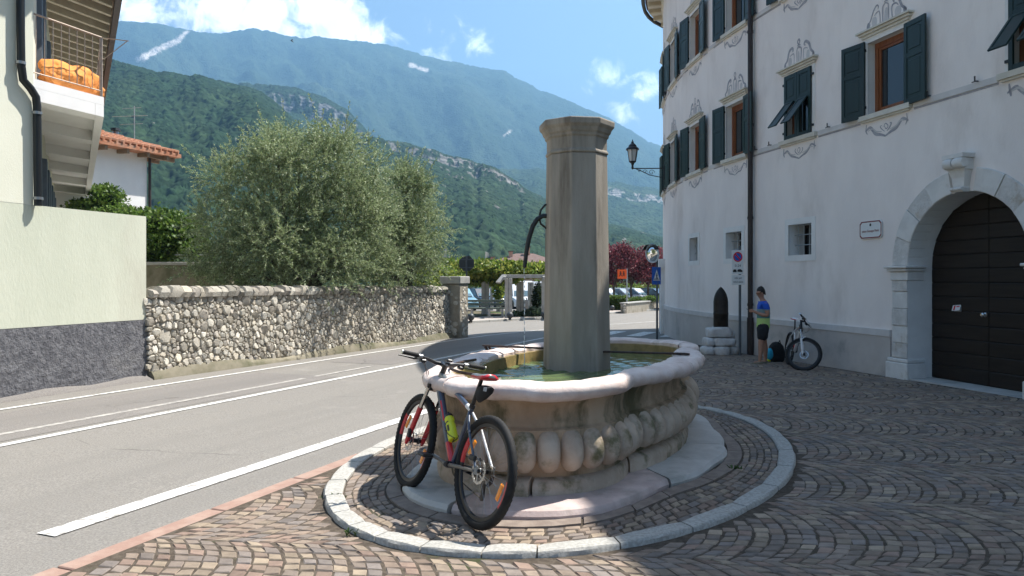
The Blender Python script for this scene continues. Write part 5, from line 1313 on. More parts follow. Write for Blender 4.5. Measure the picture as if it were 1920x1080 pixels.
vine('climbing_vine', 'bright green vine massed on trellis left of the olive tree', [vb(300, 420, 20.5, 40, 30, .9), vb(345, 440, 20.5, 40, 40, .9), vb(320, 462, 20.3, 48, 26, .8), vb(262, 420, 20.8, 40, 26, 1), vb(372, 470, 20.2, 25, 22, .7), vb(285, 480, 20.2, 26, 18, .6)], 7000, .11)
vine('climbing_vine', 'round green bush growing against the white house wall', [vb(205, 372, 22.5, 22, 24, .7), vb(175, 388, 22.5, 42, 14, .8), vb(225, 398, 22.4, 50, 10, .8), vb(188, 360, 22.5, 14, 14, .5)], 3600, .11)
def olive(name, label, cx, cy, base_z, lumps, ntw, seed):
    np.random.seed(seed); rs = random.Random(seed); t = thing(name, label, 'tree', (cx, cy, base_z))
    m = MB(); forks = []
    m.tube([(cx, cy, base_z - .1), (cx + .05, cy, base_z + .5), (cx - .03, cy + .02, base_z + 1.0)], [.22, .17, .15], 10); m.build('trunk', 'bark', t, smooth=60)
    for lp in lumps:
        m = MB(); e = Vector(lp[:3]); s_ = Vector((cx - .03, cy + .02, base_z + .9)); mid = s_.lerp(e, .5) + Vector((rs.uniform(-.2, .2), rs.uniform(-.2, .2), rs.uniform(-.1, .25))); m.tube([s_, s_.lerp(mid, .5) + Vector((rs.uniform(-.06, .06), 0, .03)), mid, e], [.10, .075, .055, .018], 7); m.build('branch', 'bark', t, smooth=60)
    sub = []
    for lp in lumps:                          # smaller sprays of foliage on every bough
        for _ in range(6):
            q = Vector((rs.gauss(0, 1), rs.gauss(0, 1), rs.gauss(.25, 1))).normalized(); f = rs.uniform(.65, 1.0); e = rs.uniform(.28, .46); sub.append((lp[0] + q.x * lp[3] * f, lp[1] + q.y * lp[4] * f, lp[2] + q.z * lp[5] * f, lp[3] * e, lp[4] * e, lp[5] * e))
    lumps = list(lumps) + sub
    w = np.array([l[3] * l[4] * l[5] for l in lumps]) ** .64; k = np.random.choice(len(lumps), ntw, p=w / w.sum()); L = np.array(lumps)[k]
    d = np.random.normal(size=(ntw, 3)); d[:, 2] = d[:, 2] * .9 + .15; d /= np.linalg.norm(d, axis=1, keepdims=True); r = np.random.uniform(.25, .98, (ntw, 1)) ** .6
    P0 = L[:, :3] + d * r * L[:, 3:6]; D = d * .75 + np.random.normal(size=(ntw, 3)) * .45 + np.array([0, 0, .35]); D /= np.linalg.norm(D, axis=1, keepdims=True)
    ln = np.random.uniform(.28, .62, (ntw, 1)) * np.where(np.random.rand(ntw, 1) < .10, 1.6, 1)
    # arching twigs, droop at the lower flank
    droop = np.where(d[:, 2:3] < .1, -.35, -.05) * np.array([[0, 0, 1.0]])
    segs = 3; m = MB(); LP = []; LD = []
    V = []; Fq = []
    for i in range(ntw):
        pts = [P0[i] + D[i] * ln[i] * s_ / segs + droop[i] * ln[i] * (s_ / segs) ** 2 for s_ in range(segs + 1)]
        for a, b in zip(pts[:-1], pts[1:]):
            q = np.cross(b - a, [.3, .5, .8]); q = q / (np.linalg.norm(q) + 1e-9) * .004; n0 = len(V); V += [a - q, a + q, b + q * .7, b - q * .7]; Fq.append((n0, n0 + 1, n0 + 2, n0 + 3))
        nl = int(26 + 30 * float(ln[i, 0]))
        u = np.random.uniform(.02, 1, (nl, 1)); base = P0[i] + D[i] * ln[i] * u + droop[i] * ln[i] * u ** 2
        side = np.random.normal(size=(nl, 3)); LP.append(base); LD.append(D[i] * .75 + side * .55)
    np_mesh('twigs', V, Fq, 'bark', t, kind='stuff')
    LP = np.concatenate(LP); LD = np.concatenate(LD); n = len(LP)
    C = lcol(n, [(.19, .225, .12), (.23, .265, .155), (.15, .19, .09), (.28, .31, .20), (.17, .21, .10), (.33, .355, .25)], .25)
    leaves('crown', LP, LD, np.random.uniform(.05, .095, n), np.random.uniform(.013, .022, n), C, 'leaf_olive', t, fold=.1)
    return t
def wall_y(px): u = (px - 960) / F; k = WD.x / WD.y; return (W0.x - k * W0.y) / (u - k)
def ol(px, py, Y, rx, ry, rz):
    Yn = max(Y, wall_y(px) + .75 * ry); k = Yn / Y; a = A(px, py, Yn); return (a.x, a.y, a.z, rx * k, ry, rz * k)
oc1 = A(575, 522, 18.4)
olive('olive_tree', 'large bushy silver green olive tree behind the stone wall', oc1.x, 18.4, .3,
      [ol(560, 330, 18.4, 1.15, 1.2, .95), ol(640, 320, 18.5, 1.05, 1.1, .95), ol(480, 360, 18.3, 1.0, 1.1, .95), ol(430, 430, 18.2, .85, 1.0, .85), ol(530, 430, 17.9, 1.3, 1.2, 1.1), ol(630, 430, 18.0, 1.2, 1.2, 1.15), ol(480, 490, 18.0, 1.15, 1.0, .75), ol(600, 500, 17.8, 1.2, 1.0, .7), ol(690, 400, 18.5, .7, .9, .95), ol(520, 285, 18.6, .55, .6, .5), ol(680, 490, 18.2, .75, .9, .65), ol(420, 510, 18.2, .7, .8, .45)], 5200, 21)
oc2 = A(762, 522, 22.3)
olive('olive_tree', 'smaller olive tree to the right of the large one behind the wall', oc2.x, 22.3, .1,
      [ol(755, 385, 20.2, .75, .9, .85), ol(790, 430, 20.3, .62, .8, .85), ol(740, 450, 20.0, .8, .9, .9), ol(775, 495, 20.1, .75, .8, .65), ol(720, 510, 20.0, .6, .8, .5), ol(765, 345, 20.4, .35, .4, .45)], 2000, 22)
np.random.seed(77)
# ------------------------------------------------------------------ far side: pergola, park, cars, plum trees
def bollard(px, py, label):
    g = G(px, py); g.z += .10; t = thing('ball_bollard', label, 'bollard', tuple(g), group='round bollards along the far footway')
    m = MB(); m.ball(g + Vector((0, 0, .18)), .165, 18, 12); m.build('ball', 'bollard', t, smooth=180); m = MB(); m.lathe([(.07, -.05), (.07, .02), (.05, .04)], 12, c=g); m.build('foot', 'bollard', t)
for px, py, lb in ((883, 606, 'dark round bollard just right of the stone wall end'), (956, 602, 'dark round bollard before the front pergola pillar'), (1020, 600, 'dark round bollard beside the column by the second pillar'), (1148, 585, 'dark round bollard in front of the clipped hedge')): bollard(px, py, lb)
pg = thing('pergola', 'concrete pergola with square pillars overgrown by a yellow green vine', 'pergola', tuple(G(950, 600)))
def pillar(px, Y, wpx, ytop):
    x = (px - 960) / F * Y; w = wpx / F * Y; zt = CAMZ + (HOR - ytop) / F * Y; m = MB(); z0 = gz(Y)
    for q in (-1, 1): m.box((x + q * w * .27, Y, (z0 + zt) / 2), (w * .46, w * .9, zt - z0), b=.015)
    m.box((x, Y + .02, (z0 + zt) / 2), (w * .1, w * .7, zt - z0 - .02)); m.build('pillar', 'concrete', pg)
for a in ((953.5, 37.0, 14, 522), (1022, 37.4, 13, 522), (910, 40.5, 14, 528), (975, 41.0, 14, 528), (935, 45, 9, 528), (995, 45.2, 11, 529), (922, 47, 6, 530), (1012, 50, 8, 530)): pillar(*a)
zb = CAMZ + (HOR - 518) / F * 37
for Y_ in (37.0, 41.0): m = MB(); m.bar(((942 - 960) / F * Y_, Y_, zb), ((1075 - 960) / F * Y_, Y_ + .4, zb), .22, .17, b=.01); m.build('beam', 'concrete', pg)
for px in (946, 1020, 1060): m = MB(); m.bar(((px - 960) / F * 36.3, 36.2, zb - .1), ((px - 962) / F * 44, 46, zb + .17), .13, .16, b=.01); m.build('cross_beam', 'concrete', pg)
m = MB(); m.bar(((934 - 960) / F * 36.6, 36.6, zb - .32), ((946 - 960) / F * 36.9, 36.9, zb + .06), .3, .09); m.build('sloping_board', 'concrete', pg)
YG = [(.17, .23, .035), (.24, .28, .05), (.12, .19, .03), (.33, .33, .08), (.20, .26, .045), (.09, .15, .028)]
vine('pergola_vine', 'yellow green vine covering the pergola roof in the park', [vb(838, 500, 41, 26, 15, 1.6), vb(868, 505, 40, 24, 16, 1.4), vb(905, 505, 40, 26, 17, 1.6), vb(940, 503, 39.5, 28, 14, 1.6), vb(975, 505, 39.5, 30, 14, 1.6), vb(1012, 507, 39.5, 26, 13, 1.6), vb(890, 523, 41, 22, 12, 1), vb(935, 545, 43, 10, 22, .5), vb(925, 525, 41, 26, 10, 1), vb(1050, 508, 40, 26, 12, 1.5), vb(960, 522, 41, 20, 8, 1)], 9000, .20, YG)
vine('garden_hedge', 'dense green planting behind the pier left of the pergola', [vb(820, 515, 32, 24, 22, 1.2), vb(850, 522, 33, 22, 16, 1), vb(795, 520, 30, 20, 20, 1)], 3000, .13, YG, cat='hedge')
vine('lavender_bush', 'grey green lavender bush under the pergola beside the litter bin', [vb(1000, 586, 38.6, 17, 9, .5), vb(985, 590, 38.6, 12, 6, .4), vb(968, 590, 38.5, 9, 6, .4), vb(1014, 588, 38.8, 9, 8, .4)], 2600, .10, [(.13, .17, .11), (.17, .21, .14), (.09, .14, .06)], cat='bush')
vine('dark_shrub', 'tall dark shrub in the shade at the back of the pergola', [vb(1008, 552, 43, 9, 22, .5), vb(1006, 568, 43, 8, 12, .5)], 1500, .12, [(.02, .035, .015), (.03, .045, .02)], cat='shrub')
# bench and litter bin
bn = thing('park_bench', 'long green slatted bench on concrete legs behind the stone wall end', 'bench', tuple(G(915, 603)))
Yb = 37.2; gb = gz(Yb) + .14
for z_, w_, nm in ((.44, .09, 'seat_slat'), (.62, .12, 'back_slat'), (.80, .12, 'back_slat')): m = MB(); m.bar(((872 - 960) / F * Yb, Yb + (.18 if nm == 'back_slat' else 0), gb + z_), ((946 - 960) / F * Yb, Yb + (.18 if nm == 'back_slat' else 0), gb + z_), .05 if nm == 'back_slat' else .42, w_ if nm == 'back_slat' else .06, b=.01); m.build(nm, 'bench_wood', bn)
for px in (885, 917, 942): m = MB(); m.box(((px - 960) / F * Yb, Yb + .02, gb + .2), (.12, .4, .42)); m.build('leg', 'concrete', bn)
c = G(987, 593); lb = thing('litter_bin', 'small grey cylindrical litter bin on a post under the pergola', 'bin', tuple(c)); Yc = 38.3; x = (987 - 960) / F * Yc; z0 = gz(Yc) + .14
m = MB(); m.lathe([(.15, .38), (.16, .40), (.16, .82), (.14, .84)], 16, c=(x, Yc, z0)); m.build('drum', 'grey_metal', lb, smooth=40); m = MB(); m.tube([(x + .02, Yc + .2, z0), (x + .02, Yc + .2, z0 + .95)], .03, 8); m.build('post', 'pole_grey', lb)
# stop sign seen from behind
g = G(879, 600); Ys = 27.0; xs = (875 - 960) / F * Ys; zs = CAMZ + (HOR - 494) / F * Ys; ss = thing('road_sign', 'octagonal road sign seen from its dark back above the gate pier', 'road sign', (xs, Ys, gz(Ys)))
m = MB(); B = Matrix.Translation((xs, Ys - .03, zs)) @ Matrix.Rotation(R(-90), 4, 'X'); m.prism([(.30 * math.cos(R(22.5 + 45 * k)), .30 * math.sin(R(22.5 + 45 * k))) for k in range(8)], -.012, .012, B); m.build('plate', 'sign_back', ss)
m = MB(); m.tube([(xs, Ys - .07, gz(Ys)), (xs, Ys - .07, zs + .28)], .03, 10); m.build('pole', 'pole_grey', ss, smooth=60)
for dz_ in (-.15, .15): m = MB(); m.box((xs, Ys - .055, zs + dz_), (.5, .025, .04)); m.build('clamp', 'pole_grey', ss)
# brown roofed house
hc_ = A(985, 500, 110); bh = thing('brown_roof_house', 'low salmon house with brown hip roof beyond the pergola', 'house', (hc_.x, 110, -1))
m = MB(); m.box((hc_.x, 116, 1.3), (13.5, 11, 5.2)); m.build('wall', 'salmon_wall', bh)
rzz = 3.2; m = MB(); q = [(-7.9, 109.2), (7.9, 109.2), (7.9, 122.5), (-7.9, 122.5)]; m.add([(hc_.x + a, b, rzz) for a, b in q] + [(hc_.x - 1.4, 116, rzz + 2.35), (hc_.x + 1.4, 116, rzz + 2.35)] + [(hc_.x + a, b, rzz - .3) for a, b in q], [(0, 1, 5, 4), (1, 2, 5), (2, 3, 4, 5), (3, 0, 4), (0, 1, 7, 6), (1, 2, 8, 7), (2, 3, 9, 8), (3, 0, 6, 9), (6, 7, 8, 9)]); rf = m.build('roof', 'brown_roof', bh)
for dx, dy, dz_ in ((-5.0, 113, 1.05), (-2.2, 114.5, 2.0), (.5, 115.5, 2.7)):
    m = MB(); m.box((hc_.x + dx, dy, rzz + dz_), (.6, .6, 1.1)); ch = m.build('chimney', 'salmon_wall', rf); m = MB(); m.box((hc_.x + dx, dy, rzz + dz_ + .63), (.85, .85, .14)); m.build('chimney_cap', 'brown_roof', ch)

# cars
def car(label, x, y, yaw, paint, kind='hatch', s=1.0):
    t = thing('parked_car', label, 'car', (x, y, gz(y) + .16), (0, 0, yaw), 'cars parked in the far car park')
    van = kind == 'van'; L_, W_, H_ = (4.7, 1.85, 1.95) if van else (4.15, 1.74, 1.46)
    low = [(-L_ / 2, .35), (-L_ / 2 + .03, .72), (-L_ / 2 + .12, .92), (L_ / 2 - 1.15, .90), (L_ / 2 - .25, .74), (L_ / 2 - .03, .55), (L_ / 2, .32), (L_ / 2 - .1, .2), (-L_ / 2 + .08, .2)]
    m = MB(); rings = []
    for yy, k in ((-W_ / 2, .96), (-W_ / 2 + .06, 1), (0, 1.01), (W_ / 2 - .06, 1), (W_ / 2, .96)): rings.append([Vector((a * (k if abs(yy) > .8 else 1), yy, .2 + (b - .2) * (1 if abs(yy) < W_ / 2 - .01 else .95))) for a, b in low])
    m.loft(rings); m.build('body', paint, t, local=True, smooth=40)
    if van: cab = [(-L_ / 2 + .03, .88), (-L_ / 2 + .10, H_), (L_ / 2 - 1.75, H_), (L_ / 2 - 1.0, .88)]
    else: cab = [(-L_ / 2 + .10, .88), (-L_ / 2 + .55, H_ - .05), (-.3, H_), (.45, H_ - .06), (1.15, .88)]
    m = MB(); m.loft([[Vector((a, yy * (1 if b < 1 else .86), b)) for a, b in cab] for yy in (-W_ / 2 + .07, W_ / 2 - .07)]); cb = m.build('cabin', paint, t, local=True)
    def pane(pts, nm='window'): m = MB(); m.add(pts, [(0, 1, 2, 3)]); m.build(nm, 'car_glass', cb, local=True, fixn=False)
    for sg in (-1, 1):
        y0, y1 = sg * (W_ / 2 - .062), sg * ((W_ / 2 - .07) * .86 + .012); ht = H_ - .10
        f0, f1 = (L_ / 2 - 1.15, L_ / 2 - 1.8) if van else (.95, .38)
        pane([(f0, y0, .93), (.0, y0, .93), (.0, y1, ht), (f1, y1, ht)]); r0, r1 = (-L_ / 2 + .3, -L_ / 2 + .3) if van else (-L_ / 2 + .40, -L_ / 2 + .68); pane([(-.08, y0, .93), (r0, y0, .93), (r1, y1, ht), (-.08, y1, ht)])
        for wx in (-L_ / 2 + .78, L_ / 2 - .82):
            B = Matrix.Translation((wx, sg * (W_ / 2 - .10), .31)) @ Matrix.Rotation(R(90), 4, 'X'); m = MB(); m.lathe([(.22, -.1), (.31, -.1), (.315, 0), (.31, .1), (.22, .1)], 18, B); wh_ = m.build('wheel', 'rubber', t, local=True, smooth=40); m = MB(); m.lathe([(.02, -.08), (.21, -.095), (.21, .095), (.02, .08)], 14, B); m.build('rim', 'grey_metal', wh_, local=True)
        m = MB(); m.box((L_ / 2 - .16, sg * .62, .66), (.22, .30, .13), b=.03); m.build('headlight', 'lamp_glass', t, local=True); m = MB(); m.box((-L_ / 2 + .05, sg * .7, .82), (.08, .22, .22), b=.02); m.build('tail_light', 'lamp_red', t, local=True)
    fx = (L_ / 2 - 1.72, L_ / 2 - .99) if van else (.46, 1.16); hh = W_ / 2 - .16
    pane([(fx[1], -hh, .91), (fx[1], hh, .91), (fx[0] + .005, hh * .84, H_ - .12), (fx[0] + .005, -hh * .84, H_ - .12)], 'windscreen')
    rx = (-L_ / 2 + .02, -L_ / 2 + .09) if van else (-L_ / 2 + .10, -L_ / 2 + .52); pane([(rx[0] - .012, hh, .93), (rx[0] - .012, -hh, .93), (rx[1] - .012, -hh * .84, H_ - .14), (rx[1] - .012, hh * .84, H_ - .14)], 'rear_window')
    return t
car('pale blue car half hidden behind the bench and gate pier', -3.6, 48, R(-70), 'car_blue'); car('dark blue car parked behind the left pergola pillars', -2.2, 51.5, R(-60), 'car_dark'); car('white van seen between the pergola pillars', .55, 52, R(-75), 'car_white', 'van'); car('pale car behind the rear pergola pillars', -.9, 55.5, R(-80), 'car_blue'); car('white car behind the shaded shrub of the pergola', 2.3, 57, R(-100), 'car_white', 'van')
for k, (x, pt, lb) in enumerate(((7.3, 'car_white', 'white car nearest the column in the far row of parked cars'), (8.5, 'car_silver', 'silver car second from the column in the far row'), (9.75, 'car_white', 'white car behind the orange sign in the far row'), (11.4, 'car_dark', 'dark blue car at the right end of the far row'))): car(lb, x, 58.2 + k * .6, R(-32), pt)
# hedge, low wall, plum trees, vineyard
hd = thing('clipped_hedge', 'clipped green box hedge beside the low stone wall', 'hedge', tuple(G(1158, 583)))
x0, x1, Yh = (1132 - 960) / F * 49, (1180 - 960) / F * 49, 49.5; zt = CAMZ + (HOR - 557) / F * Yh
m = MB(); m.box(((x0 + x1) / 2, Yh + .35, (zt + gz(50)) / 2 - .1), (x1 - x0 - .2, .8, zt - gz(50) - .15)); m.build('dark_core', 'hedge_core', hd)  # solid dark box inside the hedge leaves
n = 5200; P = np.stack([np.random.uniform(x0, x1, n), np.random.uniform(Yh - .15, Yh + .9, n), np.random.uniform(gz(50), zt, n)], 1); P[: n // 2, 1] = Yh - .12 + np.random.normal(size=n // 2) * .05; P[n // 2: n * 3 // 4, 2] = zt + np.random.normal(size=n // 4) * .04
leaves('foliage', P, np.random.normal(size=(n, 3)) + np.array([0, -.6, .6]), .10, .06, lcol(n, [(.09, .15, .03), (.12, .19, .04), (.06, .11, .025), (.15, .2, .05)]), 'leaf_green', hd)
lw = thing('low_stone_wall', 'low coursed stone wall along the far side of the road', 'wall', tuple(G(1200, 584)))
a = G(1170, 588); b = G(1262, 577); a2 = Vector((a.x, a.y)); b2 = Vector((b.x, b.y)); d = (b2 - a2).normalized(); nrm = Vector((d.y, -d.x)); ln = (b2 - a2).length
m = MB(); m.bar((a.x, a.y + .2, gz(a.y) + .22), (b.x, b.y + .2, gz(b.y) + .28), .38, .72); m.build('core', 'mortar', lw)
rs = random.Random(3)
for row in range(4):
    l = rs.uniform(0, .1)
    while l < ln - .2:
        w = rs.uniform(.28, .55); p = a2 + d * (l + w / 2); z_ = gz(p.y) + .02 + row * .155; m = MB(); c = rs.choice([(.50, .44, .36, 1), (.56, .5, .42, 1), (.44, .39, .32, 1), (.6, .55, .48, 1)])
        m.box((p.x, p.y + .0, z_ + .06), (w - .03, .12, .125), rz=math.atan2(d.y, d.x), b=.02, colr=c); m.build('stone', 'rubble', lw, usecol=True); l += w
m = MB(); m.bar((a.x, a.y + .19, gz(a.y) + .64), (b.x, b.y + .19, gz(b.y) + .70), .5, .08, b=.01); m.build('coping', 'concrete', lw)
vine('flower_bed_hedge', 'low loose green hedge growing above the low stone wall', [vb(1195, 562, 51.5, 16, 5, .5), vb(1220, 560, 52, 16, 5, .5), vb(1245, 559, 52.5, 16, 5, .5)], 2200, .10, cat='hedge')
PC = [(.16, .035, .05), (.10, .025, .035), (.22, .05, .07), (.07, .02, .03), (.13, .05, .055), (.28, .09, .10)]
def plum(label, px, Y, top, rad, seed):
    np.random.seed(seed); x = (px - 960) / F * Y; z0 = gz(Y) + .15; zt = CAMZ + (HOR - top) / F * Y; t = thing('plum_tree', label, 'tree', (x, Y, z0), group='purple plum trees in the park')
    zc = CAMZ + (HOR - 532) / F * Y; m = MB(); m.tube([(x, Y, z0), (x - .04, Y, zc - .25), (x, Y, zc + .3)], [.10, .075, .06], 8); m.build('trunk', 'bark', t, smooth=60); rs = random.Random(seed); lumps = []
    for k in range(9):
        an = k * 2.4; r = rad * rs.uniform(.35, .72); zz = zc + .35 + (zt - zc - .5) * rs.random(); lumps.append((x + r * math.cos(an), Y + r * math.sin(an) * .8, zz, rad * .55, rad * .55, rad * .48)); m = MB(); m.tube([(x, Y, zc - .2), (x + r * .45 * math.cos(an), Y + r * .4 * math.sin(an), zc + (zz - zc) * .6), lumps[-1][:3]], [.045, .03, .012], 5); m.build('branch', 'bark', t)
    lumps.append((x, Y, zt - rad * .45, rad * .5, rad * .5, rad * .45)); blob_leaves('crown', lumps, 4200, .15, .09, PC, 'leaf_plum', t, shell=.3); return t
plum('purple leaved plum tree next to the column', 1152, 54, 462, 1.45, 1); plum('purple leaved plum tree behind the orange sign', 1184, 55, 470, 1.35, 2); plum('purple leaved plum tree behind the blue crossing sign', 1216, 56, 468, 1.5, 3); plum('purple leaved plum tree half hidden by the fountain column', 1118, 55, 460, 1.5, 4); plum('purple leaved plum tree at the palazzo corner', 1250, 58, 472, 1.5, 5)
np.random.seed(5)
vine('vineyard_row', 'bright green vine rows behind the parked cars', [vb(1090 + k * 22, 543 + (k % 3), 66 + (k % 2), 20, 13, 1.2) for k in range(9)], 6000, .22, [(.12, .18, .035), (.17, .23, .05), (.08, .13, .03), (.22, .27, .07)])
vine('vineyard_row', 'green vine rows behind the pergola and its cars', [vb(780 + k * 26, 540 + (k % 3) * 2, 72 + (k % 2), 22, 14, 1.4) for k in range(12)], 5000, .24)
def line_trees():
    for k, (px, py, Y, w, h) in enumerate(((300, 505, 60, 60, 40), (400, 512, 66, 50, 32), (520, 512, 90, 60, 26), (640, 512, 95, 60, 24), (740, 512, 100, 50, 22), (850, 510, 120, 40, 16), (1080, 512, 130, 60, 16), (1180, 508, 135, 60, 18), (1300, 505, 140, 60, 22))):
        vine('garden_tree', 'broad leafy tree in the valley gardens, ' + ['far left beyond the vine', 'behind the left of the large olive', 'behind the large olive crown', 'behind the right of the large olive', 'behind the smaller olive', 'above the gate pier', 'behind the fountain column', 'behind the plum trees', 'behind the palazzo corner'][k], [vb(px + dx * w * .5, py + dy * h * .3, Y, w * .45, h * .5, w / F * Y * .5) for dx, dy in ((-1, .3), (0, -.5), (1, .3), (.4, .6), (-.5, .5))], 1600, .5, [(.05, .09, .025), (.075, .12, .03), (.04, .07, .02)], cat='tree')
line_trees()

# ------------------------------------------------------------------ street furniture at the corner
cs = thing('orange_sign', 'square orange school children sign on a thin pale pole', 'road sign', tuple(G(1175, 583)))
Yo = 47.5; xo = (1175.5 - 960) / F * Yo; zo = CAMZ + (HOR - 514) / F * Yo
m = MB(); m.tube([(xo, Yo, gz(Yo)), (xo, Yo, zo + .36)], .035, 8); m.build('pole', 'galvanised', cs)
m = MB(); m.box((xo - .32, Yo - .04, zo), (.60, .02, .60)); m.build('plate', 'sign_orange', cs)
for dx in (-.43, -.22):
    m = MB(); m.ball((xo + dx, Yo - .055, zo + .14), (.045, .008, .045), 10, 6); m.tube([(xo + dx, Yo - .053, zo + .08), (xo + dx + .02, Yo - .053, zo - .04)], .035, 6); m.tube([(xo + dx, Yo - .053, zo - .04), (xo + dx - .09, Yo - .053, zo - .14)], .02, 5); m.tube([(xo + dx + .02, Yo - .053, zo - .04), (xo + dx + .09, Yo - .053, zo - .12)], .02, 5); m.tube([(xo + dx - .08, Yo - .053, zo + .01), (xo + dx + .09, Yo - .053, zo + .05)], .016, 5); m.build('running_figure', 'sign_black', cs)
Yp = 22.6; xp = (1232 - 960) / F * Yp; pz = gz(Yp)
ps = thing('crossing_sign', 'blue pedestrian crossing sign on a dark pole at the palazzo corner', 'road sign', (xp, Yp, pz))
m = MB(); m.tube([(xp, Yp, pz), (xp, Yp, CAMZ + (HOR - 462) / F * Yp)], .034, 10); m.build('pole', 'pole_grey', ps, smooth=60)
zc = CAMZ + (HOR - 517) / F * Yp; B = Matrix.Translation((xp - .03, Yp - .05, zc)) @ Matrix.Rotation(R(38), 4, 'Z') @ Matrix.Rotation(R(90), 4, 'X')
m = MB(); m.box((0, 0, 0), (.40, .54, .02), M4=B, b=.004); m.build('plate', 'sign_blue', ps)
m = MB(); m.prism([(-.155, -.15), (.155, -.15), (0, .19)], .011, .013, B); m.build('triangle', 'sign_white', ps)
m = MB(); m.ball(B @ Vector((0, .075, .014)), (.02, .006, .02), 8, 5); m.tube([B @ Vector((0, .05, .0145)), B @ Vector((0, -.02, .0145))], .018, 5); m.tube([B @ Vector((0, -.02, .0145)), B @ Vector((-.04, -.11, .0145))], .011, 5); m.tube([B @ Vector((0, -.02, .0145)), B @ Vector((.045, -.11, .0145))], .011, 5); m.tube([B @ Vector((-.04, .0, .0145)), B @ Vector((.045, .02, .0145))], .009, 5); m.build('walking_figure', 'sign_black', ps)
for k in range(5): m = MB(); x_ = -.11 + k * .055; m.prism([(x_ - .016, -.14), (x_ + .008, -.14), (x_ + .016, -.085), (x_ - .004, -.085)], .0132, .0142, B); m.build('stripe', 'sign_black', ps)
mr = thing('traffic_mirror', 'round convex traffic mirror with dark hood at the palazzo corner', 'mirror', (xp - .2, Yp, CAMZ + (HOR - 476) / F * Yp))
B = Matrix.Translation((xp - .17, Yp - .08, CAMZ + (HOR - 476) / F * Yp)) @ Matrix.Rotation(R(-58), 4, 'Z') @ Matrix.Rotation(R(97), 4, 'X')
m = MB(); m.lathe([(.285 * math.sin(a), .13 * math.cos(a) - .06) for a in np.linspace(.02, 1.2, 8)][::-1], 28, B); m.build('glass', 'mirror', mr, smooth=180)
m = MB(); m.lathe([(.262, -.035), (.285, -.03), (.285, .02), (.27, .022), (.268, -.02)], 28, B, ring=True); m.build('ring', 'sign_white', mr, smooth=40)
m = MB(); n = 14; r1 = [[B @ Vector((.30 * math.cos(t), .30 * math.sin(t), -.05)), B @ Vector((.30 * math.cos(t), .30 * math.sin(t), .13))] for t in np.linspace(R(25), R(155), n)]; m.loft(r1, closed=False, cap0=False, cap1=False); m.build('hood', 'dark_metal', mr, fixn=False, smooth=180)
m = MB(); m.tube([B @ Vector((0, 0, -.05)), (xp, Yp, CAMZ + (HOR - 476) / F * Yp)], .02, 6); m.build('arm', 'pole_grey', mr)
# wall lantern
Yl = 23.4; lx = (1187 - 960) / F * Yl
ln_ = thing('wall_lantern', 'black wrought iron lantern on a scrolled bracket at the palazzo edge', 'lamp', tuple(A(1187, 320, Yl)))
def LP(px, py): return A(px, py, Yl)
cx = LP(1186, 0).x; zb_, zt_ = LP(0, 303).z, LP(0, 281).z
m = MB(); M6 = Matrix.Rotation(R(12), 4, 'Z'); m.lathe([(.105, zb_), (.165, zt_)], 6, M6, c=(cx, Yl, 0)); m.build('glass', 'lamp_glass', ln_)
for k in range(6): m = MB(); a = R(12) + k * math.pi / 3; m.tube([(cx + .11 * math.cos(a), Yl + .11 * math.sin(a), zb_), (cx + .172 * math.cos(a), Yl + .172 * math.sin(a), zt_)], .010, 5); m.build('glazing_bar', 'black_iron', ln_)
m = MB(); m.lathe([(.215, zt_), (.20, zt_ + .05), (.13, zt_ + .10), (.13, zt_ + .13), (.09, zt_ + .18), (.035, zt_ + .22), (.05, zt_ + .25), (.018, zt_ + .28), (.012, zt_ + .33)], 12, c=(cx, Yl, 0)); m.build('cap', 'black_iron', ln_, smooth=35)
m = MB(); m.lathe([(.02, zb_ - .25), (.04, zb_ - .2), (.03, zb_ - .13), (.05, zb_ - .06), (.115, zb_ - .01), (.118, zb_ + .01)], 12, c=(cx, Yl, 0)); m.build('stem', 'black_iron', ln_, smooth=35)
wx = LP(1238, 0).x + .15; zz = zb_ - .22
m = MB(); m.tube([(cx, Yl, zz), (wx, Yl + .1, zz + .02)], .018, 6); m.tube([(wx, Yl + .1, zz + .1), (wx, Yl + .1, zz - .35)], .02, 6); m.tube([(cx + .12, Yl, zz - .02), (cx + .3, Yl, zz - .09), (cx + .55, Yl + .05, zz - .2), (wx - .05, Yl + .1, zz - .28)], .014, 6); br = m.build('bracket', 'black_iron', ln_)
for q, r in ((.22, .05), (.40, .075), (.62, .10)): m = MB(); m.tube([(cx + q + r * (1 - t / 14) * math.cos(t * .7), Yl + q * .1, zz - .03 - r * .9 + r * (1 - t / 14) * math.sin(t * .7)) for t in range(12)], .008, 5); m.build('scroll', 'black_iron', br)

# no parking sign
Yn = 17.1; xn = 5.33; pn = gz(Yn)
ns = thing('no_parking_sign', 'white no parking sign board on a grey pole before the palazzo wall', 'road sign', (xn, Yn, pn))
m = MB(); m.tube([(xn, Yn, pn - .05), (xn, Yn, 2.36)], .030, 10); m.build('pole', 'pole_grey', ns, smooth=60)
B = Matrix.Translation((xn - .07, Yn - .05, 1.98)) @ Matrix.Rotation(R(12), 4, 'Z') @ Matrix.Rotation(R(90), 4, 'X')
m = MB(); m.box((0, 0, 0), (.29, .56, .022), M4=B, b=.004); p1 = m.build('upper_plate', 'sign_white', ns)
m = MB(); m.lathe([(.088, .0115), (.118, .0115), (.118, .0125), (.088, .0125)], 26, B @ Matrix.Translation((0, .12, 0)), ring=True); m.build('red_ring', 'sign_red', p1)
m = MB(); m.lathe([(.0885, .0114), (.0885, .0124), (.001, .0124)], 26, B @ Matrix.Translation((0, .12, 0))); m.build('blue_disc', 'sign_blue', p1)
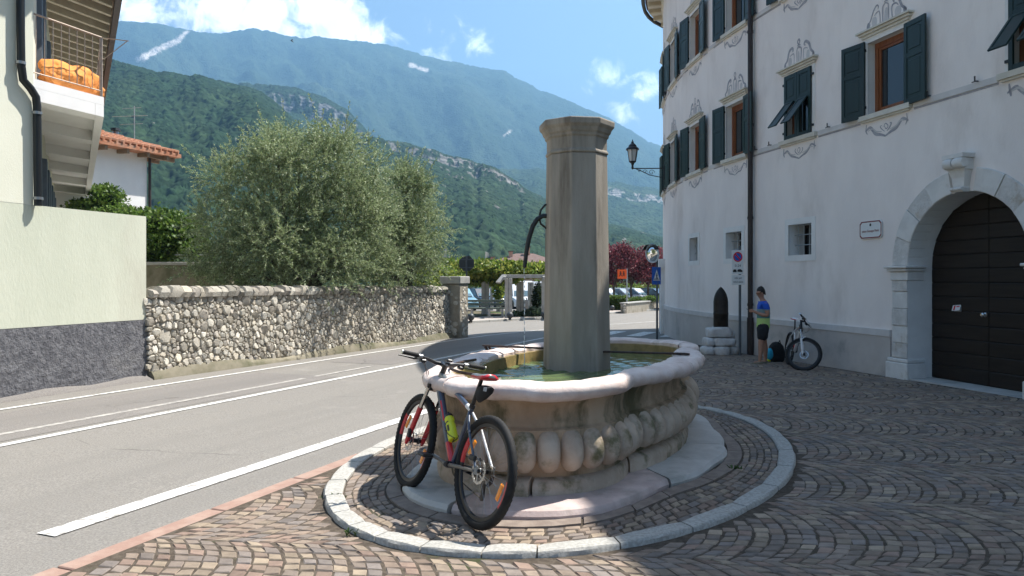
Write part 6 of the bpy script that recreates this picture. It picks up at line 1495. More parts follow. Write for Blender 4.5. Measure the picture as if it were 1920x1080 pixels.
m = MB(); m.box((0, 0, 0), (.032, .19, .001), M4=B @ Matrix.Translation((0, .12, .0131)) @ Matrix.Rotation(R(45), 4, 'Z')); m.build('red_bar', 'sign_red', p1)
text('hours', '0-24', .085, B @ Matrix.Translation((0, -.085, .0118)), 'sign_black', p1, local=False)
m = MB(); m.prism([(-.125, -.235), (-.03, -.235), (-.03, -.20), (-.05, -.17), (-.10, -.17), (-.125, -.20)], .0112, .0122, B); m.build('tow_truck_mark', 'sign_black', p1)
m = MB(); m.prism([(-.01, -.225), (.115, -.235), (.12, -.20), (.07, -.165), (.02, -.165), (-.015, -.19)], .0112, .0122, B); m.build('towed_car_mark', 'sign_black', p1)
B2 = Matrix.Translation((xn - .06, Yn - .05, 1.565)) @ Matrix.Rotation(R(12), 4, 'Z') @ Matrix.Rotation(R(90), 4, 'X')
m = MB(); m.box((0, 0, 0), (.33, .23, .022), M4=B2, b=.004); p2 = m.build('lower_plate', 'sign_white', ns)
text('first_line', 'vale per', .07, B2 @ Matrix.Translation((0, .045, .0118)), 'sign_black', p2, local=False, sx=.85); text('second_line', 'tutta la piazza', .066, B2 @ Matrix.Translation((0, -.045, .0118)), 'sign_black', p2, local=False, sx=.68)

# artillery shell on a plinth of rough stones
Yq = 17.55; xq = (1346 - 960) / F * Yq; qz = gz(Yq)
sh = thing('shell_monument', 'dark pointed artillery shell standing upright on stacked pale stones', 'monument', (xq, Yq, qz))
zb2 = CAMZ + (HOR - 615) / F * Yq; R0 = .172
m = MB(); m.lathe([(R0 * .96, zb2), (R0, zb2 + .02), (R0, zb2 + .32), (R0 * 1.03, zb2 + .33), (R0 * 1.03, zb2 + .36), (R0, zb2 + .37), (R0, zb2 + .63), (R0 * .93, zb2 + .72), (R0 * .78, zb2 + .81), (R0 * .55, zb2 + .89), (R0 * .28, zb2 + .95), (.004, zb2 + .99)], 28, c=(xq + .07, Yq, 0)); m.build('shell', 'shell_steel', sh, smooth=50)
rs = random.Random(4)
def boulder(c, d, seed):
    r_ = random.Random(seed); m = MB(); m.ball((0, 0, 0), 1, 14, 9); V = []
    for p in m.v:
        p = Vector(p); q = Vector([math.copysign(abs(a) ** .45, a) for a in p]); w = 1 + .07 * math.sin(p.x * 4 + seed) + .06 * math.sin(p.y * 5 + p.z * 4 + seed * 2); V.append((c[0] + q.x * d[0] / 2 * w, c[1] + q.y * d[1] / 2 * w, c[2] + q.z * d[2] / 2 * w * .98))
    m.v = V; m.build('plinth_stone', 'rock_white', sh, smooth=60)
hq = zb2 - qz
for i, (dx, dy, z0, w, d, h) in enumerate(((-.28, -.06, 0, .24, .5, .22), (.02, -.10, 0, .44, .55, .22), (.33, -.04, 0, .24, .5, .22), (-.23, -.02, .34, .24, .48, .2), (.11, -.06, .34, .52, .5, .2), (.02, 0, .63, .56, .46, .25), (.30, .05, .6, .16, .4, .2), (.06, .0, .93, .40, .40, .08))): boulder((xq + dx, Yq + dy, qz + z0 * hq + h / 2), (w, d, h), i)
# ------------------------------------------------------------------ bicycles
def wheel(root, cx, rad, Ms, C, cassette, seed, tyre_r=.027):
    """wheel in the x-z plane at (cx, 0, rad), moved by Ms (steering)"""
    rs = random.Random(seed)
    def T(p): return Ms @ Vector(p)
    n, k = 132, 14; R0 = rad - tyre_r; V = []; Fs = []
    for i in range(n):
        a = 2 * math.pi * i / n
        for j in range(k):
            b = 2 * math.pi * j / k; rr = tyre_r; out = math.cos(b)
            if out > -.1: rr += (.0042 if (i + (1 if abs(math.sin(b)) > .55 else 0)) % 2 else -.0008) * (.4 + .6 * min(1, out + .4))
            q = R0 + rr * out; V.append(T((cx + q * math.cos(a), rr * math.sin(b) * 1.02, rad + q * math.sin(a))))
    for i in range(n):
        for j in range(k): Fs.append((i * k + j, i * k + (j + 1) % k, ((i + 1) % n) * k + (j + 1) % k, ((i + 1) % n) * k + j))
    m = MB(); m.add(V, Fs); w = m.build('wheel', 'rubber', root, local=True, smooth=35)
    m = MB(); prof = [(R0 - .018, -.0125), (R0 - .046, -.010), (R0 - .052, 0), (R0 - .046, .010), (R0 - .018, .0125)]; nn = 72; rings = []
    for i in range(nn): a = 2 * math.pi * i / nn; rings.append([T((cx + r * math.cos(a), y, rad + r * math.sin(a))) for r, y in prof])
    for i in range(nn):
        m.m = 1 if C['rim_accent'] and (i % 36) < 7 else 0
        m.add(rings[i] + rings[(i + 1) % nn], [(q, q + 1, 5 + q + 1, 5 + q) for q in range(4)] + [(4, 0, 5, 9)])
    m.build('rim', [C['rim'], C['accent']], w, local=True, smooth=40)
    m = MB()
    for i in range(28):
        a = 2 * math.pi * i / 28; sg = 1 if i % 2 else -1; h = a + (.55 if (i // 2) % 2 else -.55)
        m.tube([T((cx + .022 * math.cos(h), sg * .028, rad + .022 * math.sin(h))), T((cx + (R0 - .05) * math.cos(a), sg * .002, rad + (R0 - .05) * math.sin(a)))], .0011, 4, caps=False)
    m.build('spokes', C['spoke'], w, local=True, kind='stuff')
    My = Ms @ Matrix.Translation((cx, 0, rad)) @ Matrix.Rotation(R(-90), 4, 'X')          # local z -> +y (left)
    m = MB(); m.lathe([(.008, -.062), (.010, -.055), (.026, -.036), (.026, -.03), (.016, -.022), (.016, .022), (.026, .03), (.026, .036), (.010, .05), (.008, .062)], 16, My); m.build('hub', 'bike_black', w, local=True, smooth=35)
    # brake disc on the left
    m = MB(); ro, ri = .083, .066; nn = 48; z0, z1 = .042, .0440; V = []; Fs = []
    for i in range(nn):
        a = 2 * math.pi * i / nn; o = ro + (.0025 if i % 4 < 2 else -.001)
        for r, z in ((o, z0), (o, z1), (ri, z1), (ri, z0)): V.append(My @ Vector((r * math.cos(a), r * math.sin(a), z)))
    for i in range(nn):
        j = (i + 1) % nn
        for q in range(4): Fs.append((i * 4 + q, i * 4 + (q + 1) % 4, j * 4 + (q + 1) % 4, j * 4 + q))
    m.add(V, Fs)
    for i in range(6): a = math.pi * i / 3; m.bar(My @ Vector((.02 * math.cos(a), .02 * math.sin(a), .043)), My @ Vector((.07 * math.cos(a + .5), .07 * math.sin(a + .5), .043)), .009, .002, up=(My.to_3x3() @ Vector((0, 0, 1))))
    m.lathe([(.012, .040), (.026, .040), (.026, .046), (.012, .046)], 16, My, ring=True); m.build('brake_disc', 'steel', w, local=True)
    if cassette:
        for q in range(8): m = MB(); r = .055 - q * .0052; z = -.020 - q * .0042; m.lathe([(.016, z), (r, z), (r, z - .0022), (.016, z - .0022)], 28, My, ring=True); m.build('sprocket', 'chain_steel', w, local=True)
    for a in (C['refl'] if C['refl'] else ()):
        m = MB(); r = R0 * .70; c = Ms @ Vector((cx + r * math.cos(a), 0, rad + r * math.sin(a))); B = Ms.to_3x3().to_4x4() @ Matrix.Rotation(-a, 4, 'Y'); m.box(c, (.036, .016, .12), M4=B, b=.007); m.build('reflector', 'reflector_orange', w, local=True)
    return w
def bicycle(label, loc, heading, lean, C, steer=0.0, rad=.362, crank=R(200), extras=True, wb=1.09):
    t = thing('bicycle', label, 'bicycle', loc, (lean, 0, heading))
    I = Matrix(); RA = Vector((0, 0, rad)); BB = Vector((.435, 0, .315)); FA = Vector((wb, 0, rad)); ha = R(69.5); ax = Vector((-math.cos(ha), 0, math.sin(ha)))
    HB = FA + Vector((-.045, 0, -.016)) + ax * .50; HT = HB + ax * .115; ST = BB + Vector((-math.cos(R(73)), 0, math.sin(R(73)))) * .45
    Ms = Matrix.Translation(HB) @ Matrix.Rotation(steer, 4, ax) @ Matrix.Translation(-HB)
    wheel(t, 0, rad, I, C, True, 1); wheel(t, wb, rad, Ms, C, False, 2)
    def part(name, pts, r, mt, n=12, flat=1.0, smooth=50, par=t, Mx=None):
        m = MB(); m.tube([(Mx @ Vector(p) if Mx else p) for p in pts], r, n, flat=flat); return m.build(name, mt, par, local=True, smooth=smooth)
    def striped(name, p, q, r, mats, cuts, n=14):
        """tube whose paint changes along its length and side"""
        m = MB(); p, q = Vector(p), Vector(q); d = (q - p).normalized(); u = Vector((0, 1, 0)); w = d.cross(u); segs = 16; rs_ = r if isinstance(r, tuple) else (r, r); rings = []
        for i in range(segs + 1): f = i / segs; c = p.lerp(q, f); rr = rs_[0] + (rs_[1] - rs_[0]) * f; rings.append([c + u * rr * math.cos(2 * math.pi * k / n) * .92 + w * rr * math.sin(2 * math.pi * k / n) for k in range(n)])
        for i in range(segs):
            for k in range(n): m.m = cuts(i / segs, k / n); m.add([rings[i][k], rings[i][(k + 1) % n], rings[i + 1][(k + 1) % n], rings[i + 1][k]], [(0, 1, 2, 3)])
        o = m.build(name, mats, t, local=True, fixn=False); me = o.data
        bm = bmesh.new(); bm.from_mesh(me); bmesh.ops.remove_doubles(bm, verts=bm.verts, dist=1e-5); bmesh.ops.recalc_face_normals(bm, faces=bm.faces); bm.to_mesh(me); bm.free(); me.polygons.foreach_set('use_smooth', [True] * len(me.polygons)); return o
    P = [C['main'], C['accent'], C['light'], C['grey']]
    striped('top_tube', HT + ax * -.02, ST + Vector((0, 0, -.03)), (.024, .019), P, lambda f, k: 3 if f < .18 else (2 if f > .86 else (1 if (.02 < k < .22 or .52 < k < .62) else 0)))
    striped('down_tube', HB + ax * .03, BB, (.030, .027), P, lambda f, k: 3 if f < .12 else (1 if (f > .70 and .45 < k < .95) or (.2 < f < .5 and .80 < k < .90) else 0))
    striped('seat_tube', ST, BB, .0175, P, lambda f, k: 1 if f > .55 and k < .5 else 0)
    part('head_tube', [HB, HT], [.026, .024], C['grey'])
    for sg in (-1, 1):
        part('chain_stay', [BB + Vector((-.02, sg * .03, 0)), Vector((.25, sg * .045, .335)), Vector((.02, sg * .066, rad - .005))], [.015, .013, .010], C['stay'])
        part('seat_stay', [ST + Vector((.005, sg * .014, -.045)), Vector((.21, sg * .05, .60)), Vector((.01, sg * .066, rad + .02))], [.010, .0095, .009], C['main'] if sg > 0 else C['light'])
        m = MB(); m.box((.005, sg * .066, rad + .005), (.045, .008, .06), b=.003); m.build('dropout', C['grey'], t, local=True)
    part('bottom_bracket', [BB + Vector((0, -.045, 0)), BB + Vector((0, .045, 0))], .024, 'bike_black', 16)
    # fork
    cr = HB - ax * .02; perp = Vector((math.sin(ha), 0, math.cos(ha)))
    part('fork_crown', [cr + Vector((0, -.066, 0)), cr + Vector((.012, -.03, 0)), cr + Vector((.016, 0, .004)), cr + Vector((.012, .03, 0)), cr + Vector((0, .066, 0))], [.020, .022, .025, .022, .020], 'bike_black', Mx=Ms)
    for sg in (-1, 1):
        top = cr + Vector((0, sg * .066, 0)); bot = FA + Vector((-.012, sg * .066, .0)); midp = top.lerp(bot, .40)
        part('stanchion', [top, midp], .0155, 'steel', Mx=Ms); part('fork_leg', [midp - (bot - top) * .02, top.lerp(bot, .75), bot, bot - Vector((-.012, 0, .03))], [.0215, .020, .019, .012], C['fork'], Mx=Ms)
        part('top_cap', [top + ax * .012, top + ax * .034], .019, 'bike_black', Mx=Ms)
    arch = [cr.lerp(FA, .40) + Vector((.012, sg * .066, .0)) for sg in (-1, 1)]; ac = cr.lerp(FA, .26) + Vector((.055, 0, .0))
    part('fork_arch', [arch[0], arch[0].lerp(ac, .6) + Vector((.01, -.018, .012)), ac + Vector((.006, 0, .012)), arch[1].lerp(ac, .6) + Vector((.01, .018, .012)), arch[1]], .012, C['fork'], Mx=Ms)
    m = MB(); m.box(Ms @ (FA + Vector((-.055, .078, .06))), (.035, .026, .07), b=.006); m.build('brake_caliper', 'bike_black', t, local=True)
    m = MB(); m.box((.055, .072, rad + .075), (.07, .026, .035), b=.006); m.build('brake_caliper', 'bike_black', t, local=True)
    # cockpit
    S1 = HT + ax * .055; S2 = S1 + Vector((.075, 0, .012)); part('steerer', [HT, HT + ax * .07], .021, 'bike_black', Mx=Ms); part('stem', [S1, S2], [.020, .019], 'bike_black', Mx=Ms)
    bw = .345; hb = [S2 + Vector((-.045, -bw, .032)), S2 + Vector((-.03, -.22, .028)), S2 + Vector((-.008, -.12, .016)), S2 + Vector((0, -.05, 0)), S2, S2 + Vector((0, .05, 0)), S2 + Vector((-.008, .12, .016)), S2 + Vector((-.03, .22, .028)), S2 + Vector((-.045, bw, .032))]
    bar = part('handlebar', hb, [.011, .011, .0135, .0158, .0158, .0158, .0135, .011, .011], 'bike_black', Mx=Ms)
    for sg in (-1, 1):
        e = S2 + Vector((-.046, sg * (bw + .002), .032)); i_ = S2 + Vector((-.034, sg * (bw - .125), .029)); part('grip', [e, e.lerp(i_, .5), i_], [.0165, .0155, .0165], 'rubber', Mx=Ms)
        part('grip_end', [e, e + Vector((0, sg * .006, 0))], .017, 'steel', Mx=Ms); b0 = S2 + Vector((-.022, sg * .195, .024)); part('lever_clamp', [b0 + Vector((0, -sg * .018, 0)), b0 + Vector((0, sg * .012, 0))], .019, 'grey_metal', Mx=Ms)
        part('brake_lever', [b0 + Vector((.02, 0, -.01)), b0 + Vector((.055, sg * .02, -.022)), b0 + Vector((.05, sg * .10, -.02)), b0 + Vector((.055, sg * .15, -.02))], [.011, .010, .0055, .005], 'bike_black', Mx=Ms)
        m = MB(); m.box(Ms @ (b0 + Vector((.01, -sg * .035, -.026))), (.045, .05, .03), b=.01); m.build('shifter', 'bike_black', t, local=True)
        part('cable', [Ms @ (b0 + Vector((.03, -sg * .03, -.01))), Ms @ (S2 + Vector((.12, sg * .08, -.03))), Ms @ (S2 + Vector((.11, sg * .03, -.16))), HB + Vector((.05, sg * .035, .02)) if sg < 0 else Ms @ (cr + Vector((.03, .07, -.05)))], .0028, 'bike_black', 6)
        if sg > 0: part('cable', [Ms @ (b0 + Vector((.03, -.02, -.015))), Ms @ (S2 + Vector((.15, .03, -.08))), Ms @ (S2 + Vector((.10, .0, -.22))), HB + Vector((-.03, .03, .03))], .0028, 'bike_black', 6)
    m = MB(); m.box(Ms @ (S2 + Vector((-.01, -.05, .035))), (.05, .045, .022), b=.006); m.build('bike_computer', 'bike_black', t, local=True)
    # saddle
    SP = ST + Vector((-math.cos(R(73)), 0, math.sin(R(73)))) * .20; part('seatpost', [ST + Vector((.02, 0, -.06)), SP], .0148, 'bike_black'); part('seat_clamp', [ST + Vector((.003, 0, -.012)), ST + Vector((-.004, 0, .012))], .022, 'bike_black')
    m = MB(); rings = []; sc = SP + Vector((.0, 0, .035))
    for x, hw, zt_, th_ in ((-.135, .030, .012, .02), (-.125, .062, .018, .035), (-.09, .070, .016, .045), (-.04, .058, .008, .045), (.02, .034, .004, .042), (.08, .024, .004, .038), (.125, .019, -.002, .032), (.14, .010, -.010, .018)):
        ring = []
        for k in range(12): a = 2 * math.pi * k / 12; ring.append(sc + Vector((x, hw * math.cos(a), zt_ - th_ / 2 + (th_ / 2) * math.sin(a) * (1 if math.sin(a) > 0 else 1.0) - (.012 * abs(math.cos(a)) ** 3))))
        rings.append(ring)
    for i in range(len(rings) - 1):
        for k in range(12): m.m = 1 if (k in (5, 6, 7, 8, 9, 10, 11, 0) or i == 0) and C['saddle2'] else 0; m.add([rings[i][k], rings[i][(k + 1) % 12], rings[i + 1][(k + 1) % 12], rings[i + 1][k]], [(0, 1, 2, 3)])
    m.m = 0; m.add(rings[0], [tuple(range(12))]); m.add(rings[-1], [tuple(range(12))]); o = m.build('saddle', [C['saddle'], C['saddle2'] or C['saddle']], t, local=True, fixn=False); bm = bmesh.new(); bm.from_mesh(o.data); bmesh.ops.remove_doubles(bm, verts=bm.verts, dist=1e-5); bmesh.ops.recalc_face_normals(bm, faces=bm.faces); bm.to_mesh(o.data); bm.free(); o.data.polygons.foreach_set('use_smooth', [True] * len(o.data.polygons))
    for sg in (-1, 1): part('saddle_rail', [sc + Vector((-.10, sg * .03, -.01)), sc + Vector((-.05, sg * .022, -.032)), sc + Vector((.05, sg * .018, -.03)), sc + Vector((.10, sg * .008, -.008))], .0035, 'steel', 6, par=o)
    # drivetrain
    for sg, an in ((1, crank), (-1, crank + math.pi)):
        e = BB + Vector((math.cos(an) * .172, sg * .078, math.sin(an) * .172)); part('crank_arm', [BB + Vector((0, sg * .052, 0)), BB.lerp(e, .5) + Vector((0, sg * .012, 0)), e], [.018, .012, .014], 'alloy_grey' if sg > 0 else 'bike_black'); m = MB(); m.box(e + Vector((0, sg * .055, 0)), (.10, .085, .022), b=.006); pd = m.build('pedal', 'bike_black', t, local=True)
    Mc = Matrix.Translation(BB) @ Matrix.Rotation(R(-90), 4, 'X')
    for q, r in ((-.046, .082), (-.055, .064)): m = MB(); m.lathe([(r - .016, q), (r, q), (r, q - .0025), (r - .016, q - .0025)], 40, Mc, ring=True); m.build('chainring', 'chain_steel', t, local=True)
    m = MB(); rr, rc = .034, .082; y = -.046; pts = [Vector((0 + rr * math.cos(a), y, rad + rr * math.sin(a))) for a in np.linspace(R(95), R(265), 10)] + [Vector((.06, y, rad - .09)), Vector((.03, y, rad - .17)), Vector((.07, y, rad - .185))] + [BB + Vector((rc * math.cos(a), 0, rc * math.sin(a))) + Vector((0, y, 0)) for a in np.linspace(R(-90), R(88), 12)]
    m.tube(pts, .0042, 5, closed=True); m.build('chain', 'chain_steel', t, local=True)
    m = MB(); m.tube([(.0, -.075, rad - .02), (.02, -.078, rad - .07), (.03, -.06, rad - .10)], [.012, .015, .012], 8); m.bar((.055, -.05, rad - .09), (.045, -.05, rad - .18), .012, .03); m.build('derailleur', 'bike_black', t, local=True)
    for x_, z_ in ((.058, rad - .092), (.046, rad - .178)): m = MB(); m.lathe([(.004, -.005), (.022, -.005), (.022, .005), (.004, .005)], 14, Matrix.Translation((x_, -.046, z_)) @ Matrix.Rotation(R(-90), 4, 'X')); m.build('jockey_wheel', 'bike_black', t, local=True)
    return t, dict(BB=BB, ST=ST, SP=SP, HB=HB, HT=HT)
C1 = dict(main='bike_blue', accent='bike_red', light='bike_white', grey='bike_grey', stay='alloy_grey', fork='bike_red', rim='bike_black', rim_accent=True, spoke='grey_metal', refl=(R(30), R(200)), saddle='bike_grey', saddle2='bike_red')
rw = G(889, 1003, .045); fw_ = G(752, 923, .045); hd_ = math.atan2(fw_.y - rw.y, fw_.x - rw.x); LEAN = R(12)
b1, K = bicycle('red, blue and grey mountain bike leaning on the fountain rim', tuple(rw), hd_, LEAN, C1, steer=R(-4), crank=R(8))
MB1 = Matrix.Translation(rw) @ Matrix.Rotation(hd_, 4, 'Z') @ Matrix.Rotation(LEAN, 4, 'X')
def bthing(name, label, cat, o): t = thing(name, label, cat, tuple(MB1 @ Vector(o)), (LEAN, 0, hd_)); return t, Vector(o)
# bottle in its cage on the down tube
d = (K['HB'] - K['BB']).normalized(); up_ = Vector((-d.z, 0, d.x)); bc = K['BB'] + d * .15 + up_ * .075
t, o = bthing('water_bottle', 'yellow water bottle with black cap in the bicycle cage', 'bottle', bc)
Mb = Matrix((Vector((d.z, 0, -d.x)) * -1, Vector((0, 1, 0)), d)).transposed().to_4x4()
m = MB(); m.lathe([(.030, 0), (.036, .006), (.0365, .06), (.0365, .125), (.031, .135), (.031, .150), (.0365, .160), (.036, .178), (.027, .192)], 24, Mb); bo = m.build('body', 'bottle_yellow', t, local=True, smooth=40)
m = MB(); m.lathe([(.029, .190), (.029, .206), (.020, .212), (.010, .214), (.010, .226), (.007, .232)], 20, Mb); m.build('cap', 'bike_black', t, local=True, smooth=40)
for (a0, z0, z1) in ((R(-70), .055, .118), (R(-110), .065, .115), (R(-90), .138, .149)):
    m = MB(); n = 6; wv = R(14) if z1 - z0 > .03 else R(34); rr = .0371 if z1 - z0 > .03 else .0318
    V = [Mb @ Vector((rr * math.cos(a0 + R(180) + w_), rr * math.sin(a0 + R(180) + w_), z)) for w_ in np.linspace(-wv, wv, n) for z in (z0, z1)]; m.add(V, [(2 * i, 2 * i + 1, 2 * i + 3, 2 * i + 2) for i in range(n - 1)]); m.build('print', 'bike_black', bo, local=True, fixn=False)
    m = MB(); V = [Mb @ Vector((rr * math.cos(a0 + w_ + R(170)), rr * math.sin(a0 + R(170) + w_), z)) for w_ in np.linspace(R(0), wv * 2, n) for z in (z0, z1)]
cg = MB(); P_ = K['BB'] + d * .15
for sg in (-1, 1): cg.tube([P_ + up_ * .034 + d * .10, P_ + up_ * .05 + Vector((0, sg * .040, 0)) + d * .09, P_ + up_ * .09 + Vector((0, sg * .039, 0)) + d * .03, P_ + up_ * .112 + Vector((0, sg * .012, 0)) - d * .004, P_ + up_ * .06 - d * .006, P_ + up_ * .034 + d * .02], .003, 6)
cg.build('bottle_cage', 'bike_black', b1, local=True)
# saddle bag
sb = K['SP'] + Vector((-.075, 0, -.045)); t, o = bthing('saddle_bag', 'small black saddle bag strapped under the bicycle seat', 'bag', sb)
m = MB(); rings = []
for u, hw, z0, z1 in ((.075, .022, -.10, .0), (.05, .034, -.11, .012), (0, .040, -.085, .018), (-.05, .036, -.045, .018), (-.075, .024, -.015, .012)):
    rings.append([Vector((u + .02 * (z0 + z1) * 0, hw * math.cos(a), (z0 + z1) / 2 + (z1 - z0) / 2 * math.sin(a))) for a in [2 * math.pi * k / 14 for k in range(14)]])
m.loft(rings); m.build('pouch', 'black_cloth', t, local=True, smooth=60)
m = MB(); m.box((-.055, .036, -.008), (.03, .004, .028), rz=R(15), b=.001); m.build('patch', 'print_grey', t, local=True)
m = MB(); m.box((.07, 0, -.05), (.03, .05, .022), b=.004); m.build('strap', 'black_cloth', t, local=True)

# second bicycle, nose on, against the palazzo wall
C2 = dict(main='bike_white', accent='bike_red', light='bike_white', grey='bike_black', stay='bike_white', fork='bike_white', rim='bike_black', rim_accent=False, spoke='grey_metal', refl=(), saddle='bike_white', saddle2='bike_red')
f2 = G(1500, 696, .025); h2 = math.atan2(-1.0, -.15); r2 = f2 - Vector((math.cos(h2), math.sin(h2), 0)) * 1.02
bicycle('white and black mountain bike parked nose out by the palazzo wall', (r2.x, r2.y, gz(r2.y) + .022), h2, R(-5), C2, steer=R(66), rad=.335, crank=R(100), wb=1.03)
# ------------------------------------------------------------------ boy with a phone
def skin_mesh(name, verts, edges, radii, mat_, parent, sub=2, root=0):
    me = bpy.data.meshes.new(name); me.from_pydata([tuple(v) for v in verts], edges, []); o = bpy.data.objects.new(name, me); col.objects.link(o)
    sk = o.modifiers.new('s', 'SKIN'); sk.use_smooth_shade = True
    if not me.skin_vertices: 
        pass
    L = me.skin_vertices[0].data
    for i, r in enumerate(radii): L[i].radius = r if isinstance(r, tuple) else (r, r); L[i].use_root = (i == root)
    ss = o.modifiers.new('u', 'SUBSURF'); ss.levels = sub; ss.render_levels = sub
    dg = bpy.context.evaluated_depsgraph_get(); nm = bpy.data.meshes.new_from_object(o.evaluated_get(dg)); bpy.data.objects.remove(o); bpy.data.meshes.remove(me)
    nm.name = name; nm.materials.clear(); return finish(nm, name, mat_, parent, smooth=180)
def boy():
    g = G(1430, 684, .02); t = thing('person', 'young person in blue, grey and lime banded shirt and black shorts looking at a phone', 'person', tuple(g), (0, 0, R(-8)))
    # local frame: faces -x (left in the picture), y away from camera, z up; 1.58 m tall
    V = []; E = []; Rr = []
    def add(p, r, par=None):
        V.append(p); Rr.append(r); i = len(V) - 1
        if par is not None: E.append((par, i))
        return i
    pel = add((.01, 0, .82), (.075, .075)); wst = add((.01, 0, .95), (.07, .07), pel); chs = add((.02, 0, 1.13), (.095, .085), wst); upc = add((.02, 0, 1.25), (.085, .075), chs); nk = add((.0, 0, 1.335), (.048, .05), upc); nk2 = add((-.025, 0, 1.375), (.046, .048), nk)
    hd0 = add((-.045, 0, 1.43), (.070, .078), nk2); hd1 = add((-.045, 0, 1.50), (.080, .094), hd0); hd2 = add((-.03, 0, 1.555), (.058, .070), hd1); jaw = add((-.095, 0, 1.405), (.034, .036), hd0); nose = add((-.132, 0, 1.458), (.013, .015), hd1)
    for sg in (-1, 1):
        hip = add((0, sg * .085, .76), (.088, .092), pel); kn = add((-.055 if sg < 0 else .05, sg * .095, .43), (.060, .060), hip); cf = add((-.055 if sg < 0 else .075, sg * .098, .30), (.058, .058), kn); an = add((-.075 if sg < 0 else .075, sg * .10, .075), (.032, .034), cf); he = add((-.075 if sg < 0 else .075, sg * .10, .04), (.034, .034), an); to = add((-.205 if sg < 0 else -.055, sg * .11, .025), (.034, .022), he)
        shd = add((.02, sg * .155, 1.255), (.058, .055), upc); el = add((.07, sg * .20, 1.02), (.046, .046), shd); fo = add((-.04, sg * .15, 1.03), (.041, .04), el); wr = add((-.16, sg * .075, 1.085), (.024, .022), fo); pm = add((-.205, sg * .050, 1.10), (.030, .016), wr)
        for k, (dy, dz, ln_) in enumerate(((.018, .022, .055), (.010, .008, .062), (.004, -.008, .060), (-.002, -.022, .048))):
            a = add((-.235, sg * (.045 - dy * .2), 1.10 + dz), .0095, pm); b = add((-.235 - ln_ * .45, sg * (.030), 1.102 + dz * .95), .0085, a); add((-.235 - ln_ * .55, sg * .012, 1.106 + dz * .9), .0075, b)
        th = add((-.20, sg * .030, 1.125), .0105, wr); add((-.235, sg * .014, 1.135), .009, th)
    skin_mesh('body', V, E, Rr, 'skin', t)
    # shirt
    V2 = []; E2 = []; R2 = []
    def ad2(p, r, par=None):
        V2.append(p); R2.append(r); i = len(V2) - 1
        if par is not None: E2.append((par, i))
        return i
    a0 = ad2((.01, 0, .70), (.158, .158)); a = ad2((.01, 0, .82), (.148, .148), a0); b = ad2((.012, 0, .93), (.140, .140), a); c = ad2((.02, 0, 1.12), (.148, .148), b); d_ = ad2((.02, 0, 1.245), (.125, .125), c); e = ad2((.012, 0, 1.31), (.075, .072), d_)
    for sg in (-1, 1): s_ = ad2((.02, sg * .155, 1.258), (.074, .072), d_); ad2((.055, sg * .192, 1.10), (.066, .066), s_)
    m = bpy.data.materials.new('banded_shirt'); m.use_nodes = True; nt = m.node_tree; N = nt.nodes; L = nt.links; p = N['Principled BSDF']; p.inputs['Roughness'].default_value = .85
    tc = N.new('ShaderNodeTexCoord'); sx = N.new('ShaderNodeSeparateXYZ'); L.new(tc.outputs['Object'], sx.inputs[0]); cr = N.new('ShaderNodeValToRGB'); cr.color_ramp.interpolation = 'CONSTANT'; mr = N.new('ShaderNodeMapRange'); L.new(sx.outputs['Z'], mr.inputs[0]); mr.inputs[1].default_value = .7; mr.inputs[2].default_value = 1.4; L.new(mr.outputs[0], cr.inputs[0])
    el_ = cr.color_ramp.elements; el_[0].position = 0; el_[0].color = (.45, .62, .20, 1); el_[1].position = .36; el_[1].color = (.10, .24, .24, 1); e3 = el_.new(.52); e3.color = (.20, .30, .32, 1); e4 = el_.new(.63); e4.color = (.012, .085, .48, 1); L.new(cr.outputs[0], p.inputs['Base Color']); M['banded_shirt'] = m
    skin_mesh('shirt', V2, E2, R2, 'banded_shirt', t)
    V3 = [(.005, 0, .90), (.005, 0, .76)]; E3 = [(0, 1)]; R3 = [(.140, .140), (.142, .142)]
    for sg in (-1, 1): n0 = len(V3); V3 += [(-.015 if sg < 0 else .015, sg * .088, .64), (-.045 if sg < 0 else .045, sg * .10, .47)]; E3 += [(1, n0), (n0, n0 + 1)]; R3 += [(.112, .112), (.108, .108)]
    skin_mesh('shorts', V3, E3, R3, 'black_cloth', t)
    # hair cap
    m = MB(); rings = []
    for j in range(9):
        ph = math.pi * .5 * j / 8; rr = math.cos(ph); ring = []
        for k in range(18):
            a_ = 2 * math.pi * k / 18; fr = (1 + math.cos(a_ - math.pi)) / 2; z0 = 1.485 + (.03 * fr - .05 * (1 - fr)); ring.append(Vector((-.03 + .092 * rr * math.cos(a_) * (1 + .05 * math.sin(k * 5 + j * 3)),   .080 * rr * math.sin(a_) * (1 + .05 * math.sin(k * 7 + j)), z0 + (1.618 - z0) * math.sin(ph) + .005 * math.sin(k * 4 + j * 5))))
        rings.append(ring)
    m.loft(rings); m.build('hair', 'hair', t, local=True, smooth=180)
    for sg in (-1, 1):
        m = MB(); m.ball((-.118, sg * .032, 1.482), (.008, .012, .007), 8, 6); m.build('eye', 'sign_black', t, local=True); m = MB(); m.ball((-.03, sg * .082, 1.465), (.018, .010, .028), 8, 6); m.build('ear', 'skin', t, local=True, smooth=180)
        x = -.075 if sg < 0 else .075; m = MB(); rings = []
        for u, w, h in ((.055, .030, .055), (.04, .040, .07), (-.03, .044, .065), (-.10, .050, .05), (-.155, .042, .04), (-.185, .015, .025)): rings.append([Vector((x + u, sg * (.10 + .01 * (u < 0)) + w * math.cos(q), max(h * .5 + h * .55 * math.sin(q), .0) - .012)) for q in [2 * math.pi * k / 12 for k in range(12)]])
        m.loft(rings); m.build('shoe', 'shoe', t, local=True, smooth=60)
    m = MB(); m.box((-.122, 0, 1.418), (.006, .035, .008), b=.002); m.build('mouth', 'sign_maroon', t, local=True)
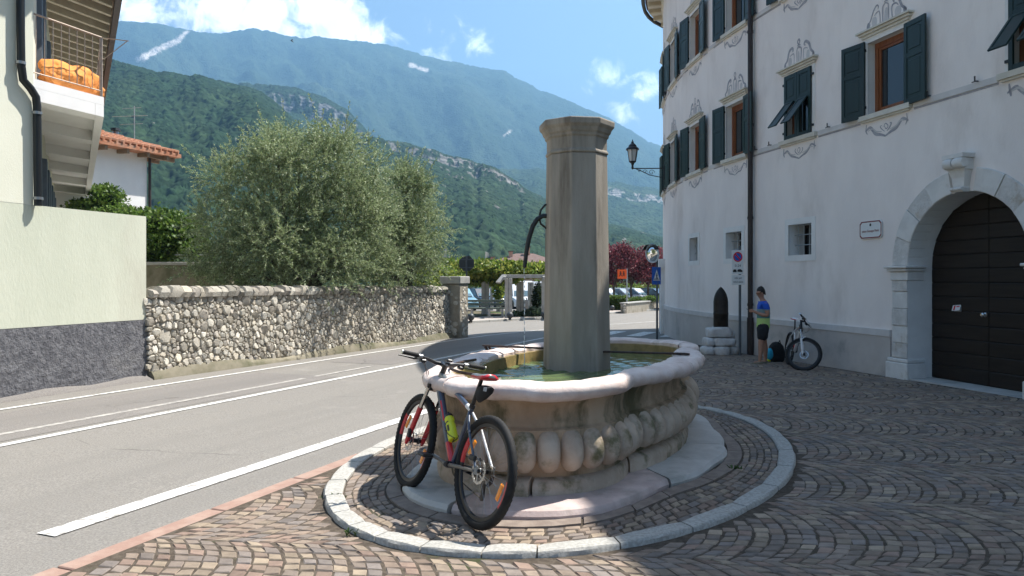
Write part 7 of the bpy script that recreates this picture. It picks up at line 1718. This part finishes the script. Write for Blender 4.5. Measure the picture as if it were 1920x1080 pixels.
    Mw = Matrix.Translation(g) @ Matrix.Rotation(R(-8), 4, 'Z'); pc_ = Mw @ Vector((-.268, .0, 1.118)); ph = thing('mobile_phone', 'dark mobile phone held in both hands of the young person', 'phone', tuple(pc_), (0, 0, R(-8)))
    m = MB(); m.box((0, 0, 0), (.125, .066, .009), M4=Matrix.Rotation(R(25), 4, 'Y'), b=.003); m.build('case', 'bike_black', ph, local=True)
boy()
# rucksack on the ground behind the boy
g = G(1453, 680, .02); t = thing('rucksack', 'black and cyan rucksack on the ground between the person and the bicycle', 'rucksack', tuple(g))
m = MB(); rings = []
for z, hw, hd2_ in ((0, .13, .09), (.05, .165, .125), (.2, .17, .13), (.34, .14, .105), (.41, .08, .06), (.43, .02, .02)): rings.append([Vector((g.x + .03 + hw * math.copysign(abs(math.cos(a)) ** .7, math.cos(a)), g.y + hd2_ * math.copysign(abs(math.sin(a)) ** .7, math.sin(a)), g.z + z)) for a in [2 * math.pi * k / 18 for k in range(18)]])
m.loft(rings); m.build('body', 'black_cloth', t, smooth=60)
m = MB(); m.ball(g + Vector((-.12, -.04, .17)), (.08, .09, .13), 12, 8); m.build('side_pocket', 'cyan_cloth', t, smooth=180)
m = MB(); m.tube([g + Vector((.02, -.12, .40)), g + Vector((.05, -.15, .47)), g + Vector((.08, -.1, .41))], .012, 6); m.build('handle', 'black_cloth', t)
m = MB(); m.ball(g + Vector((-.14, -.02, .03)), (.06, .05, .03), 10, 6); m.build('bottle_pocket', 'bottle_yellow', t, smooth=180)
# swift over the mountain
bp = A(547, 77, 60); t = thing('bird', 'tiny dark bird flying in front of the mountain', 'bird', tuple(bp)); m = MB()
m.tube([bp + Vector((-.12, 0, .06)), bp, bp + Vector((.14, .02, -.10))], [.01, .035, .008], 6); m.build('body', 'sign_black', t)
for sg in (-1, 1): m = MB(); m.add([bp, bp + Vector((.05, sg * .05, .0)), bp + Vector((.16, sg * .22, .10)), bp + Vector((-.02, sg * .12, .05))], [(0, 1, 2, 3)]); m.add([bp + Vector((0, 0, .004)), bp + Vector((.05, sg * .05, .004)), bp + Vector((.16, sg * .22, .104)), bp + Vector((-.02, sg * .12, .054))], [(3, 2, 1, 0)]); m.build('wing', 'sign_black', t, fixn=False)
